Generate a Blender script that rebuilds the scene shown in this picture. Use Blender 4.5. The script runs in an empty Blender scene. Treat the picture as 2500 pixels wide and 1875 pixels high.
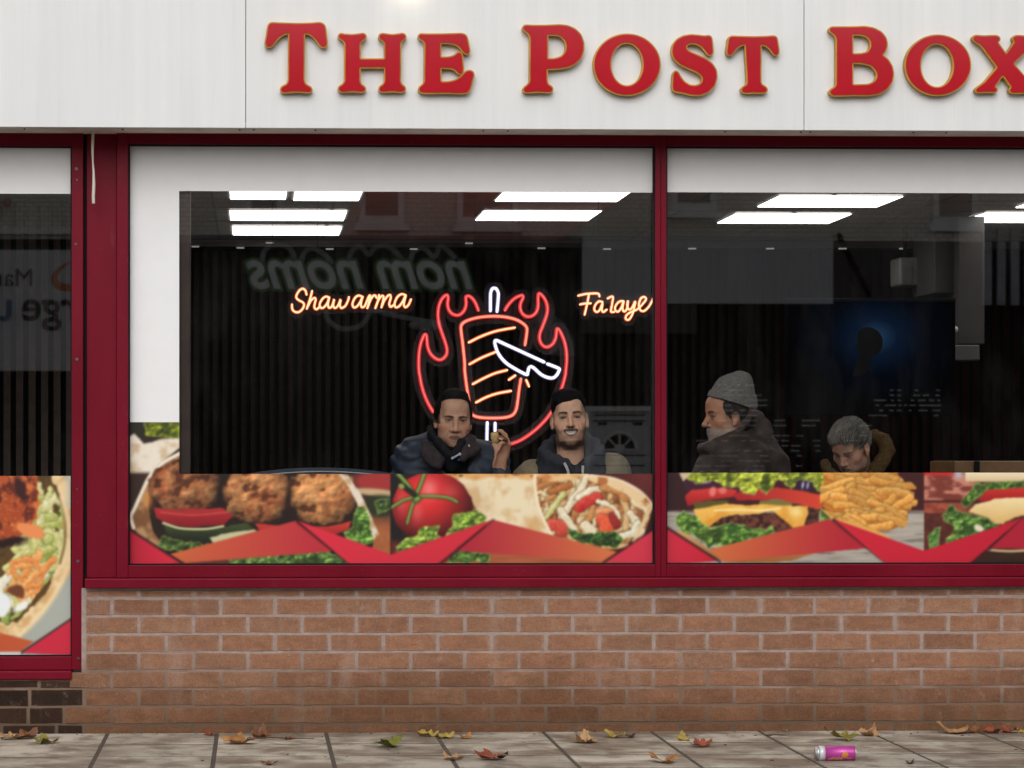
import bpy, bmesh, math, random
import numpy as np
from mathutils import Vector, Matrix
from mathutils.geometry import tessellate_polygon
R = math.radians
SC = bpy.context.scene
COL = SC.collection

# ------------------------------------------------------------------ camera
CH = 1.164                      # camera height above the pavement at the shop wall
FPX = 7020.0                    # focal length in photograph pixels (2500 wide)
TH = R(2.1)                     # slight yaw of the camera to the right
CX, CY = 877.4, 1105.0          # principal point in the photograph
cam_d = bpy.data.cameras.new('camera')
cam = bpy.data.objects.new('camera', cam_d); COL.objects.link(cam)
cam.location = (0, -12, CH)
cam.rotation_euler = (R(90), 0, -TH)
cam_d.sensor_width = 36; cam_d.lens = 36 * FPX / 2500
cam_d.shift_x = (1250 - CX) / 2500; cam_d.shift_y = (CY - 937.5) / 2500
cam_d.clip_start = 0.1; cam_d.clip_end = 600
cam_d.dof.use_dof = True; cam_d.dof.focus_distance = 12.1; cam_d.dof.aperture_fstop = 18
SC.camera = cam

# ------------------------------------------------------------------ world, sun, exposure
w = bpy.data.worlds.new('World'); SC.world = w; w.use_nodes = True
wn = w.node_tree.nodes; wl = w.node_tree.links; wn.clear()
sky = wn.new('ShaderNodeTexSky'); sky.sky_type = 'NISHITA'; sky.sun_disc = False
sky.sun_elevation = R(35); sky.sun_rotation = R(188); sky.dust_density = 4.0; sky.air_density = 1.0; sky.ozone_density = 1.0
hs = wn.new('ShaderNodeHueSaturation'); hs.inputs['Saturation'].default_value = 0.12
bg = wn.new('ShaderNodeBackground'); bg.inputs['Strength'].default_value = 0.15
wo = wn.new('ShaderNodeOutputWorld')
wl.new(sky.outputs[0], hs.inputs['Color']); wl.new(hs.outputs[0], bg.inputs['Color']); wl.new(bg.outputs[0], wo.inputs[0])
sd = bpy.data.lights.new('sun', 'SUN'); sd.energy = 1.3; sd.angle = R(80); sd.color = (1, .965, .92)
sun = bpy.data.objects.new('sun', sd); COL.objects.link(sun)
sun.rotation_euler = (R(55), 0, R(-8)); sun.location = (0, -10, 20)
SC.view_settings.view_transform = 'Standard'; SC.view_settings.look = 'None'
SC.view_settings.exposure = -0.28; SC.view_settings.gamma = 1
SC.cycles.use_denoising = True
SC.cycles.max_bounces = 8; SC.cycles.transparent_max_bounces = 16
SC.cycles.sample_clamp_indirect = 6

# ------------------------------------------------------------------ photo pixel -> world
ax_a = np.array([math.sin(TH), math.cos(TH), 0]); ax_r = np.array([math.cos(TH), -math.sin(TH), 0]); ax_u = np.array([0, 0, 1.])
CAMP = np.array([0, -12., CH])
def ray(px, py): return ax_a + ax_r * (px - CX) / FPX + ax_u * (CY - py) / FPX
def P(px, py, Y=0.0):
    d = ray(px, py); t = (Y + 12) / d[1]; p = CAMP + d * t
    return Vector(p)
def PZ(px, py, Z=0.0):
    d = ray(px, py); t = (Z - CH) / d[2]
    return Vector(CAMP + d * t)
def PX(px, Y=0.0): return P(px, 1105, Y).x
def PYz(py, Y=0.0, px=1250): return P(px, py, Y).z
def px_of(X, Z, Y=0.0):
    v = np.array([X, Y, Z]) - CAMP
    d = v @ ax_a
    return CX + FPX * (v @ ax_r) / d, CY - FPX * v[2] / d

# ------------------------------------------------------------------ materials
def srgb(r, g, b):
    f = lambda c: (c / 255 / 12.92) if c / 255 <= .04045 else ((c / 255 + .055) / 1.055) ** 2.4
    return (f(r), f(g), f(b))
class NT:
    def __init__(s, name):
        s.m = bpy.data.materials.new(name); s.m.use_nodes = True
        s.n = s.m.node_tree.nodes; s.l = s.m.node_tree.links
        s.b = s.n['Principled BSDF']; s.out = s.n['Material Output']
    def node(s, t, **kw):
        x = s.n.new(t)
        for k, v in kw.items():
            if k in x.inputs: 
                if hasattr(v, 'is_output') or isinstance(v, bpy.types.NodeSocket): s.l.new(v, x.inputs[k])
                else: x.inputs[k].default_value = v
            else: setattr(x, k, v)
        return x
    def link(s, a, b): s.l.new(a, b)
    def obco(s, scale=(1, 1, 1)):
        tc = s.n.new('ShaderNodeTexCoord'); mp = s.n.new('ShaderNodeMapping')
        mp.inputs['Scale'].default_value = scale
        s.l.new(tc.outputs['Object'], mp.inputs['Vector']); return mp.outputs[0]
    def noise(s, scale, detail=5, rough=.6, co=None, st=(1, 1, 1)):
        n = s.n.new('ShaderNodeTexNoise'); n.inputs['Scale'].default_value = scale
        n.inputs['Detail'].default_value = detail; n.inputs['Roughness'].default_value = rough
        s.l.new(co if co is not None else s.obco(st), n.inputs['Vector']); return n.outputs[0]
    def ramp(s, fac, *stops):
        r = s.n.new('ShaderNodeValToRGB'); e = r.color_ramp.elements
        while len(e) < len(stops): e.new(.5)
        for i, (p, c) in enumerate(stops):
            e[i].position = p; e[i].color = (*c, 1) if len(c) == 3 else c
        s.l.new(fac, r.inputs[0]); return r.outputs[0]
    def mix(s, fac, a, b, mode='MIX'):
        m = s.n.new('ShaderNodeMix'); m.data_type = 'RGBA'; m.blend_type = mode
        for sock, v in ((m.inputs[0], fac), (m.inputs[6], a), (m.inputs[7], b)):
            if isinstance(v, bpy.types.NodeSocket): s.l.new(v, sock)
            elif isinstance(v, tuple): sock.default_value = (*v, 1)
            else: sock.default_value = v
        return m.outputs[2]
    def math(s, op, a, b=0.0):
        m = s.n.new('ShaderNodeMath'); m.operation = op
        for i, v in enumerate((a, b)):
            if isinstance(v, bpy.types.NodeSocket): s.l.new(v, m.inputs[i])
            else: m.inputs[i].default_value = v
        return m.outputs[0]
    def bump(s, h, strength=.3, dist=.01):
        b = s.n.new('ShaderNodeBump'); b.inputs['Strength'].default_value = strength; b.inputs['Distance'].default_value = dist
        s.l.new(h, b.inputs['Height']); s.l.new(b.outputs[0], s.b.inputs['Normal'])
    def attr(s, name='Col'):
        a = s.n.new('ShaderNodeAttribute'); a.attribute_name = name; return a.outputs['Color']
    def base(s, v):
        if isinstance(v, tuple): s.b.inputs['Base Color'].default_value = (*v, 1)
        else: s.l.new(v, s.b.inputs['Base Color'])
    def rough(s, v):
        if isinstance(v, (int, float)): s.b.inputs['Roughness'].default_value = v
        else: s.l.new(v, s.b.inputs['Roughness'])
    def spec(s, v): s.b.inputs['Specular IOR Level'].default_value = v

def simple(name, col, rough=.5, spec=.5, var=.12, nscale=9, metallic=0, coat=0, bump=0, bscale=120):
    t = NT(name)
    n = t.noise(nscale)
    lo = tuple(c * (1 - var) for c in col); hi = tuple(min(1, c * (1 + var)) for c in col)
    t.base(t.ramp(n, (.3, lo), (.7, hi))); t.rough(rough); t.spec(spec)
    t.b.inputs['Metallic'].default_value = metallic
    if coat: t.b.inputs['Coat Weight'].default_value = coat; t.b.inputs['Coat Roughness'].default_value = .04
    if bump: t.bump(t.noise(bscale), bump, .003)
    return t.m
def emis(name, col, strength):
    t = NT(name); t.base((0.02, .02, .02)); t.b.inputs['Emission Color'].default_value = (*col, 1)
    t.b.inputs['Emission Strength'].default_value = strength; return t.m
def attrmat(name, rough=.5, spec=.4, nvar=0, nscale=60, bump=0, bscale=200, sss=0):
    t = NT(name); c = t.attr()
    if nvar:
        n = t.noise(nscale); c = t.mix(1.0, c, t.ramp(n, (.25, (1 - nvar,) * 3), (.75, (1 + nvar,) * 3)), 'MULTIPLY')
    t.base(c); t.rough(rough); t.spec(spec)
    if bump: t.bump(t.noise(bscale), bump, .002)
    if sss:
        t.b.inputs['Subsurface Weight'].default_value = sss; t.b.inputs['Subsurface Radius'].default_value = (.012, .005, .003)
        t.b.inputs['Subsurface Scale'].default_value = .3
    return t.m

M = {}
M['red_paint'] = None
t = NT('dark red painted aluminium')
n1 = t.noise(3.0, st=(1, 1, .35)); n2 = t.noise(60)
c = t.ramp(n1, (.3, (.130, .0004, .0095)), (.7, (.170, .0008, .0135)))
c = t.mix(t.ramp(n2, (.62, (0, 0, 0)), (.75, (.18,) * 3)), c, (.25, .09, .08))
sc_ = t.noise(18, 6, .75, st=(1, 1, .2)); c = t.mix(t.ramp(sc_, (.62, (0, 0, 0)), (.74, (.35,) * 3)), c, (.19, .05, .05))
t.base(c); t.rough(t.ramp(n1, (.3, (.34,) * 3), (.7, (.48,) * 3))); t.spec(.16); M['red_paint'] = t.m
t = NT('white composite sign panel')
st = t.noise(2.2, 6, .6, st=(7, 1, .25)); sp = t.noise(26, 4, .6)
c = t.ramp(st, (.2, (.67, .675, .68)), (.7, (.745, .745, .745)))
c = t.mix(t.ramp(sp, (.70, (0, 0, 0)), (.78, (.22,) * 3)), c, (.42, .40, .37))
dr = t.noise(5.5, 5, .7, st=(9, 1, .35)); c = t.mix(t.ramp(dr, (.55, (0, 0, 0)), (.76, (.16,) * 3)), c, (.50, .49, .46))
bl = t.noise(1.1, 4, .6); c = t.mix(t.ramp(bl, (.45, (0, 0, 0)), (.75, (.18,) * 3)), c, (.55, .55, .55))
t.base(c); t.rough(.38); t.spec(.4); M['fascia'] = t.m
M['fascia_edge'] = simple('grey brown fascia soffit', (.56, .49, .44), .7, var=.25, nscale=6)
M['vinyl'] = simple('white vinyl film', (.80, .80, .81), .4, .3, var=.02)
M['gold'] = simple('gold painted letter edge', (.46, .245, .016), .45, .4, var=.22, nscale=14)
t = NT('red acrylic letter face'); n = t.noise(4)
t.base(t.ramp(n, (.3, (.40, .0025, .012)), (.7, (.46, .004, .016)))); t.rough(.12); t.spec(.5)
M['letter_red'] = t.m
M['print'] = attrmat('printed food vinyl', .42, .3)
M['wood_dark'] = simple('dark brown timber post', (.042, .022, .016), .5, var=.3, nscale=14)
M['slat'] = simple('dark stained timber slats', (.022, .0165, .0132), .8, .06, var=.3, nscale=20)
M['slat_red'] = simple('reddish timber slats', (.018, .0055, .0045), .8, .06, var=.3, nscale=20)
M['slat_light'] = simple('brown timber slats', (.115, .078, .06), .6, var=.25, nscale=20)
M['black'] = simple('matt black board', (.007, .006, .007), .8, .2, var=.2)
M['ceiling'] = simple('dark grey ceiling tile', (.28, .24, .215), .8, var=.1)
M['ceiling_red'] = simple('red ceiling area', (.85, .15, .095), .5, var=.15, nscale=4)
M['ceiling_orange'] = simple('orange red ceiling edges', (.55, .075, .025), .5)
M['panel_light'] = emis('lit ceiling panel', (1, .985, .96), 6.0)
M['floor'] = simple('dark floor tile', (.06, .05, .045), .5)
t = NT('window glass')
t.n.remove(t.b)
tr = t.node('ShaderNodeBsdfTransparent'); tr.inputs[0].default_value = (.93, .94, .94, 1)
gl = t.node('ShaderNodeBsdfGlossy'); gl.inputs['Roughness'].default_value = .012; gl.inputs[0].default_value = (1, 1, 1, 1)
fr = t.node('ShaderNodeFresnel'); fr.inputs[0].default_value = 1.5
fac = t.math('MULTIPLY_ADD', fr.outputs[0], 1.0); t.n[-1].inputs[2].default_value = .20
mx = t.node('ShaderNodeMixShader'); t.link(fac, mx.inputs[0]); t.link(tr.outputs[0], mx.inputs[1]); t.link(gl.outputs[0], mx.inputs[2])
gd = t.node('ShaderNodeBsdfDiffuse'); gd.inputs[0].default_value = (.55, .54, .52, 1)
gn = t.noise(3.5, 6, .7, st=(1, 1, .35)); gf = t.ramp(gn, (.48, (0, 0, 0)), (.8, (.016,) * 3))
m2_ = t.node('ShaderNodeMixShader'); t.link(gf, m2_.inputs[0]); t.link(mx.outputs[0], m2_.inputs[1]); t.link(gd.outputs[0], m2_.inputs[2])
t.link(m2_.outputs[0], t.out.inputs[0]); M['glass'] = t.m

# ------------------------------------------------------------------ object helpers
def tag(o, label=None, cat=None, group=None, kind=None):
    if label: o['label'] = label
    if cat: o['category'] = cat
    if group: o['group'] = group
    if kind: o['kind'] = kind
    return o
def empty(name, loc, label=None, cat=None, group=None, kind=None):
    o = bpy.data.objects.new(name, None); COL.objects.link(o); o.location = loc; o.empty_display_size = .1
    return tag(o, label, cat, group, kind)
def link(name, me, mat=None, parent=None):
    o = bpy.data.objects.new(name, me); COL.objects.link(o)
    if mat is not None:
        for m in (mat if isinstance(mat, (list, tuple)) else [mat]): me.materials.append(m)
    if parent is not None:
        o.parent = parent
        pw = Matrix.Identity(4); q = parent
        while q is not None:
            pw = Matrix.LocRotScale(q.location, q.rotation_euler, q.scale) @ pw; q = q.parent
        o.location = -pw.translation        # meshes are authored in world space
    return o
class MB:
    def __init__(s): s.v = []; s.f = []; s.mi = []; s.cur = 0
    def box(s, x0, x1, y0, y1, z0, z1, ch=0):
        i = len(s.v)
        s.v += [(x0, y0, z0), (x1, y0, z0), (x1, y1, z0), (x0, y1, z0), (x0, y0, z1), (x1, y0, z1), (x1, y1, z1), (x0, y1, z1)]
        for q in ((0, 3, 2, 1), (4, 5, 6, 7), (0, 1, 5, 4), (1, 2, 6, 5), (2, 3, 7, 6), (3, 0, 4, 7)):
            s.f.append(tuple(i + k for k in q)); s.mi.append(s.cur)
        return s
    def quad(s, *pts):
        i = len(s.v); s.v += [tuple(p) for p in pts]; s.f.append(tuple(range(i, i + len(pts)))); s.mi.append(s.cur); return s
    def tube(s, path, r, n=8, caps=True, flat=None):
        path = [Vector(p) for p in path]; m = len(path)
        rr = r if isinstance(r, (list, tuple, np.ndarray)) else [r] * m
        up = None; base = len(s.v)
        for i, p in enumerate(path):
            tdir = (path[min(i + 1, m - 1)] - path[max(i - 1, 0)])
            if tdir.length < 1e-9: tdir = Vector((0, 0, 1))
            tdir.normalize()
            if up is None:
                up = Vector((0, -1, 0)) if abs(tdir.y) < .9 else Vector((0, 0, 1))
            a = (up - tdir * up.dot(tdir))
            if a.length < 1e-6: a = tdir.orthogonal()
            a.normalize(); b = tdir.cross(a); up = a
            for k in range(n):
                th = 2 * math.pi * k / n
                s.v.append(tuple(p + a * math.cos(th) * rr[i] * (flat or 1) + b * math.sin(th) * rr[i]))
        for i in range(m - 1):
            for k in range(n):
                k2 = (k + 1) % n
                s.f.append((base + i * n + k, base + i * n + k2, base + (i + 1) * n + k2, base + (i + 1) * n + k)); s.mi.append(s.cur)
        if caps:
            s.f.append(tuple(base + k for k in range(n))[::-1]); s.mi.append(s.cur)
            s.f.append(tuple(base + (m - 1) * n + k for k in range(n))); s.mi.append(s.cur)
        return s
    def sphere(s, c, r, nu=12, nv=8):
        c = Vector(c); rx, ry, rz = (r, r, r) if not isinstance(r, tuple) else r
        path = []
        i0 = len(s.v)
        for j in range(nv + 1):
            ph = math.pi * j / nv
            for k in range(nu):
                th = 2 * math.pi * k / nu
                s.v.append((c.x + rx * math.sin(ph) * math.cos(th), c.y + ry * math.sin(ph) * math.sin(th), c.z + rz * math.cos(ph)))
        for j in range(nv):
            for k in range(nu):
                k2 = (k + 1) % nu
                s.f.append((i0 + j * nu + k, i0 + (j + 1) * nu + k, i0 + (j + 1) * nu + k2, i0 + j * nu + k2)); s.mi.append(s.cur)
        return s
    def poly(s, rings, y0, y1, tomap=None):
        """extrude 2-D rings (outer + holes, (x,z)) from y0 (front) to y1 (back)"""
        flat = [p for r_ in rings for p in r_]
        tri = tessellate_polygon([[Vector((p[0], p[1], 0)) for p in r_] for r_ in rings])
        i = len(s.v); N = len(flat)
        s.v += [(p[0], y0, p[1]) for p in flat] + [(p[0], y1, p[1]) for p in flat]
        for a, b, c in tri:
            s.f.append((i + a, i + b, i + c)); s.mi.append(s.cur)
            s.f.append((i + N + c, i + N + b, i + N + a)); s.mi.append(s.cur)
        o = i
        for r_ in rings:
            n = len(r_)
            for k in range(n):
                k2 = (k + 1) % n
                s.f.append((o + k, o + k2, o + N + k2, o + N + k)); s.mi.append(s.cur)
            o += n
        return s
    def mesh(s, name, smooth=False, recalc=True):
        me = bpy.data.meshes.new(name); me.from_pydata(s.v, [], s.f)
        if len(set(s.mi)) > 1: me.polygons.foreach_set('material_index', s.mi)
        if recalc:
            bm = bmesh.new(); bm.from_mesh(me); bmesh.ops.remove_doubles(bm, verts=bm.verts, dist=1e-6)
            bmesh.ops.recalc_face_normals(bm, faces=bm.faces); bm.to_mesh(me); bm.free()
        if smooth: me.polygons.foreach_set('use_smooth', [True] * len(me.polygons))
        return me
    def build(s, name, mat, parent=None, smooth=False, bevel=0):
        o = link(name, s.mesh(name, smooth), mat, parent)
        if bevel:
            b = o.modifiers.new('bevel', 'BEVEL'); b.width = bevel; b.segments = 2; b.limit_method = 'ANGLE'; b.angle_limit = R(40)
        return o
def setcol(me, cols):
    a = me.color_attributes.new('Col', 'FLOAT_COLOR', 'POINT')
    c = np.ones((len(me.vertices), 4), np.float32); c[:, :3] = cols
    a.data.foreach_set('color', c.ravel())
def np_mesh(name, v, f, cols=None, smooth=True):
    me = bpy.data.meshes.new(name)
    v = np.asarray(v, np.float32); f = np.asarray(f, np.int32)
    me.vertices.add(len(v)); me.vertices.foreach_set('co', v.ravel())
    nf, k = f.shape
    me.loops.add(nf * k); me.loops.foreach_set('vertex_index', f.ravel())
    me.polygons.add(nf); me.polygons.foreach_set('loop_start', np.arange(0, nf * k, k, dtype=np.int32))
    try: me.polygons.foreach_set('loop_total', np.full(nf, k, np.int32))
    except Exception: pass
    me.update(calc_edges=True); me.validate()
    if smooth: me.polygons.foreach_set('use_smooth', np.ones(nf, bool))
    if cols is not None: setcol(me, cols)
    return me
def catmull(pts, n=8, closed=False):
    pts = [np.array(p, float) for p in pts]; out = []
    m = len(pts); segs = m if closed else m - 1
    for i in range(segs):
        g = (lambda k: pts[k % m]) if closed else (lambda k: pts[max(0, min(m - 1, k))])
        p0, p1, p2, p3 = g(i - 1), g(i), g(i + 1), g(i + 2)
        for k in range(n):
            u = k / n
            out.append(.5 * (2 * p1 + (p2 - p0) * u + (2 * p0 - 5 * p1 + 4 * p2 - p3) * u * u + (3 * p1 - p0 - 3 * p2 + p3) * u ** 3))
    if not closed: out.append(pts[-1])
    return out
def roundpoly(pts, cut=8, it=2):
    pts = [np.array(p, float) for p in pts]
    for _ in range(it):
        o = []
        for i in range(len(pts)):
            a, b = pts[i], pts[(i + 1) % len(pts)]; L = np.linalg.norm(b - a)
            if L < 1e-6: continue
            d = min(.27 * L, cut) / L
            o += [a + (b - a) * d, b - (b - a) * d]
        pts = o; cut *= .5
    return pts
def sarea(p):
    p = np.array(p); return .5 * np.sum(p[:, 0] * np.roll(p[:, 1], -1) - np.roll(p[:, 0], -1) * p[:, 1])
def offset(pts, d):
    """offset outward (positive) whatever the winding"""
    q_ = [np.array(pts[0], float)]
    for v_ in pts[1:]:
        if np.linalg.norm(np.array(v_) - q_[-1]) > .45: q_.append(np.array(v_, float))
    if np.linalg.norm(q_[0] - q_[-1]) < .45: q_.pop()
    p = np.array(q_); s = 1 if sarea(p) > 0 else -1
    t_ = np.roll(p, -1, 0) - np.roll(p, 1, 0); L = np.linalg.norm(t_, axis=1, keepdims=True); L[L < 1e-9] = 1
    t_ = t_ / L
    nrm = np.stack([t_[:, 1], -t_[:, 0]], 1) * s
    return [q for q in p + nrm * d]
# value noise for the printed panels and cloth
_rng = np.random.RandomState(7); _tab = _rng.rand(256, 256).astype(np.float32)
def vnoise(x, y, seed=0):
    x = x + seed * 17.31; y = y + seed * 9.17
    xi = np.floor(x).astype(int); yi = np.floor(y).astype(int); fx = x - xi; fy = y - yi
    fx = fx * fx * (3 - 2 * fx); fy = fy * fy * (3 - 2 * fy)
    g = lambda a, b: _tab[a % 256, b % 256]
    return (g(xi, yi) * (1 - fx) + g(xi + 1, yi) * fx) * (1 - fy) + (g(xi, yi + 1) * (1 - fx) + g(xi + 1, yi + 1) * fx) * fy
def fbm(x, y, seed=0, oct=4):
    s = 0; a = .5; t_ = 0
    for i in range(oct):
        s = s + a * vnoise(x * 2 ** i, y * 2 ** i, seed + i * 3); t_ += a; a *= .5
    return s / t_
def sstep(a, b, x):
    t_ = np.clip((x - a) / (b - a), 0, 1); return t_ * t_ * (3 - 2 * t_)
# ================================================================== THE SETTING
def structure(name, mb, mat, **k):
    o = mb.build(name, mat, **k); o['kind'] = 'structure'; return o
t = NT('asphalt'); n = t.noise(30); t.base(t.ramp(n, (.3, (.035, .035, .037)), (.7, (.065, .064, .062)))); t.rough(.75); t.bump(t.noise(300), .4, .004); M['asphalt'] = t.m
structure('road', MB().quad((-150, -19.6, -.12), (150, -19.6, -.12), (150, -3.2, -.12), (-150, -3.2, -.12)), M['asphalt'])
structure('ground', MB().quad((-300, -300, -.14), (300, -300, -.14), (300, 300, -.14), (-300, 300, -.14)), M['asphalt'])
M['kerb'] = simple('grey concrete kerb', (.24, .235, .22), .8, bump=.3)
structure('kerb', MB().box(-60, 60, -3.2, -3.05, -.13, 0.0), M['kerb'], bevel=.01)
structure('opposite_kerb', MB().box(-60, 60, -19.75, -19.6, -.13, 0.0), M['kerb'], bevel=.01)
# concrete paving slabs 450 x 450 mm: one sheet of slabs with real joints
t = NT('weathered concrete paving')
big = t.noise(1.9, 6, .6, st=(1, 1.5, 1)); mid = t.noise(7, 6, .62, st=(1, .7, 1)); fine = t.noise(150, 3)
c = t.attr()
c = t.mix(t.ramp(big, (.44, (0, 0, 0)), (.60, (.75,) * 3)), c, (.15, .112, .082))
c = t.mix(t.ramp(mid, (.47, (0, 0, 0)), (.62, (.7,) * 3)), c, (.14, .107, .082))
c = t.mix(t.ramp(t.noise(17, 5), (.63, (0, 0, 0)), (.72, (.7,) * 3)), c, (.06, .042, .032))
c = t.mix(.5, c, t.ramp(fine, (.3, (.75,) * 3), (.7, (1.2,) * 3)), 'MULTIPLY')
t.base(c); t.rough(t.ramp(big, (.46, (.75,) * 3), (.6, (.38,) * 3))); t.spec(.35); t.bump(fine, .25, .004); M['paving'] = t.m
mb = MB(); cols = []
rnd = random.Random(4)
x0 = PX(528, -.3) - .452 * 6 - .004
for i in range(34):
    for j in range(7):
        xa = x0 + i * .452 - .9; ya = -.045 - j * .461
        g = .0033; dz = rnd.uniform(.0002, .0013); k = rnd.uniform(.80, 1.14)
        b0 = len(mb.v)
        xs = (xa + g, xa + .452 - g); ys = (ya - .461 + (.014), ya - .014)
        e = .006
        mb.v += [(xs[0], ys[0], -.012), (xs[1], ys[0], -.012), (xs[1], ys[1], -.012), (xs[0], ys[1], -.012),
                 (xs[0] + e, ys[0] + e * .5, dz), (xs[1] - e, ys[0] + e * .5, dz), (xs[1] - e, ys[1] - e * .5, dz), (xs[0] + e, ys[1] - e * .5, dz)]
        for q in ((4, 5, 6, 7), (0, 1, 5, 4), (1, 2, 6, 5), (2, 3, 7, 6), (3, 0, 4, 7)): mb.f.append(tuple(b0 + z for z in q)); mb.mi.append(0)
        cols += [(.50 * k, .45 * k, .37 * k)] * 8
me = mb.mesh('pavement', recalc=False); setcol(me, np.array(cols))
o = link('pavement', me, M['paving']); o['kind'] = 'structure'
M['joint'] = simple('dark mossy joint sand', (.075, .06, .045), .95, var=.4, nscale=30)
structure('pavement_bed', MB().quad((-60, -3.05, -.0009), (60, -3.05, -.0009), (60, .1, -.0009), (-60, .1, -.0009)), M['joint'])
structure('opposite_pavement', MB().box(-60, 60, -23.2, -19.75, -.12, 0.0), M['kerb'])

# ================================================================== THE SHOP BUILDING
GL = 0.0           # glass plane
FR = -.045         # front of the window frames
BR = -.06          # brick face
shop = empty('shop_building', (PX(1250, BR), BR, 0), 'takeaway shop front with dark red window frames over a low brown brick wall', 'building')
zg_t = PYz(354.5, FR); zg_b = PYz(1379, FR)          # opening of the main windows
z_sill_t = PYz(1411, -.09); z_sill_b = PYz(1434.5, -.09)
# --- brick walls
t = NT('brown sandy brick')
c = t.attr(); n = t.noise(14, 6, .65, st=(1, 1, 2.2)); f = t.noise(160, 4, .7)
c = t.mix(.75, c, t.ramp(n, (.25, (.66, .64, .62)), (.75, (1.22, 1.2, 1.15))), 'MULTIPLY')
c = t.mix(.8, c, t.ramp(f, (.28, (.62,) * 3), (.6, (1.1,) * 3)), 'MULTIPLY')
lime = t.noise(2.6, 6, .7, st=(3.2, 1, .8))
c = t.mix(t.ramp(lime, (.54, (0, 0, 0)), (.72, (.34,) * 3)), c, (.42, .32, .27))
sm = t.noise(22, 5, .7, st=(1.6, 1, 1)); c = t.mix(t.ramp(sm, (.60, (0, 0, 0)), (.72, (.45,) * 3)), c, (.40, .30, .26))
sep = t.node('ShaderNodeSeparateXYZ'); tc = t.node('ShaderNodeTexCoord'); t.link(tc.outputs['Object'], sep.inputs[0])
low = t.math('SUBTRACT', .30, sep.outputs[2]); low = t.math('ADD', low, t.math('MULTIPLY', t.math('SUBTRACT', t.noise(2.6, 5), .5), .42))
moss = t.ramp(low, (.0, (0, 0, 0)), (.22, (.75,) * 3))
c = t.mix(moss, c, (.42, .39, .31), 'MULTIPLY')
t.base(c); t.rough(.88); t.spec(.2); t.bump(f, .5, .004); M['brick'] = t.m
t = NT('lilac grey mortar'); n = t.noise(40, 5)
c = t.ramp(n, (.3, (.29, .215, .19)), (.7, (.40, .305, .265)))
sep = t.node('ShaderNodeSeparateXYZ'); tc = t.node('ShaderNodeTexCoord'); t.link(tc.outputs['Object'], sep.inputs[0])
low = t.math('SUBTRACT', .34, sep.outputs[2]); low = t.math('ADD', low, t.math('MULTIPLY', t.math('SUBTRACT', t.noise(3.4, 5), .5), .5))
c = t.mix(t.ramp(low, (.0, (0, 0, 0)), (.16, (.9,) * 3)), c, (.165, .102, .066))
base_ = t.math('SUBTRACT', .13, sep.outputs[2]); c = t.mix(t.ramp(base_, (.0, (0, 0, 0)), (.10, (.75,) * 3)), c, (.085, .060, .036))
t.base(c); t.rough(.95); t.bump(t.noise(120), .4, .003); M['mortar'] = t.m

t2 = []
def bricks(x0, x1, zrows, joint0, face, palette, seed, name, label=None, xmin=None):
    """zrows: course boundaries from the top down; running bond; every brick a chamfered block"""
    rnd = random.Random(seed); v = []; f = []; cols = []
    L = .2255
    def brick(xa, xb, za, zb, col):
        g = rnd.uniform(.0040, .0058); ch = .0022; d = rnd.uniform(-.0007, .0012)
        jz = rnd.uniform(-.0012, .0012); tl = rnd.uniform(-.0016, .0016)
        xa += g; xb -= g; za += g * .9 + jz; zb -= g * .9 - jz
        if xb - xa < .012 or zb - za < .008: return
        i = len(v)
        # irregular chamfered front; mortar smeared over the arrises
        us = (0, .018, .06, .25, .5, .75, .94, .982, 1); nx = len(us); mo = (.35, .25, .21)
        zs_ = ((za, .007, 0), (za + ch, d, ch), (za + .008, d, ch), (zb - .008, d, ch), (zb - ch, d, ch), (zb, .007, 0))
        lowk = max(0.0, min(1.0, (za - .16) / .22))
        for ri, (z, y, ins) in enumerate(zs_):
            for k, u in enumerate(us):
                w_ = .0016 if ri not in (0, 5) else .0004
                v.append(((xa + ins) * (1 - u) + (xb - ins) * u + (rnd.uniform(-.001, .001) if k in (0, nx - 1) else 0), face + y, z + tl * (u - .5) + rnd.uniform(-w_, w_)))
                m_ = 0.0
                if ri in (0, 5): m_ = .65
                elif ri in (1, 4): m_ = rnd.choice([.1, .35, .6, .75])
                if k in (0, nx - 1): m_ = max(m_, .7)
                elif k in (1, nx - 2): m_ = max(m_, rnd.choice([.1, .3, .6]))
                m_ *= .25 + .75 * lowk
                if palette is t2: m_ *= .25
                cols.append(tuple(col[q] * (1 - m_) + mo[q] * m_ for q in range(3)))
        for r in range(5):
            for k in range(nx - 1):
                a = i + r * nx + k; f.append((a, a + 1, a + nx + 1, a + nx))
    for r in range(len(zrows) - 1):
        zt, zb = zrows[r], zrows[r + 1]
        j0 = joint0 + (L / 2 if r % 2 else 0)
        xl = xmin(r) if xmin else x0
        k0 = math.floor((xl - j0) / L) - 1
        x = j0 + k0 * L
        while x < x1:
            a, b = max(x, xl), min(x + L, x1)
            if b - a > .02:
                base = rnd.choice(palette); q = rnd.uniform(.88, 1.08)
                brick(a, b, zb, zt, tuple(c_ * q for c_ in base))
            x += L
    me = bpy.data.meshes.new(name); me.from_pydata(v, [], f); setcol(me, np.array(cols))
    return link(name, me, M['brick'], shop)
ys = [1439, 1460, 1503.5, 1548, 1593, 1638, 1682, 1725, 1769, 1792]
zr = [PYz(y, BR, 300) for y in ys]; zr[-1] = -.01
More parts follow.
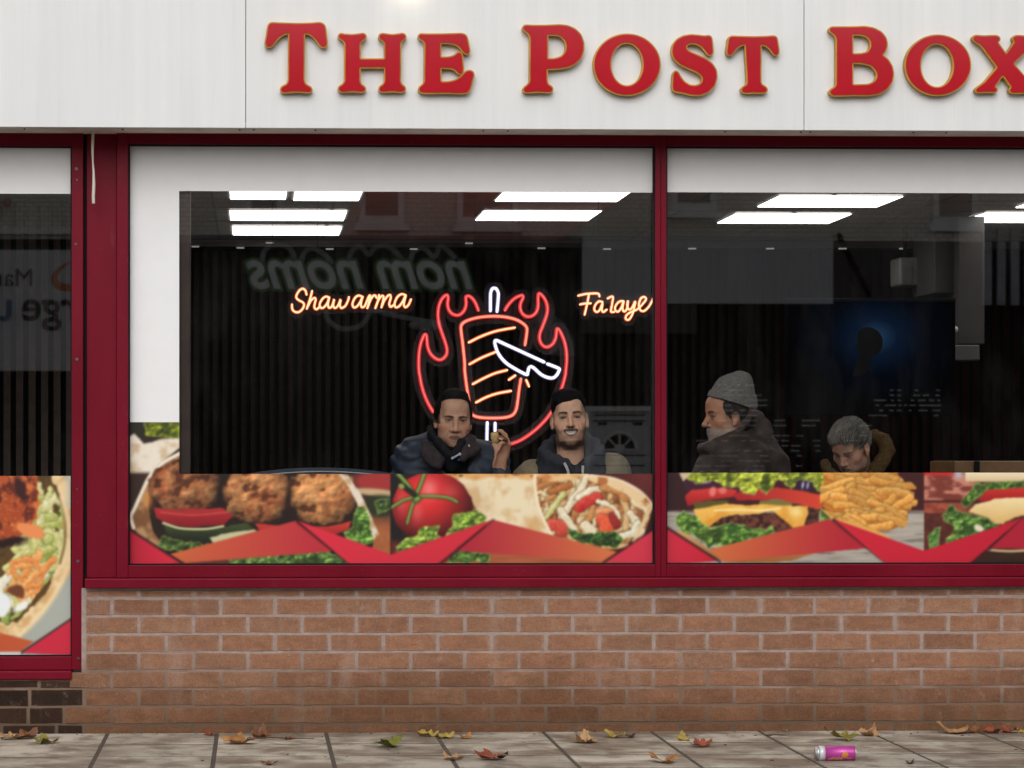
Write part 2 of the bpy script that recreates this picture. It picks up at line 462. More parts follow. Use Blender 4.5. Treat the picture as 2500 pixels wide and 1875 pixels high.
# rows alternate: row 1 (1460-1503) has joints at px 278 + 130k
j_even = PX(339, BR)
XR = PX(2760, BR); XL = PX(206, BR)
XL2 = PX(166, BR)
bw = bricks(XL, XR, zr, j_even, BR, [(.300, .150, .092), (.310, .158, .098), (.288, .142, .086), (.302, .150, .092), (.285, .148, .092), (.315, .168, .106), (.262, .130, .080)], 11, 'brick_wall',
            xmin=lambda r: {5: XL2, 7: PX(157, BR)}.get(r, XL))
mb = MB().box(XL - .012, XR, BR + .0035, .06, -.02, z_sill_b - .002)
mb.build('mortar', M['mortar'], bw)
# dark older bricks under the left window
zrl = [PYz(y, BR, 100) for y in (1660, 1682, 1726, 1769, 1792)]; zrl[-1] = -.01
t2[:] = [(.056, .030, .022), (.070, .036, .025), (.048, .027, .020)]
rnd_keep = random.Random(2)
xe = {0: XL2 - .002, 1: XL - .002, 2: PX(157, BR) - .002, 3: XL - .002}
dk = []
def dark_rows():
    v = MB(); 
    return v
bw2v = bricks(PX(-420, BR), XL - .002, zrl[:2], PX(95, BR), BR + .002, t2, 3, 'dark_brick_wall')
bw2v.name = 'dark_brick_course'
for r in range(1, 4):
    bx = bricks(PX(-420, BR), xe[r], zrl[r:r + 2], PX(72, BR) + (.11 if r == 2 else 0) - (.11 if r == 1 else 0) + .11, BR + .002, t2, 5 + r, 'dark_brick_course')
MB().box(PX(-420, BR), XL - .012, BR + .006, .06, -.02, PYz(1659, BR, 100) - .001).build('dark_brick_mortar', M['mortar'], shop)

# --- frames
def frame_box(mb, px0, px1, py0, py1, y0, y1, pxr=None):
    q = pxr or 1250
    mb.box(PX(px0, y0), PX(px1, y0), y0, y1, PYz(py1, y0, q), PYz(py0, y0, q)); return mb
zf_top = 2.505
# sill
MB().box(PX(207, -.09), XR, -.10, .03, z_sill_b, z_sill_t).build('window_sill', M['red_paint'], shop, bevel=.004)
# recessed red pillar panel between the two windows and the dark gap
mb = MB(); mb.box(PX(212, -.012), PX(285, -.012), -.012, .05, z_sill_t + .001, zf_top)
mb.build('pillar_panel', M['red_paint'], shop, bevel=.002)
MB().box(PX(201, -.012), PX(213, 0), .004, .05, PYz(1640, 0, 200), zf_top - .002).build('dark_gap', M['black'], shop)

def window(name, label, x0, x1, zb, zt, jl, jr, rb, rt, y0, y1, px_left, px_right):
    """frame with jambs jl/jr, bottom rail height rb, top rail to rt; glass between"""
    mb = MB()
    mb.box(x0, x0 + jl, y0, y1, zb - rb, rt)
    mb.box(x1 - jr, x1, y0, y1, zb - rb, rt)
    mb.box(x0 + jl, x1 - jr, y0 + .003, y1, zt, rt)
    mb.box(x0 + jl, x1 - jr, y0 + .001, y1, zb - rb, zb)
    # slim glazing bead
    bd = .006
    fr = mb.build(name, M['red_paint'], shop, bevel=.0025)
    fr['label'] = label
    g = MB()
    a, b = x0 + jl, x1 - jr
    for (xa, xb, za, zbb) in ((a, b, zb, zb + bd), (a, b, zt - bd, zt), (a, a + bd, zb + bd, zt - bd), (b - bd, b, zb + bd, zt - bd)):
        g.box(xa, xb, y0 + .018, .0, za, zbb)
    g.build('glazing_gasket', M['black'], fr)
    p = MB().quad((a, GL + .012, zb), (b, GL + .012, zb), (b, GL + .012, zt), (a, GL + .012, zt))
    p.build('pane', M['glass'], fr)
    return fr
xm0, xm1 = PX(285, FR), PX(1613.5, FR)
jl = PX(313, FR) - PX(285, FR); jm = PX(1613.5, FR) - PX(1600, FR)
z_r = z_sill_t + .001
win_main = window('window_frame', 'wide dark red window frame left of the slim mullion', xm0, xm1, zg_b, zg_t, jl, jm, zg_b - z_r, zf_top, FR, .03, 313, 1600)
xr1 = PX(2760, FR)
win_right = window('window_frame', 'dark red window frame right of the slim mullion', xm1 + .0005, xr1, zg_b, zg_t, jm, .05, zg_b - z_r, zf_top, FR - .001, .03, 1627, 2600)
FL = -.03
zl_b = PYz(1603, FL, 100); zl_t = PYz(356, FL, 100); zl_r = PYz(1636, FL, 100)
xl0 = PX(-420, FL); xl1 = PX(203, FL)
win_left = window('window_frame', 'tall dark red window frame at the left edge', xl0, xl1, zl_b, zl_t, .06, PX(203, FL) - PX(175, FL), zl_b - zl_r, zf_top, FL, .035, -380, 175)
MB().box(xl0, PX(175, -.07), -.075, .03, PYz(1659, -.075, 100), zl_r - .001).build('lower_sill', M['red_paint'], shop, bevel=.004)
# screw holes in the stile
M['screw'] = simple('dull steel screw', (.10, .09, .085), .4, metallic=.7)
for (px, py, r_) in ((186.5, 412, 4), (188, 439, 2.6), (185.5, 596, 3.2), (188, 877, 4), (188, 1194, 2.2), (190, 1370, 4), (191.5, 1607, 3)):
    p = P(px, py, FL - .001); rr = r_ * .00171
    MB().tube([p + Vector((0, .0005, 0)), p - Vector((0, .0025, 0))], rr, 10).build('screw', M['screw'], win_left)

# --- white vinyl borders on the outside of the glass
VY = GL + .007
def vinyl(parent, px0, px1, py0, py1, q):
    return (PX(px0, VY), PX(px1, VY), PYz(py1, VY, q), PYz(py0, VY, q))
mb = MB()
xa, xb, za, zb_ = vinyl(win_main, 314, 1600, 350, 468, 950)
xin = PX(437.5, VY); zlow = PYz(1031, VY, 380)
mb.poly([[(xa, zlow), (xin, zlow), (xin, za), (xb, za), (xb, zb_), (xa, zb_)]], VY, VY + .002)
mb.build('white_vinyl_border', M['vinyl'], win_main)
mb = MB(); mb.box(PX(1627, VY), PX(2740, VY), VY, VY + .002, PYz(470.5, VY, 2050), PYz(350, VY, 2050)); mb.build('white_vinyl_border', M['vinyl'], win_right)
mb = MB(); mb.box(PX(-390, VY), PX(175, VY), VY, VY + .002, PYz(473, VY, 90), PYz(350, VY, 90)); mb.build('white_vinyl_border', M['vinyl'], win_left)
# timber post just behind the glass
MB().box(PX(438, .10), PX(466, .10), .03, .10, .6, 2.42).build('timber_post', M['wood_dark'], shop, bevel=.004)

# --- upper wall (out of the frame, keeps the building whole)
MB().box(PX(-420, 0), XR, .06, .30, 2.55, 6.2).build('upper_wall', M['brick'], shop)
setcol(shop.children[-1].data, np.tile((.29, .16, .1), (8, 1)))

# --- room inside
CEIL = CH + 1.247
BW = 4.8
xi0, xi1 = xl0 + .06, 6.2
FLZ = .15
MB().box(xi0, xi1, .09, 5.2, FLZ - .1, FLZ).build('floor', M['floor'], shop)
cxa, cxb = PZ(869, 469, CEIL), PZ(834, 572, CEIL); cxc, cxd = PZ(1542, 473, CEIL), PZ(1385, 573, CEIL)
ce = MB().box(xi0, xi1, .09, 5.2, CEIL, CEIL + .05).build('ceiling', M['ceiling'], shop)
yb0, yb1 = .9, 4.72
def xat(a, b, y): return a.x + (b.x - a.x) * (y - a.y) / (b.y - a.y)
mb = MB()
L0, L1, R0, R1 = xat(cxa, cxb, yb0), xat(cxa, cxb, yb1), xat(cxc, cxd, yb0), xat(cxc, cxd, yb1)
Lm = (L0 + L1) / 2 + .02; Rm = (R0 + R1) / 2
zc = CEIL - .004
mb.quad((L0 + .06, yb0, zc), (R0 - .03, yb0, zc), (R1 - .03, yb1, zc), (L1 + .06, yb1, zc))
mb.build('red_ceiling_area', M['ceiling_red'], ce)  # flat red area laid just under the ceiling tiles
mb = MB(); mb.quad((L0, yb0, zc), (L0 + .06, yb0, zc), (L1 + .06, yb1, zc), (L1, yb1, zc)); mb.quad((R0 - .03, yb0, zc), (R0, yb0, zc), (R1, yb1, zc), (R1 - .03, yb1, zc))
mb.build('orange_ceiling_edges', M['ceiling_orange'], ce)  # orange strips along both sides of the red area
# ceiling tile grid
mb = MB()
for i in range(15):
    x = xi0 + .3 + i * .6; mb.box(x - .008, x + .008, .1, 5, CEIL - .0035, CEIL + .01)
for j in range(8):
    y = .35 + j * .6; mb.box(xi0, xi1, y - .008, y + .008, CEIL - .003, CEIL + .01)
mb.build('ceiling_grid', simple('grey ceiling grid', (.11, .10, .095), .6), ce)
# back wall with vertical timber slats
mb = MB(); mb.box(xi0, xi1, BW + .04, BW + .2, FLZ, CEIL)
mb.build('back_wall', M['black'], shop)
mb = MB(); x = -.9
zs_t = P(1250, 612, BW).z
while x < PX(1900, BW):
    mb.box(x, x + .028, BW, BW + .04, FLZ, zs_t); x += .055
mb.build('slat_panel', M['slat'], shop)
mb = MB(); x = PX(1905, BW)
while x < xi1:
    mb.box(x, x + .03, BW - .01, BW + .04, FLZ, zs_t); x += .06
mb.build('red_slat_panel', M['slat_red'], shop)
mb = MB(); mb.box(xi0, xi1, BW - .05, BW + .03, zs_t, CEIL - .01); mb.build('bulkhead', M['black'], shop)
MB().box(xi0, xi1, BW - .09, BW - .05, CEIL - .05, CEIL - .012).build('cornice', simple('grey cornice', (.12, .10, .095), .5), shop)
# slatted partition seen through the left window
mb = MB(); x = xi0 + .03; PY_ = 2.3
while x < -.52:
    mb.box(x, x + .034, PY_, PY_ + .04, FLZ, CEIL - .01); x += .0617
mb.build('slat_partition', M['slat_light'], shop)
MB().box(xi0, -.56, PY_ + .06, PY_ + .1, FLZ, CEIL - .012).build('partition_board', M['black'], shop)
MB().box(xi0 - .02, xi0, .061, 5.2, FLZ, CEIL).build('side_wall', M['black'], shop)
ew = MB().box(xl0 - .22, xl0 - .001, -.06, 5.4, -.02, 6.2).build('end_wall', M['brick'], shop); setcol(ew.data, np.tile((.29, .16, .1), (8, 1)))
MB().box(xi1, xi1 + .1, .06, 5.2, FLZ, CEIL).build('side_wall', M['black'], shop)

# --- ceiling lights: 600 mm LED panels, each a thing
def panel(px, py, label, w_=.6, skew=0):
    p = PZ(px, py, CEIL); y1 = p.y; y0 = p.y - .6; x0 = p.x + skew
    e = empty('ceiling_light', (x0 + w_ / 2, (y0 + y1) / 2, CEIL), label, 'ceiling light', 'square light panels in the shop ceiling')
    MB().box(x0, x0 + w_, y0, y1, CEIL - .012, CEIL - .0045).build('diffuser', M['panel_light'], e)
    mb = MB(); b = .012
    for q in ((x0 - b, x0, y0 - b, y1 + b), (x0 + w_, x0 + w_ + b, y0 - b, y1 + b), (x0, x0 + w_, y0 - b, y0), (x0, x0 + w_, y1, y1 + b)):
        mb.box(q[0], q[1], q[2], q[3], CEIL - .0075, CEIL - .0045)
    mb.build('frame', simple('white light trim', (.6, .6, .6), .5), e)
LS = 'lit ceiling panel '
panel(563, 481, LS + 'short left half of the pair nearest the glass, far left', .268)
panel(717, 484, LS + 'short right half of the pair nearest the glass, far left', .318)
panel(563, 533, LS + 'second row back in the left column')
panel(569, 569, LS + 'farthest back in the left column')
panel(1209, 486, LS + 'nearer of two on the red ceiling strip')
panel(1161, 533, LS + 'farther of two on the red ceiling strip')
panel(1850, 500, LS + 'nearer of two right of the mullion')
panel(1752, 540, LS + 'farther of two right of the mullion')
panel(2339, 538, LS + 'low at the right edge above the slats')
panel(2480, 502, LS + 'clipped by the upper right corner of the glass')
# small spot lights along the bulkhead
proto = None
for i, (px, py, lab) in enumerate(((477, 602, 'leftmost'), (587, 605, 'second from the left'), (658, 593, 'above the mirrored sign'), (805, 608, 'third in the lower row'), (1010, 608, 'left of the spit sign'), (1145, 594, 'right above the neon spit'), (1322, 606, 'left of the hanging word'),
                        (1482, 608, 'above the hanging word'), (1690, 607, 'just right of the mullion'), (1880, 607, 'second right of the mullion'), (2057, 607, 'left of the white speaker'), (2205, 607, 'above the white speaker'))):
    p = P(px, py, BW - .10)
    if proto is None:
        e = empty('spot_light', p, None, 'spot light', 'small spot lights on the bulkhead')
        MB().box(p.x - .022, p.x + .022, p.y - .012, p.y + .01, p.z - .004, p.z + .004).build('lens', emis('dim spot lens', (1, .97, .92), .32), e)
        MB().box(p.x - .026, p.x + .026, p.y + .01, p.y + .05, p.z - .008, p.z + .008).build('housing', M['black'], e)
        proto = e
    else:
        e = proto.copy(); COL.objects.link(e); e.location = p
        for ch in proto.children:
            c_ = ch.copy(); COL.objects.link(c_); c_.parent = e
    e['label'] = 'tiny spot light on the dark bulkhead, ' + lab

# ================================================================== THE FASCIA SIGN
FY = -.30
zfb = P(1250, 312.5, FY).z
sign = empty('shop_sign', (PX(1250, FY), FY, zfb), 'long white fascia sign with raised red capital letters edged in gold', 'sign')
xs_ = [PX(-420, FY), PX(600, FY), PX(1963, FY), PX(2760, FY)]
for i in range(3):
    a, b = xs_[i] + .0012, xs_[i + 1] - .0012
    mb = MB(); mb.box(a, b, FY, FY + .012, zfb - .004 + .0, zfb + 1.15)
    o = mb.build('sign_panel', M['fascia'], sign, bevel=.0015)
mb = MB(); mb.box(xs_[0], xs_[3], FY + .013, .055, zfb + .001, zfb + .02); so = mb.build('soffit', M['fascia_edge'], sign)
MB().box(xs_[0], xs_[3], FY + .013, .058, zfb + 1.1, zfb + 1.15).build('sign_top', M['fascia_edge'], sign)
for px in (585, 620, 1180, 1240, 1955, 1978, 2230, 2310, 60, 300, 770, 1770):
    p = P(px, 318, -.2); MB().tube([(p.x, -.2, zfb - .003), (p.x, -.2, zfb + .006)], .004, 8).build('soffit_screw', M['black'], sign)

Sz = 3.3185
def L2(pts, ox): return [(ox + x / Sz, y / Sz) for x, y in pts]
def ellipse(cx, cy, rx, ry, n=56): return [(cx + rx * math.cos(2 * math.pi * k / n), cy + ry * math.sin(2 * math.pi * k / n)) for k in range(n)]
LET = {}
LET['T1'] = ('T', 600, [[(205, 188), (300, 193), (415, 197), (530, 193), (605, 187), (632, 202), (641, 225), (648, 290), (657, 352), (650, 374), (628, 381), (603, 368), (583, 335), (550, 297), (515, 272), (470, 264), (468, 655), (480, 688), (508, 700), (530, 715), (530, 738), (505, 746), (460, 741), (410, 738), (360, 741), (310, 747), (288, 738), (287, 715), (305, 700), (335, 689), (350, 655), (353, 264), (310, 272), (275, 294), (240, 332), (215, 368), (190, 379), (165, 370), (161, 345), (172, 290), (180, 230), (186, 203)]])
LET['H1'] = ('H', 600, [[(768, 275), (800, 282), (862, 287), (920, 281), (950, 274), (970, 285), (969, 310), (945, 323), (922, 347), (921, 483), (1131, 483), (1130, 347), (1108, 323), (1086, 311), (1083, 287), (1105, 275), (1150, 283), (1190, 287), (1240, 280), (1272, 274), (1293, 288), (1290, 312), (1265, 325), (1250, 352), (1248, 662), (1260, 690), (1286, 705), (1291, 728), (1268, 742), (1225, 738), (1180, 735), (1130, 740), (1100, 742), (1083, 728), (1088, 705), (1114, 690), (1130, 662), (1130, 543), (921, 543), (920, 662), (932, 690), (958, 702), (970, 725), (948, 742), (900, 738), (860, 735), (815, 740), (775, 742), (755, 728), (757, 705), (785, 692), (806, 662), (808, 350), (790, 325), (762, 311), (752, 290)]])
LET['E1'] = ('E', 600, [[(1415, 278), (1460, 281), (1600, 281), (1755, 276), (1785, 290), (1793, 320), (1804, 370), (1812, 415), (1800, 435), (1777, 431), (1757, 412), (1737, 380), (1700, 355), (1640, 344), (1575, 342), (1574, 470), (1650, 468), (1690, 455), (1712, 434), (1733, 424), (1750, 440), (1754, 500), (1760, 560), (1755, 590), (1736, 598), (1718, 589), (1700, 565), (1668, 549), (1575, 546), (1576, 668), (1640, 668), (1700, 655), (1742, 628), (1775, 590), (1802, 575), (1832, 578), (1846, 600), (1836, 640), (1823, 690), (1812, 730), (1790, 750), (1740, 752), (1600, 748), (1480, 750), (1425, 748), (1405, 732), (1408, 710), (1430, 695), (1452, 668), (1456, 350), (1440, 325), (1410, 312), (1401, 292)]])
LET['P1'] = ('P', 1250, [[(108, 208), (180, 212), (280, 211), (390, 206), (450, 213), (510, 239), (555, 285), (576, 345), (576, 410), (556, 468), (510, 515), (450, 541), (370, 553), (280, 557), (280, 662), (292, 690), (318, 702), (329, 726), (310, 745), (260, 742), (210, 738), (150, 744), (110, 747), (94, 733), (97, 712), (125, 695), (149, 665), (152, 302), (140, 272), (112, 252), (94, 238), (92, 220)],
                     [(284, 278), (350, 277), (398, 290), (434, 328), (446, 378), (435, 425), (405, 462), (350, 480), (284, 482)]])
LET['O1'] = ('O', 1250, [ellipse(931, 524, 264, 242), ellipse(931, 522, 136, 180)])
LET['S1'] = ('S', 1250, [[(1598, 291), (1614, 308), (1621, 370), (1626, 428), (1606, 446), (1585, 436), (1563, 402), (1535, 371), (1490, 349), (1442, 346), (1412, 364), (1408, 393), (1430, 420), (1500, 450), (1570, 482), (1622, 522), (1652, 572), (1655, 632), (1635, 695), (1585, 745), (1520, 768), (1450, 765), (1390, 748), (1345, 741), (1315, 736), (1303, 715), (1306, 650), (1309, 595), (1325, 578), (1345, 590), (1365, 630), (1395, 668), (1440, 695), (1490, 700), (1533, 682), (1550, 645), (1540, 610), (1500, 580), (1430, 550), (1360, 515), (1317, 475), (1298, 425), (1305, 370), (1335, 325), (1390, 296), (1450, 286), (1510, 291), (1560, 299)]])
LET['T2'] = ('T', 1250, [[(1777, 297), (1850, 301), (1955, 304), (2060, 301), (2126, 296), (2144, 310), (2149, 350), (2159, 412), (2154, 440), (2134, 445), (2114, 427), (2090, 392), (2054, 364), (2012, 356), (2010, 668), (2022, 692), (2050, 705), (2066, 725), (2056, 745), (2010, 748), (1958, 745), (1905, 750), (1870, 745), (1860, 724), (1878, 705), (1902, 692), (1911, 668), (1893, 356), (1852, 364), (1815, 392), (1790, 427), (1770, 445), (1748, 440), (1743, 412), (1753, 350), (1758, 310)]])
LET['B1'] = ('B', 1850, [[(592, 224), (650, 224), (760, 223), (870, 219), (940, 232), (1000, 264), (1035, 308), (1046, 360), (1034, 408), (1003, 448), (1052, 484), (1086, 540), (1096, 600), (1085, 662), (1045, 720), (980, 756), (900, 769), (780, 766), (680, 770), (610, 770), (584, 752), (594, 728), (624, 712), (641, 690), (642, 312), (630, 282), (600, 262), (582, 243)],
                     [(764, 276), (830, 275), (885, 291), (918, 330), (921, 378), (895, 425), (840, 441), (764, 442)], [(764, 507), (840, 506), (918, 526), (962, 570), (973, 620), (950, 664), (900, 690), (764, 692)]])
LET['O2'] = ('O', 1850, [ellipse(1459, 528, 260, 238), ellipse(1452, 531, 139, 183)])
LET['X1'] = ('X', 1850, [[(1762, 291), (1830, 297), (1900, 293), (1943, 295), (1960, 313), (1950, 330), (1938, 345), (2012, 446), (2088, 338), (2070, 322), (2074, 300), (2097, 293), (2180, 298), (2260, 293), (2282, 310), (2265, 335), (2232, 357), (2063, 514), (2215, 690), (2260, 713), (2275, 735), (2255, 750), (2150, 746), (2080, 750), (2050, 745), (2040, 726), (2062, 706), (1985, 603), (1912, 705), (1937, 722), (1930, 743), (1850, 741), (1780, 745), (1764, 728), (1790, 705), (1832, 678), (1947, 545), (1820, 372), (1790, 347), (1752, 326), (1745, 305)]])
LT = FY - .033
def to_plane(pts, Y): return [(lambda p: (p.x, p.z))(P(x, y, Y)) for x, y in pts]
for key, (ch, ox, rings) in LET.items():
    body = []; face = []
    for k, r_ in enumerate(rings):
        pts = L2(r_, ox)
        pts = roundpoly(pts, 3.0, 2) if ch != 'O' else pts
        face.append(to_plane(pts, LT)); body.append(to_plane(offset(pts, 3.3 if k == 0 else -3.3), LT))
    c_ = P(ox + sum(p[0] for p in rings[0]) / len(rings[0]) / Sz, 140, LT)
    ob = MB().poly(body, LT, FY - .0005).build('letter_' + ch.lower(), M['gold'], sign)
    MB().poly(face, LT - .004, LT - .0002).build('letter_face', M['letter_red'], ob)

# hanging cable end under the soffit
pts = [P(x, y, -.12) for x, y in ((228, 300), (227, 330), (226, 360), (226.5, 390), (228.5, 420), (229, 450), (228, 480), (228.5, 497))]
o = MB().tube([Vector(p) for p in catmull([tuple(p) for p in pts], 5)], list(np.interp(np.linspace(0, 1, 36), [0, .1, .3, .45, .75, 1], [.0022, .006, .0055, .0035, .007, .0065])), 8).build('cable_end', simple('off white cable', (.62, .58, .52), .5), None, smooth=True)
tag(o, 'frayed off-white cable end hanging from the soffit over the red pillar', 'cable')
# over-sign spot lamp just above the frame; its warm glow falls on the panel
lx = P(1001, -34, FY)
e = empty('sign_lamp', lx + Vector((0, -.03, .05)), 'small spot lamp clipped over the sign, above the gap after the first word', 'lamp')
cp = lx + Vector((0, -.10, .05))
MB().tube([cp + Vector((0, .10, .06)), cp + Vector((0, .03, .06)), cp + Vector((0, 0, .03))], .006, 8).build('bracket', M['black'], e)
mb = MB(); mb.tube([cp + Vector((0, -.03, .045)), cp + Vector((0, .035, -.01))], [.016, .03], 14); mb.build('lamp_shade', M['black'], e)
sp = bpy.data.lights.new('lamp_light', 'SPOT'); sp.energy = .55; sp.color = (1, .84, .60); sp.spot_size = R(150); sp.spot_blend = 1; sp.shadow_soft_size = .015
so_ = bpy.data.objects.new('lamp_light', sp); COL.objects.link(so_); so_.parent = e
so_.location = cp + Vector((0, .044, -.024)) - e.location
d_ = Vector((0, .075, -.055)); so_.rotation_euler = d_.to_track_quat('-Z', 'Y').to_euler()
# ================================================================== PRINTED FOOD PANELS (flat vinyl prints; colours per vertex of a fine grid)
class Paint:
    def __init__(s, x0, x1, y0, y1, st=2.0):
        s.xs = np.arange(x0, x1 + .01, st); s.ys = np.arange(y0, y1 + .01, st)
        s.X, s.Y = np.meshgrid(s.xs, s.ys); s.I = np.zeros(s.X.shape + (3,), np.float32)
        s.wx = (fbm(s.X / 14, s.Y / 14, 1) - .5); s.wy = (fbm(s.X / 14, s.Y / 14, 5) - .5)
        s.n1 = fbm(s.X / 26, s.Y / 26, 11); s.n2 = fbm(s.X / 9, s.Y / 9, 21); s.n3 = fbm(s.X / 5, s.Y / 5, 31, 3)
    def c(s, col): return np.array(col, np.float32) / 255.
    def put(s, a, col):
        a = np.clip(a, 0, 1)[..., None]
        if not isinstance(col, np.ndarray): col = s.c(col)
        s.I = s.I * (1 - a) + col * a
    def fill(s, col): s.I[:] = s.c(col)
    def grad(s, c0, c1, t): t = np.clip(t, 0, 1)[..., None]; return s.c(c0) * (1 - t) + s.c(c1) * t
    def sdpoly(s, pts, warp=0):
        X = s.X + s.wx * warp; Y = s.Y + s.wy * warp
        pts = np.array(pts, float); n = len(pts)
        bx = (pts[:, 0].min() - 30, pts[:, 0].max() + 30, pts[:, 1].min() - 30, pts[:, 1].max() + 30)
        d2 = np.full(X.shape, 1e9); ins = np.zeros(X.shape, bool)
        j0, j1 = np.searchsorted(s.xs, [bx[0], bx[1]]); i0, i1 = np.searchsorted(s.ys, [bx[2], bx[3]])
        if i1 <= i0 or j1 <= j0: return np.full(X.shape, 1e3)
        x = X[i0:i1, j0:j1]; y = Y[i0:i1, j0:j1]; dd = np.full(x.shape, 1e9); ii = np.zeros(x.shape, bool)
        for k in range(n):
            a = pts[k]; b = pts[(k + 1) % n]; e = b - a; L = e @ e + 1e-9
            t_ = np.clip(((x - a[0]) * e[0] + (y - a[1]) * e[1]) / L, 0, 1)
            dd = np.minimum(dd, (x - a[0] - t_ * e[0]) ** 2 + (y - a[1] - t_ * e[1]) ** 2)
            cnd = ((a[1] <= y) != (b[1] <= y)); xi = a[0] + (y - a[1]) / (b[1] - a[1] + 1e-12) * (b[0] - a[0])
            ii ^= cnd & (x < xi)
        out = np.full(X.shape, 1e3); out[i0:i1, j0:j1] = np.where(ii, -np.sqrt(dd), np.sqrt(dd))
        return out
    def poly(s, pts, col, soft=1.5, warp=0, smooth=False):
        if smooth: pts = catmull(pts, 5, True)
        d = s.sdpoly(pts, warp); s.put(.5 - d / soft, col); return d
    def ell(s, cx, cy, rx, ry, col=None, rot=0, soft=2, warp=0):
        X = s.X + s.wx * warp - cx; Y = s.Y + s.wy * warp - cy; c_, s_ = math.cos(rot), math.sin(rot)
        u = (X * c_ + Y * s_) / rx; v = (-X * s_ + Y * c_) / ry
        r = np.sqrt(u * u + v * v); d = (r - 1) * min(rx, ry)
        if col is not None: s.put(.5 - d / soft, col)
        return d, u, v
    def line(s, pts, wd, col, soft=1.5, sm=True):
        if sm: pts = catmull(pts, 6)
        d2 = np.full(s.X.shape, 1e9)
        for a, b in zip(pts[:-1], pts[1:]):
            a = np.array(a, float); b = np.array(b, float); e = b - a; L = e @ e + 1e-9
            t_ = np.clip(((s.X - a[0]) * e[0] + (s.Y - a[1]) * e[1]) / L, 0, 1)
            d2 = np.minimum(d2, (s.X - a[0] - t_ * e[0]) ** 2 + (s.Y - a[1] - t_ * e[1]) ** 2)
        s.put(.5 - (np.sqrt(d2) - wd) / soft, col)
    def stroke(s, pts, wd, c0, h0, mask=None, edge=.45, warp=0, flat=1.0):
        pts = catmull(pts, 5); q = np.array(pts)
        j0, j1 = np.searchsorted(s.xs, [q[:, 0].min() - wd - 6, q[:, 0].max() + wd + 6]); i0, i1 = np.searchsorted(s.ys, [q[:, 1].min() - wd - 6, q[:, 1].max() + wd + 6])
        if i1 <= i0 or j1 <= j0: return
        X = s.X[i0:i1, j0:j1] + s.wx[i0:i1, j0:j1] * warp; Y = s.Y[i0:i1, j0:j1] + s.wy[i0:i1, j0:j1] * warp
        d2 = np.full(X.shape, 1e9); sg = np.zeros(X.shape)
        for a, b in zip(q[:-1], q[1:]):
            e = b - a; L = e @ e + 1e-9; t_ = np.clip(((X - a[0]) * e[0] + (Y - a[1]) * e[1]) / L, 0, 1)
            dx, dy = X - a[0] - t_ * e[0], Y - a[1] - t_ * e[1]; dd = dx * dx + dy * dy; m_ = dd < d2
            sg = np.where(m_, dy * .8 + dx * .35, sg); d2 = np.where(m_, dd, d2)
        d = np.sqrt(d2); I = s.I[i0:i1, j0:j1]; mk = 1.0 if mask is None else (mask[i0:i1, j0:j1] < -1)
        a = (np.clip(.5 - (d - wd - 1.0) / 3.0, 0, 1) * mk)[..., None]; I = I * (1 - a) + s.c(c0) * edge * a
        t_ = np.clip(.55 - sg / wd * .5 * flat + (s.n3[i0:i1, j0:j1] - .5) * .9, 0, 1)[..., None]
        a = (np.clip(.5 - (d - wd) / 2, 0, 1) * mk)[..., None]; s.I[i0:i1, j0:j1] = I * (1 - a) + (s.c(c0) * (1 - t_) + s.c(h0) * t_) * a
    def lettuce(s, pts, c0=(60, 88, 28), c1=(142, 172, 62), warp=26, dark=(28, 40, 12)):
        d = s.sdpoly(pts, warp); v = fbm(s.X / 27 + s.wx * 4, s.Y / 19 + s.wy * 4, 41, 3)
        ridge = np.clip(np.abs(v - .5) * 5.5, 0, 1); hf = lambda x, y: np.abs(fbm(x / 24, y / 17, 43, 3) - .5) * 2
        col = s.grad(c1, c0, ridge) * (s.relief(hf, 1.3) * (.88 + .24 * s.n2))[..., None]
        dk = sstep(.54, .68, fbm(s.X / 30, s.Y / 22, 47))[..., None]; col = col * (1 - dk * .55) + s.c(dark) * dk * .55
        s.put(.5 - d / 2.0, col); s.put(.35 * np.exp(-(d / 2.5) ** 2) * (d < 2), (190, 210, 120)); return d
    def relief(s, fn, k, dx=2.0):
        return 1 + np.clip((fn(s.X + dx, s.Y + dx) - fn(s.X - dx, s.Y - dx)) * k, -.55, .55)
    def falafel(s, cx, cy, rx, ry, base, seed):
        d, u, v = s.ell(cx, cy, rx, ry, None, 0, 2, 22)
        h = lambda x, y: fbm(x / 24, y / 21, seed, 5)
        n = h(s.X, s.Y); big = fbm(s.X / 45, s.Y / 38, seed + 4, 3)
        lum = np.clip(1.16 - .30 * (v * .5 + .5) - .16 * u * .6 - .42 * np.clip(u * u + v * v, 0, 1) ** 2, .2, 1.3)
        col = s.c(base) * (.80 + .5 * big[..., None]); k = sstep(.50, .70, n)[..., None]; col = col * (1 - k * .6) + s.c((206, 152, 100)) * k * .6
        k = sstep(.42, .30, n)[..., None]; col = col * (1 - k * .75) + s.c((60, 26, 14)) * k * .75
        k = (sstep(.55, .68, big) * .4)[..., None]; col = col * (1 - k) + s.c((112, 46, 22)) * k
        s.put(.5 - d / 3, col * (lum * s.relief(h, 1.5))[..., None])
    def mesh(s, name, keep, Y, parent, px_mid=None):
        ny, nx = s.X.shape
        d = ax_a[None, None] + ax_r[None, None] * ((s.X - CX) / FPX)[..., None] + ax_u[None, None] * ((CY - s.Y) / FPX)[..., None]
        t_ = (Y + 12) / d[..., 1]; V = CAMP + d * t_[..., None]
        # tidy the slight keystone: same world height along each row, same x down each column
        V[..., 2] = V[:, nx // 2, 2][:, None] if px_mid is None else V[:, np.searchsorted(s.xs, px_mid), 2][:, None]
        V[..., 0] = V[ny // 2, :, 0][None]; V[..., 1] = Y
        idx = np.arange(nx * ny).reshape(ny, nx)
